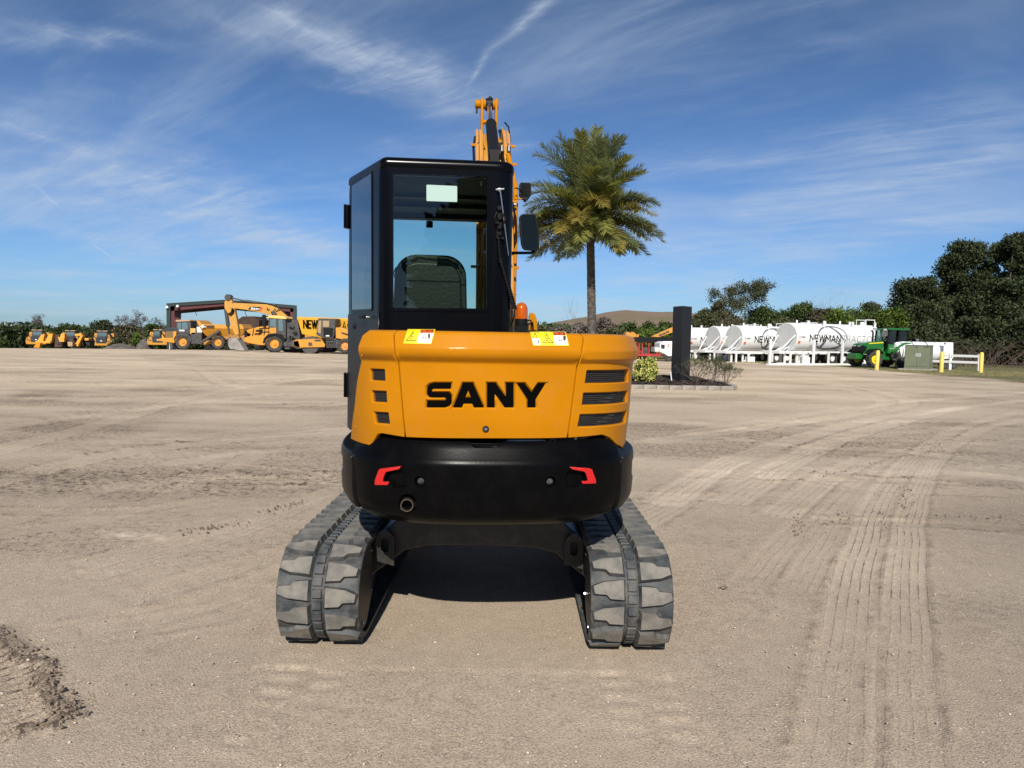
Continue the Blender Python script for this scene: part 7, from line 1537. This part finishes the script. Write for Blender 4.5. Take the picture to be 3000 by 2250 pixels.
side_prism('chassis', ((1905, 600), (2060, 585), (2150, 600), (2150, 690), (1910, 690)), D, .4, 1.8, DARK, t, .04)
mb = MB()
for i in range(5): a_, b_ = zc4(1920+i*20, 610, D), zc4(1935+i*18, 680, D); mb.bar((a_[0], D+.3, a_[1]), (b_[0], D+.3, b_[1]), .07, .07)
for yy in (560, 590, 620): a_, b_ = zc4(1915, yy+40, D), zc4(2005, yy+40, D); mb.bar((a_[0], D+.25, a_[1]), (b_[0], D+.25, b_[1]), .06, .06)
mb.build('steps', DARK, t)
x, z = zc4(2108, 668, D); wheel(t, (x, D+.3, z), 78/3.456*D/F, .62, mat('orange hub', (.62, .25, .04), .6, dust=.3), -1, 28, .04); wheel(t, (x-.3, D+2.0, z), 76/3.456*D/F, .6, YEL2, 1, 24, .03)
mb = MB()
for i in range(26): r1_ = random.Random(50+i); x0_, y0_ = 1490+r1_.random()*190, 600+r1_.random()*85; a_ = zc4(x0_, y0_, D+1.5); mb.box((a_[0], D+2.0+r1_.random(), a_[1]), (.15+.4*r1_.random(), .3, .12+.3*r1_.random()))
mb.build('under_gear', DARK, t)
# ---- haulers seen nose-on, far left
FD = 120.0
def hauler_front():
    t = thing('articulated_hauler', (0, 0, 0), 'x', 'dump truck', 'articulated dump trucks seen nose-on')
    mb = MB(); mb.prism([(-1.5, .45), (-1.35, .25), (1.35, .25), (1.5, .45), (1.5, .95), (.95, .80), (-.95, .80), (-1.5, .95)], 0, .7, 'y'); mb.build('bumper', YEL2, t, bevel=.04)
    mb = MB(); mb.prism([(-.75, .62), (.75, .62), (.70, 1.5), (.55, 1.72), (-.55, 1.72), (-.70, 1.5)], -.05, 1.6, 'y'); bn = mb.build('bonnet', mat('dark grey bonnet', (.028, .033, .042), .4), t, bevel=.06)
    mb = MB(); mb.box((0, -.07, 1.02), (.24, .03, .18)); mb.build('badge', WHITE, bn)
    for s in (-1, 1):
        mb = MB(); mb.prism([(s*1.5, .9), (s*.8, .78), (s*.8, 1.35), (s*1.05, 1.55), (s*1.42, 1.4)], .15, .9, 'y'); mb.build('fender', YELP, t, bevel=.03)
        mb = MB(); mb.prism([(s*1.5, 1.70), (s*.92, 1.62), (s*.92, 2.2), (s*1.42, 2.3)], 2.4, 6, 'y'); mb.build('tub_side', YEL2, t, bevel=.03)
        mb = MB(); mb.cyl((s*.85, .9, .72), (s*1.45, .9, .72), .80, n=20); mb.build('wheel', TYRE, t, bevel=.06)
        mb = MB(); mb.box((s*.42, 1.5, 2.62), (.70, 1.4, .16)); mb.build('roof_pad', TAN, t, bevel=.03)
        mb = MB(); mb.box((s*1.32, .1, 1.5), (.06, .05, .8)); mb.box((s*1.32, .1, 1.95), (.22, .05, .3)); mb.build('mirror', PLAS, t)
    mb = MB(); mb.prism([(-.78, 1.55), (.78, 1.55), (.72, 2.55), (-.72, 2.55)], 1.0, 2.2, 'y'); cb_ = mb.build('cab', DARK, t, bevel=.05)
    mb = MB(); mb.prism([(-.62, 1.80), (.62, 1.80), (.58, 2.4), (-.58, 2.4)], .97, 1.0, 'y'); mb.build('windscreen', mat('blue reflecting window', (.10, .16, .18), .1), cb_)
    mb = MB(); mb.box((0, 3.6, 1.5), (2.3, 5, 1.1)); mb.build('dump_body', YELD, t, bevel=.1)
    return t
hf = hauler_front()
for i, (px, base_y, lab, D) in enumerate(((106, 1013, 'leftmost nose-on dump truck, half behind scraper arms', FD+3), (203, 1014, 'nose-on dump truck showing between the two scrapers', FD+5), (297, 1017, 'nose-on dump truck standing clear with a dark bonnet', FD), (462, 1015, 'nose-on dump truck partly hidden by the profile truck bonnet', FD-4))):
    o = hf if i == 0 else copy_tree(hf); p = at(px, base_y, D); o.location = (p.x, D, p.z); o.rotation_euler = (0, 0, R_(22-i*1.5)); o['label'] = lab; o.scale = (1, 1, 1)
ORNG = mat('orange yellow scraper paint', (.80, .34, .03), .55, dust=.2)
Z5 = lambda X, Y: (X/4.608, Y/4.608+880)
for ox, lab in ((0, 'pull scraper with two sloping arms and an orange blade at far left'), (470, 'second pull scraper left of the clear nose-on truck')):
    D = 114.0; q = lambda *pts: [W(*Z5(x+ox, y), D) for x, y in pts]; b0 = at(*Z5(600+ox, 632), D); t = thing('pull_scraper', b0, lab, 'scraper', 'pull scrapers by the left trees'); k = 1 if ox == 0 else 0
    for p_ in (((500, 550), (555, 462), (600, 462), (575, 560)), ((610, 560), (655, 450), (712, 450), (690, 570))) if k else (((340, 500), (355, 445), (400, 450), (400, 500)), ((520, 620), (620, 470), (650, 470), (580, 620))): mb = MB(); mb.prism(q(*p_), D, D+.6, 'y'); mb.build('arm', ORNG, t, bevel=.03)
    mb = MB(); mb.prism(q(*(((495, 550), (695, 550), (695, 580), (495, 575)) if k else ((325, 495), (415, 495), (410, 560), (350, 560)))), D-.3, D+.3, 'y'); mb.build('cross_bar', ORNG, t, bevel=.03)
    mb = MB(); mb.prism(q(*(((505, 635), (560, 562), (600, 575), (585, 640)) if k else ((490, 560), (560, 560), (560, 620), (500, 620)))), D-1.0, D-.4, 'y'); mb.build('blade', mat('orange blade', (.85, .26, .02), .5) if k else TAN, t, bevel=.03)
    mb = MB(); mb.prism(q(*(((712, 455), (740, 470), (830, 540), (800, 632), (700, 632)) if k else ((420, 540), (500, 540), (480, 620), (400, 620)))), D+.6, D+3, 'y'); mb.build('bowl', mat('rusty bowl', (.10, .055, .035), .8, var=.3), t, bevel=.05)
    for dx in ((640, 780) if k else (460, 600, 690)): x, z = q((dx, 600))[0]; mb = MB(); mb.cyl((x-.3, D+1.2, b0.z+.75), (x+.3, D+1.2, b0.z+.75), .75, n=18); mb.build('wheel', TYRE, t, bevel=.06)
    if not k:
        mb = MB(); mb.prism(q((670, 510), (725, 510), (725, 540), (670, 540)), D, D+1, 'y'); mb.prism(q((530, 450), (620, 450), (620, 480), (530, 480)), D+.2, D+1, 'y'); mb.build('guard', ORNG, t, bevel=.03)
# poles far left
POLE = mat('weathered pole', (.16, .15, .145), .8)
for i, (x, y0) in enumerate(((6, 941), (18.5, 941), (37.5, 945), (50.5, 941), (145, 957), (155, 953))):
    D = 330.0; b = at(x, 968, D); tpz = at(x, y0, D).z; t = thing('utility_pole', (b.x, D, b.z-3), ('utility pole at the very left edge of the frame', 'second utility pole from the left edge', 'short grey utility pole third from the left edge', 'utility pole with a wide crossarm above the far bushes', 'faint short pole left of its taller twin above the bushes', 'faint pole above the bushes left of the middle scraper')[i], 'utility pole', 'utility poles behind the far trees')
    mb = MB(); mb.cyl((b.x, D, b.z-3), (b.x, D, tpz), .30, .22, 8); mb.build('pole', POLE, t)
    mb = MB(); mb.box((b.x, D, tpz-.6), (3.0 if i == 3 else 1.8, .2, .22)); mb.build('crossarm', POLE, t)
t = thing('power_line', at(60, 950, 331), 'thin overhead wires strung between the far utility poles', 'power line')
mb = MB(); P = [at(x, 951+(.9 if k % 2 else 0), 331) for k, x in enumerate(np.linspace(-60, 250, 24))]; mb.tube(P, .04, 4); mb.build('wire', POLE, t)
# ================================================================== trees and bushes
def tr_at(name, px, base_y, D, top_y, wpx, label, leaf, **kw):
    g = at(px, base_y, D); z0 = gzs(g.x, D); base = Vector((g.x, D, z0)); h = at(px, top_y, D).z-z0; w = wpx/F*D
    return tree(name, base, h, w, label, leaf, **kw)
# big oaks at the right
OK = 'large dark oaks at the right edge'
tr_at('oak_tree', 2690, 1070, 78, 775, 270, 'dark oak crown stepping down towards the tractor, left end of the oaks', 'dark oak', n=60000, size=.115, blobs=90, trunk=.05, seed=5, wy=10, shell=.25, gaps=.2, group=OK)
tr_at('oak_tree', 2815, 1075, 80, 668, 250, 'tall dark oak with a rounded shoulder behind the rail fence', 'dark oak', n=70000, size=.12, blobs=110, trunk=.14, seed=9, wy=11, shell=.25, gaps=.2, group=OK)
tr_at('oak_tree', 2935, 1080, 77, 640, 230, 'tallest dark oak near the right edge of the frame', 'dark oak', n=70000, size=.12, blobs=110, trunk=.12, seed=12, wy=11, shell=.25, gaps=.2, group=OK)
tr_at('oak_tree', 3080, 1080, 76, 668, 250, 'dark oak cut off by the right edge of the frame', 'dark oak', n=44000, size=.13, blobs=90, trunk=.1, seed=15, wy=11, shell=.25, gaps=.2, group=OK)
# underwood below the oaks
for i, (px, ty, w, lf, lab, D) in enumerate(((2700, 935, 210, 'dark oak', 'dark bushy undergrowth right behind the green cabinet', 70), (2860, 920, 230, 'dark oak', 'dark undergrowth thicket behind the rail fence', 70), (3010, 905, 240, 'dark oak', 'dark undergrowth thicket at the right edge below the oaks', 66), (2570, 905, 190, 'mid green', 'green bush behind the tractor cab, left foot of the oaks', 76))):
    tr_at('bush', px, 1075, D, ty, w, lab, lf, n=26000, size=.12, blobs=30, trunk=.0, seed=60+i, wy=6, shell=.3, gaps=.6, cat='bush')
VINE = mat('tangled dead vines', (.085, .062, .045), .9, island=.3)
for k, (px, D, h, lab) in enumerate(((2790, 63, 3.4, 'arching bare brown vines behind the rail fence'), (2890, 60, 3.8, 'tangle of dead brown branches right of the rail fence'), (2975, 58, 3.6, 'dead brown branches leaning at the right edge of the frame'), (2700, 65, 4.6, 'thin bare vines rising above the generator trailer'))):
    g = at(px, 1080, D); t = thing('bramble', (g.x, D, 0), lab, 'bramble', 'dead brambles below the oaks'); mb = MB(); rg = np.random.default_rng(200+k)
    for i in range(46):
        b = Vector((g.x+rg.normal()*1.9, D+rg.normal()*.6, 0)); a = rg.random()*2*PI; l = h*(.25+.65*rg.random()); d = Vector((math.cos(a), math.sin(a)*.4, 0)); P = [b+d*l*.9*t_**1.2+Vector((rg.normal()*.10, rg.normal()*.06, l*(.75 if i % 3 else .95)*math.sin(PI*(.45 if i % 2 else .7)*t_)*(.5+.5*rg.random() if t_ > .9 else .8)+rg.normal()*.05)) for t_ in np.linspace(0, 1, 8)]; mb.tube(P, [.022*(1-.8*t_) for t_ in np.linspace(0, 1, 8)], 4)
    mb.build('branches', VINE, t, fix=False)
# row behind the tanks
spec = [(2045, 890, 85, 'olive', 'small olive green tree just right of the charcoal pillar', 78), (2105, 862, 70, 'brown green', 'narrow brownish tree rising behind the third tank', 82), (2225, 885, 130, 'mid green', 'green bush mass below the wide airy tree', 84), (2330, 868, 110, 'mid green', 'green tree behind the nearest tank disc', 82), (2400, 890, 100, 'brown green', 'brownish shrub behind the lettered tank', 80), (2475, 885, 130, 'fresh green', 'fresh green bush behind the rear of the nearest tank', 78), (2545, 868, 90, 'dark oak', 'small dark crowned tree behind the tractor', 92), (2290, 925, 120, 'olive', 'low olive bush behind the second tank', 77), (2140, 915, 110, 'brown green', 'low brown green bush behind the far tanks', 76), (2600, 895, 120, 'fresh green', 'bright green bush at the foot of the left oak', 74)]
for i, (px, ty, w, lf, lab, D) in enumerate(spec):
    tr_at('broadleaf_tree', px, 1040, D, ty, w*1.6, lab, lf, n=22000, size=.11, blobs=40, trunk=.02, seed=300+i, wy=8, shell=.3, gaps=.40, group='trees behind the white tanks')
g = at(2190, 1030, 84); h = at(2190, 836, 84).z
bare_tree('airy_tree', (g.x, 84, 0), h, 'wide airy tree with open brown green crown behind the tanks', depth=4, seed=8, m=BARK, r=.2, spread=.62, leaf='olive', nleaf=9000, size=.09, up=.3)
for i, (px, ty, D) in enumerate(((2375, 855, 90), (2425, 850, 92), (2460, 858, 90))):
    g = at(px, 1030, D); bare_tree('bare_tree', (g.x, D, 0), at(px, ty, D).z, ('leafless tree, left of the trio above the green bushes', 'leafless tree, tallest of the trio above the green bushes', 'leafless tree, right of the trio above the green bushes')[i], seed=400+i, depth=4, r=.09, spread=.5, group='leafless trees above the green bushes')
# between the excavator and the pillar
g = at(1672, 1030, 66); bare_tree('bare_tree', (g.x, 66, 0), at(1672, 896, 66).z, 'leafless forked tree left of the palm trunk', seed=31, depth=4, r=.11, spread=.5)
for i, (px, ty, w, lf, lab, D) in enumerate(((1705, 942, 80, 'grey brown', 'grey brown leafless brush around the palm trunk', 84), (1775, 924, 90, 'grey brown', 'tall greyish brush right of the palm trunk', 86), (1835, 930, 80, 'mid green', 'green bush above the yellow hood corner', 86), (1895, 930, 90, 'mid green', 'dark green bush above the black machine deck', 88), (1950, 932, 80, 'mid green', 'green bush touching the charcoal pillar on its left', 86), (1800, 955, 120, 'olive', 'low olive hedge over the hood corner', 80), (1920, 955, 130, 'fresh green', 'low green hedge behind the black deck', 80), (1630, 955, 90, 'grey brown', 'low brown brush right of the beacon', 84), (1560, 950, 100, 'olive', 'bush hidden low behind the beacon', 88))):
    tr_at('bush', px, 1030, D, ty, w*1.2, lab, lf, n=6000, size=.15, blobs=20, trunk=.0, seed=500+i, wy=5, shell=.3, gaps=.6, cat='bush')
# left treeline
LT_ = [(20, 955, 150, 'far green', 'low dark green thicket at the left edge of the frame', 150), (110, 950, 140, 'far green', 'dark thicket behind the leftmost truck', 152), (205, 945, 110, 'mid green', 'green thicket with a pointed top between the trucks', 148), (255, 957, 90, 'far green', 'low green thicket left of the clear nose-on truck', 146), (300, 934, 120, 'dark oak', 'rounded dark tree behind the clear nose-on truck', 146), (345, 950, 80, 'dark oak', 'dark bush right of the clear nose-on truck', 142), (385, 946, 110, 'brown green', 'brown green thicket below the leafless bushes', 140), (455, 945, 70, 'mid green', 'green bush beside the shed corner', 138), (480, 948, 70, 'olive', 'olive bush showing inside the left shed bay', 150), (570, 952, 60, 'mid green', 'green tree seen through the shed above the tub', 150), (-60, 950, 140, 'far green', 'thicket outside the left edge of the frame', 150)]
for i, (px, ty, w, lf, lab, D) in enumerate(LT_):
    tr_at('broadleaf_tree', px, 1013, D, ty, w*1.2, lab, lf, n=7000, size=.25, blobs=24, trunk=.0, seed=600+i, wy=9, shell=.3, gaps=.6, group='trees along the left edge of the yard')
for i, (px, ty, D) in enumerate(((85, 938, 156), (108, 936, 154), (370, 930, 141), (405, 928, 140), (430, 938, 139))):
    g = at(px, 1010, D); z0 = gzs(g.x, D); bare_tree('bare_tree', (g.x, D, z0), at(px, ty, D).z-z0, ('grey leafless tree above the far left thicket, left of two', 'grey leafless tree above the far left thicket, right of two', 'leafless bush left of the brown thicket top', 'leafless bush at the top of the brown thicket', 'leafless bush nearest the shed corner')[i], seed=700+i, depth=4, r=.16, spread=.55, group='leafless trees on the left', leaf='grey brown', nleaf=1500, size=.10)
tr_at('small_tree', 398, 1017, 118, 966, 44, 'small bright green tree in front of the brown thicket', 'fresh green', n=2600, size=.16, blobs=14, trunk=.12, seed=801, shell=.3, gaps=.7)
tr_at('small_tree', 2, 1017, 128, 985, 60, 'low bright bush at the left edge beneath the thicket', 'mid green', n=2600, size=.16, blobs=14, trunk=.0, seed=802, shell=.3, gaps=.7)
tr_at('palmetto', 340, 1016, 121, 990, 60, 'tall pale reeds right of the clear nose-on truck', 'olive', n=2400, size=.16, blobs=14, trunk=.0, seed=803, shell=.3, gaps=.7, cat='reeds')
# heap of grey rubble
HEAP = mat('grey rubble', (.13, .115, .10), .95, var=.4, vscale=1.5, bump=.6, bscale=4)
for px, w, h, D, lab in ((355, 5.2, 1.0, 116, 'low grey rubble heap left of the small bright tree'), (424, 2.6, 1.8, 117, 'grey rubble heap beside the profile truck nose')):
    g = at(px, 1015, D); z0 = gzs(g.x, D); t = thing('rubble_heap', (g.x, D, z0), lab, 'rubble heap'); rg = np.random.default_rng(int(px)); N_ = 26; U_, V_ = np.meshgrid(np.linspace(-1, 1, N_), np.linspace(-1, 1, N_)); hh_ = np.clip(1-np.hypot(U_, V_), 0, 1)**.35*h*(.75+.5*fbm(U_*5+50, V_*5+px, 1, 4, 3))-.1
    I = np.arange(N_*N_).reshape(N_, N_); fast_mesh('heap', np.stack([g.x+U_.ravel()*w/2, D+V_.ravel()*w/2, z0+hh_.ravel()], 1), np.stack([I[:-1, :-1].ravel(), I[:-1, 1:].ravel(), I[1:, 1:].ravel(), I[1:, :-1].ravel()], 1), HEAP, t)
# far wood closing the horizon
def far_wood(name, a0, a1, D, h, n, leaf, label, seed, size=.45):
    rg = np.random.default_rng(seed); th = np.radians(a0+(a1-a0)*rg.random(n)); dd = D+rg.random(n)*14; x, y = np.sin(th)*dd, np.cos(th)*dd
    hh = h*(.6+.8*fbm(x+500, y+500, 14, 3, seed)); z = rg.random(n)**.7*hh; d = rg.normal(size=(n, 3)); b = rg.normal(size=(n, 3)); d /= np.linalg.norm(d, axis=1)[:, None]; b /= np.linalg.norm(b, axis=1)[:, None]; s = size*(.6+.8*rg.random(n))[:, None]
    w_ = np.clip((-x+5)/20, 0, 1); P = np.stack([x, y, z-np.minimum(2.6, .00018*np.maximum(0, dd-45)**2)*w_], 1); V = np.stack([P-d*s, P-b*s*.6, P+d*s, P+b*s*.6], 1).reshape(-1, 3)
    tagit(fast_mesh(name, V, np.arange(4*n).reshape(-1, 4), LEAF[leaf]), label, 'woodland', kind='stuff')
far_wood('far_wood', -75, -14, 175, 4.6, 42000, 'far green', 'distant low green wood along the left horizon', 1)
far_wood('distant_wood', -16, 75, 125, 4.2, 42000, 'far green', 'distant green wood behind the yard on the right', 2, .35)
# tall trees behind the photographer, seen only mirrored in paint and glass
for i, (x, y, h, w) in enumerate(((-16, -34, 11, 9), (-6, -36, 9, 8), (4, -38, 12, 9), (13, -35, 9, 9), (-27, -36, 10, 10), (24, -38, 11, 10), (-40, -40, 11, 12), (38, -42, 12, 12))):
    tree('oak_tree', (x, y, 0), h, w, 'dark tree standing behind the viewer across the yard', 'dark oak', n=3500, size=.42, blobs=14, trunk=.04, seed=900+i, gaps=.6, group='trees behind the viewer')
# grass tufts along the verge
rg = np.random.default_rng(90); n = 26000; px_ = 6+rg.random(n)*42; t0 = rg.random(n)
def vline(x): return np.interp(x, [gnd(p, q).x for p, q in ((1900, 1052), (2380, 1068), (2700, 1096), (3100, 1106))], [gnd(p, q).y for p, q in ((1900, 1052), (2380, 1068), (2700, 1096), (3100, 1106))])
gy_ = vline(px_)+.1+rg.random(n)**1.3*9-.5*vnoise(px_, px_*0, 1.2, 4)*2; h = .03+.09*rg.random(n)*vnoise(px_, gy_, 1.5, 8); a = rg.random(n)*2*PI; w = .016
lx, ly = np.cos(a)*h*.6, np.sin(a)*h*.6; V = np.stack([np.stack([px_-w, gy_, 0*h], 1), np.stack([px_+w, gy_, 0*h], 1), np.stack([px_+lx, gy_+ly, h], 1)], 1).reshape(-1, 3)
GRS = mat('verge grass blades', (.11, .125, .04), .8, island=.4, col2=(.20, .165, .08), vscale=.8)
tagit(fast_mesh('grass', V, np.arange(3*n).reshape(-1, 3), GRS), 'short patchy grass on the verge under the tanks and cabinets', 'grass', kind='stuff')
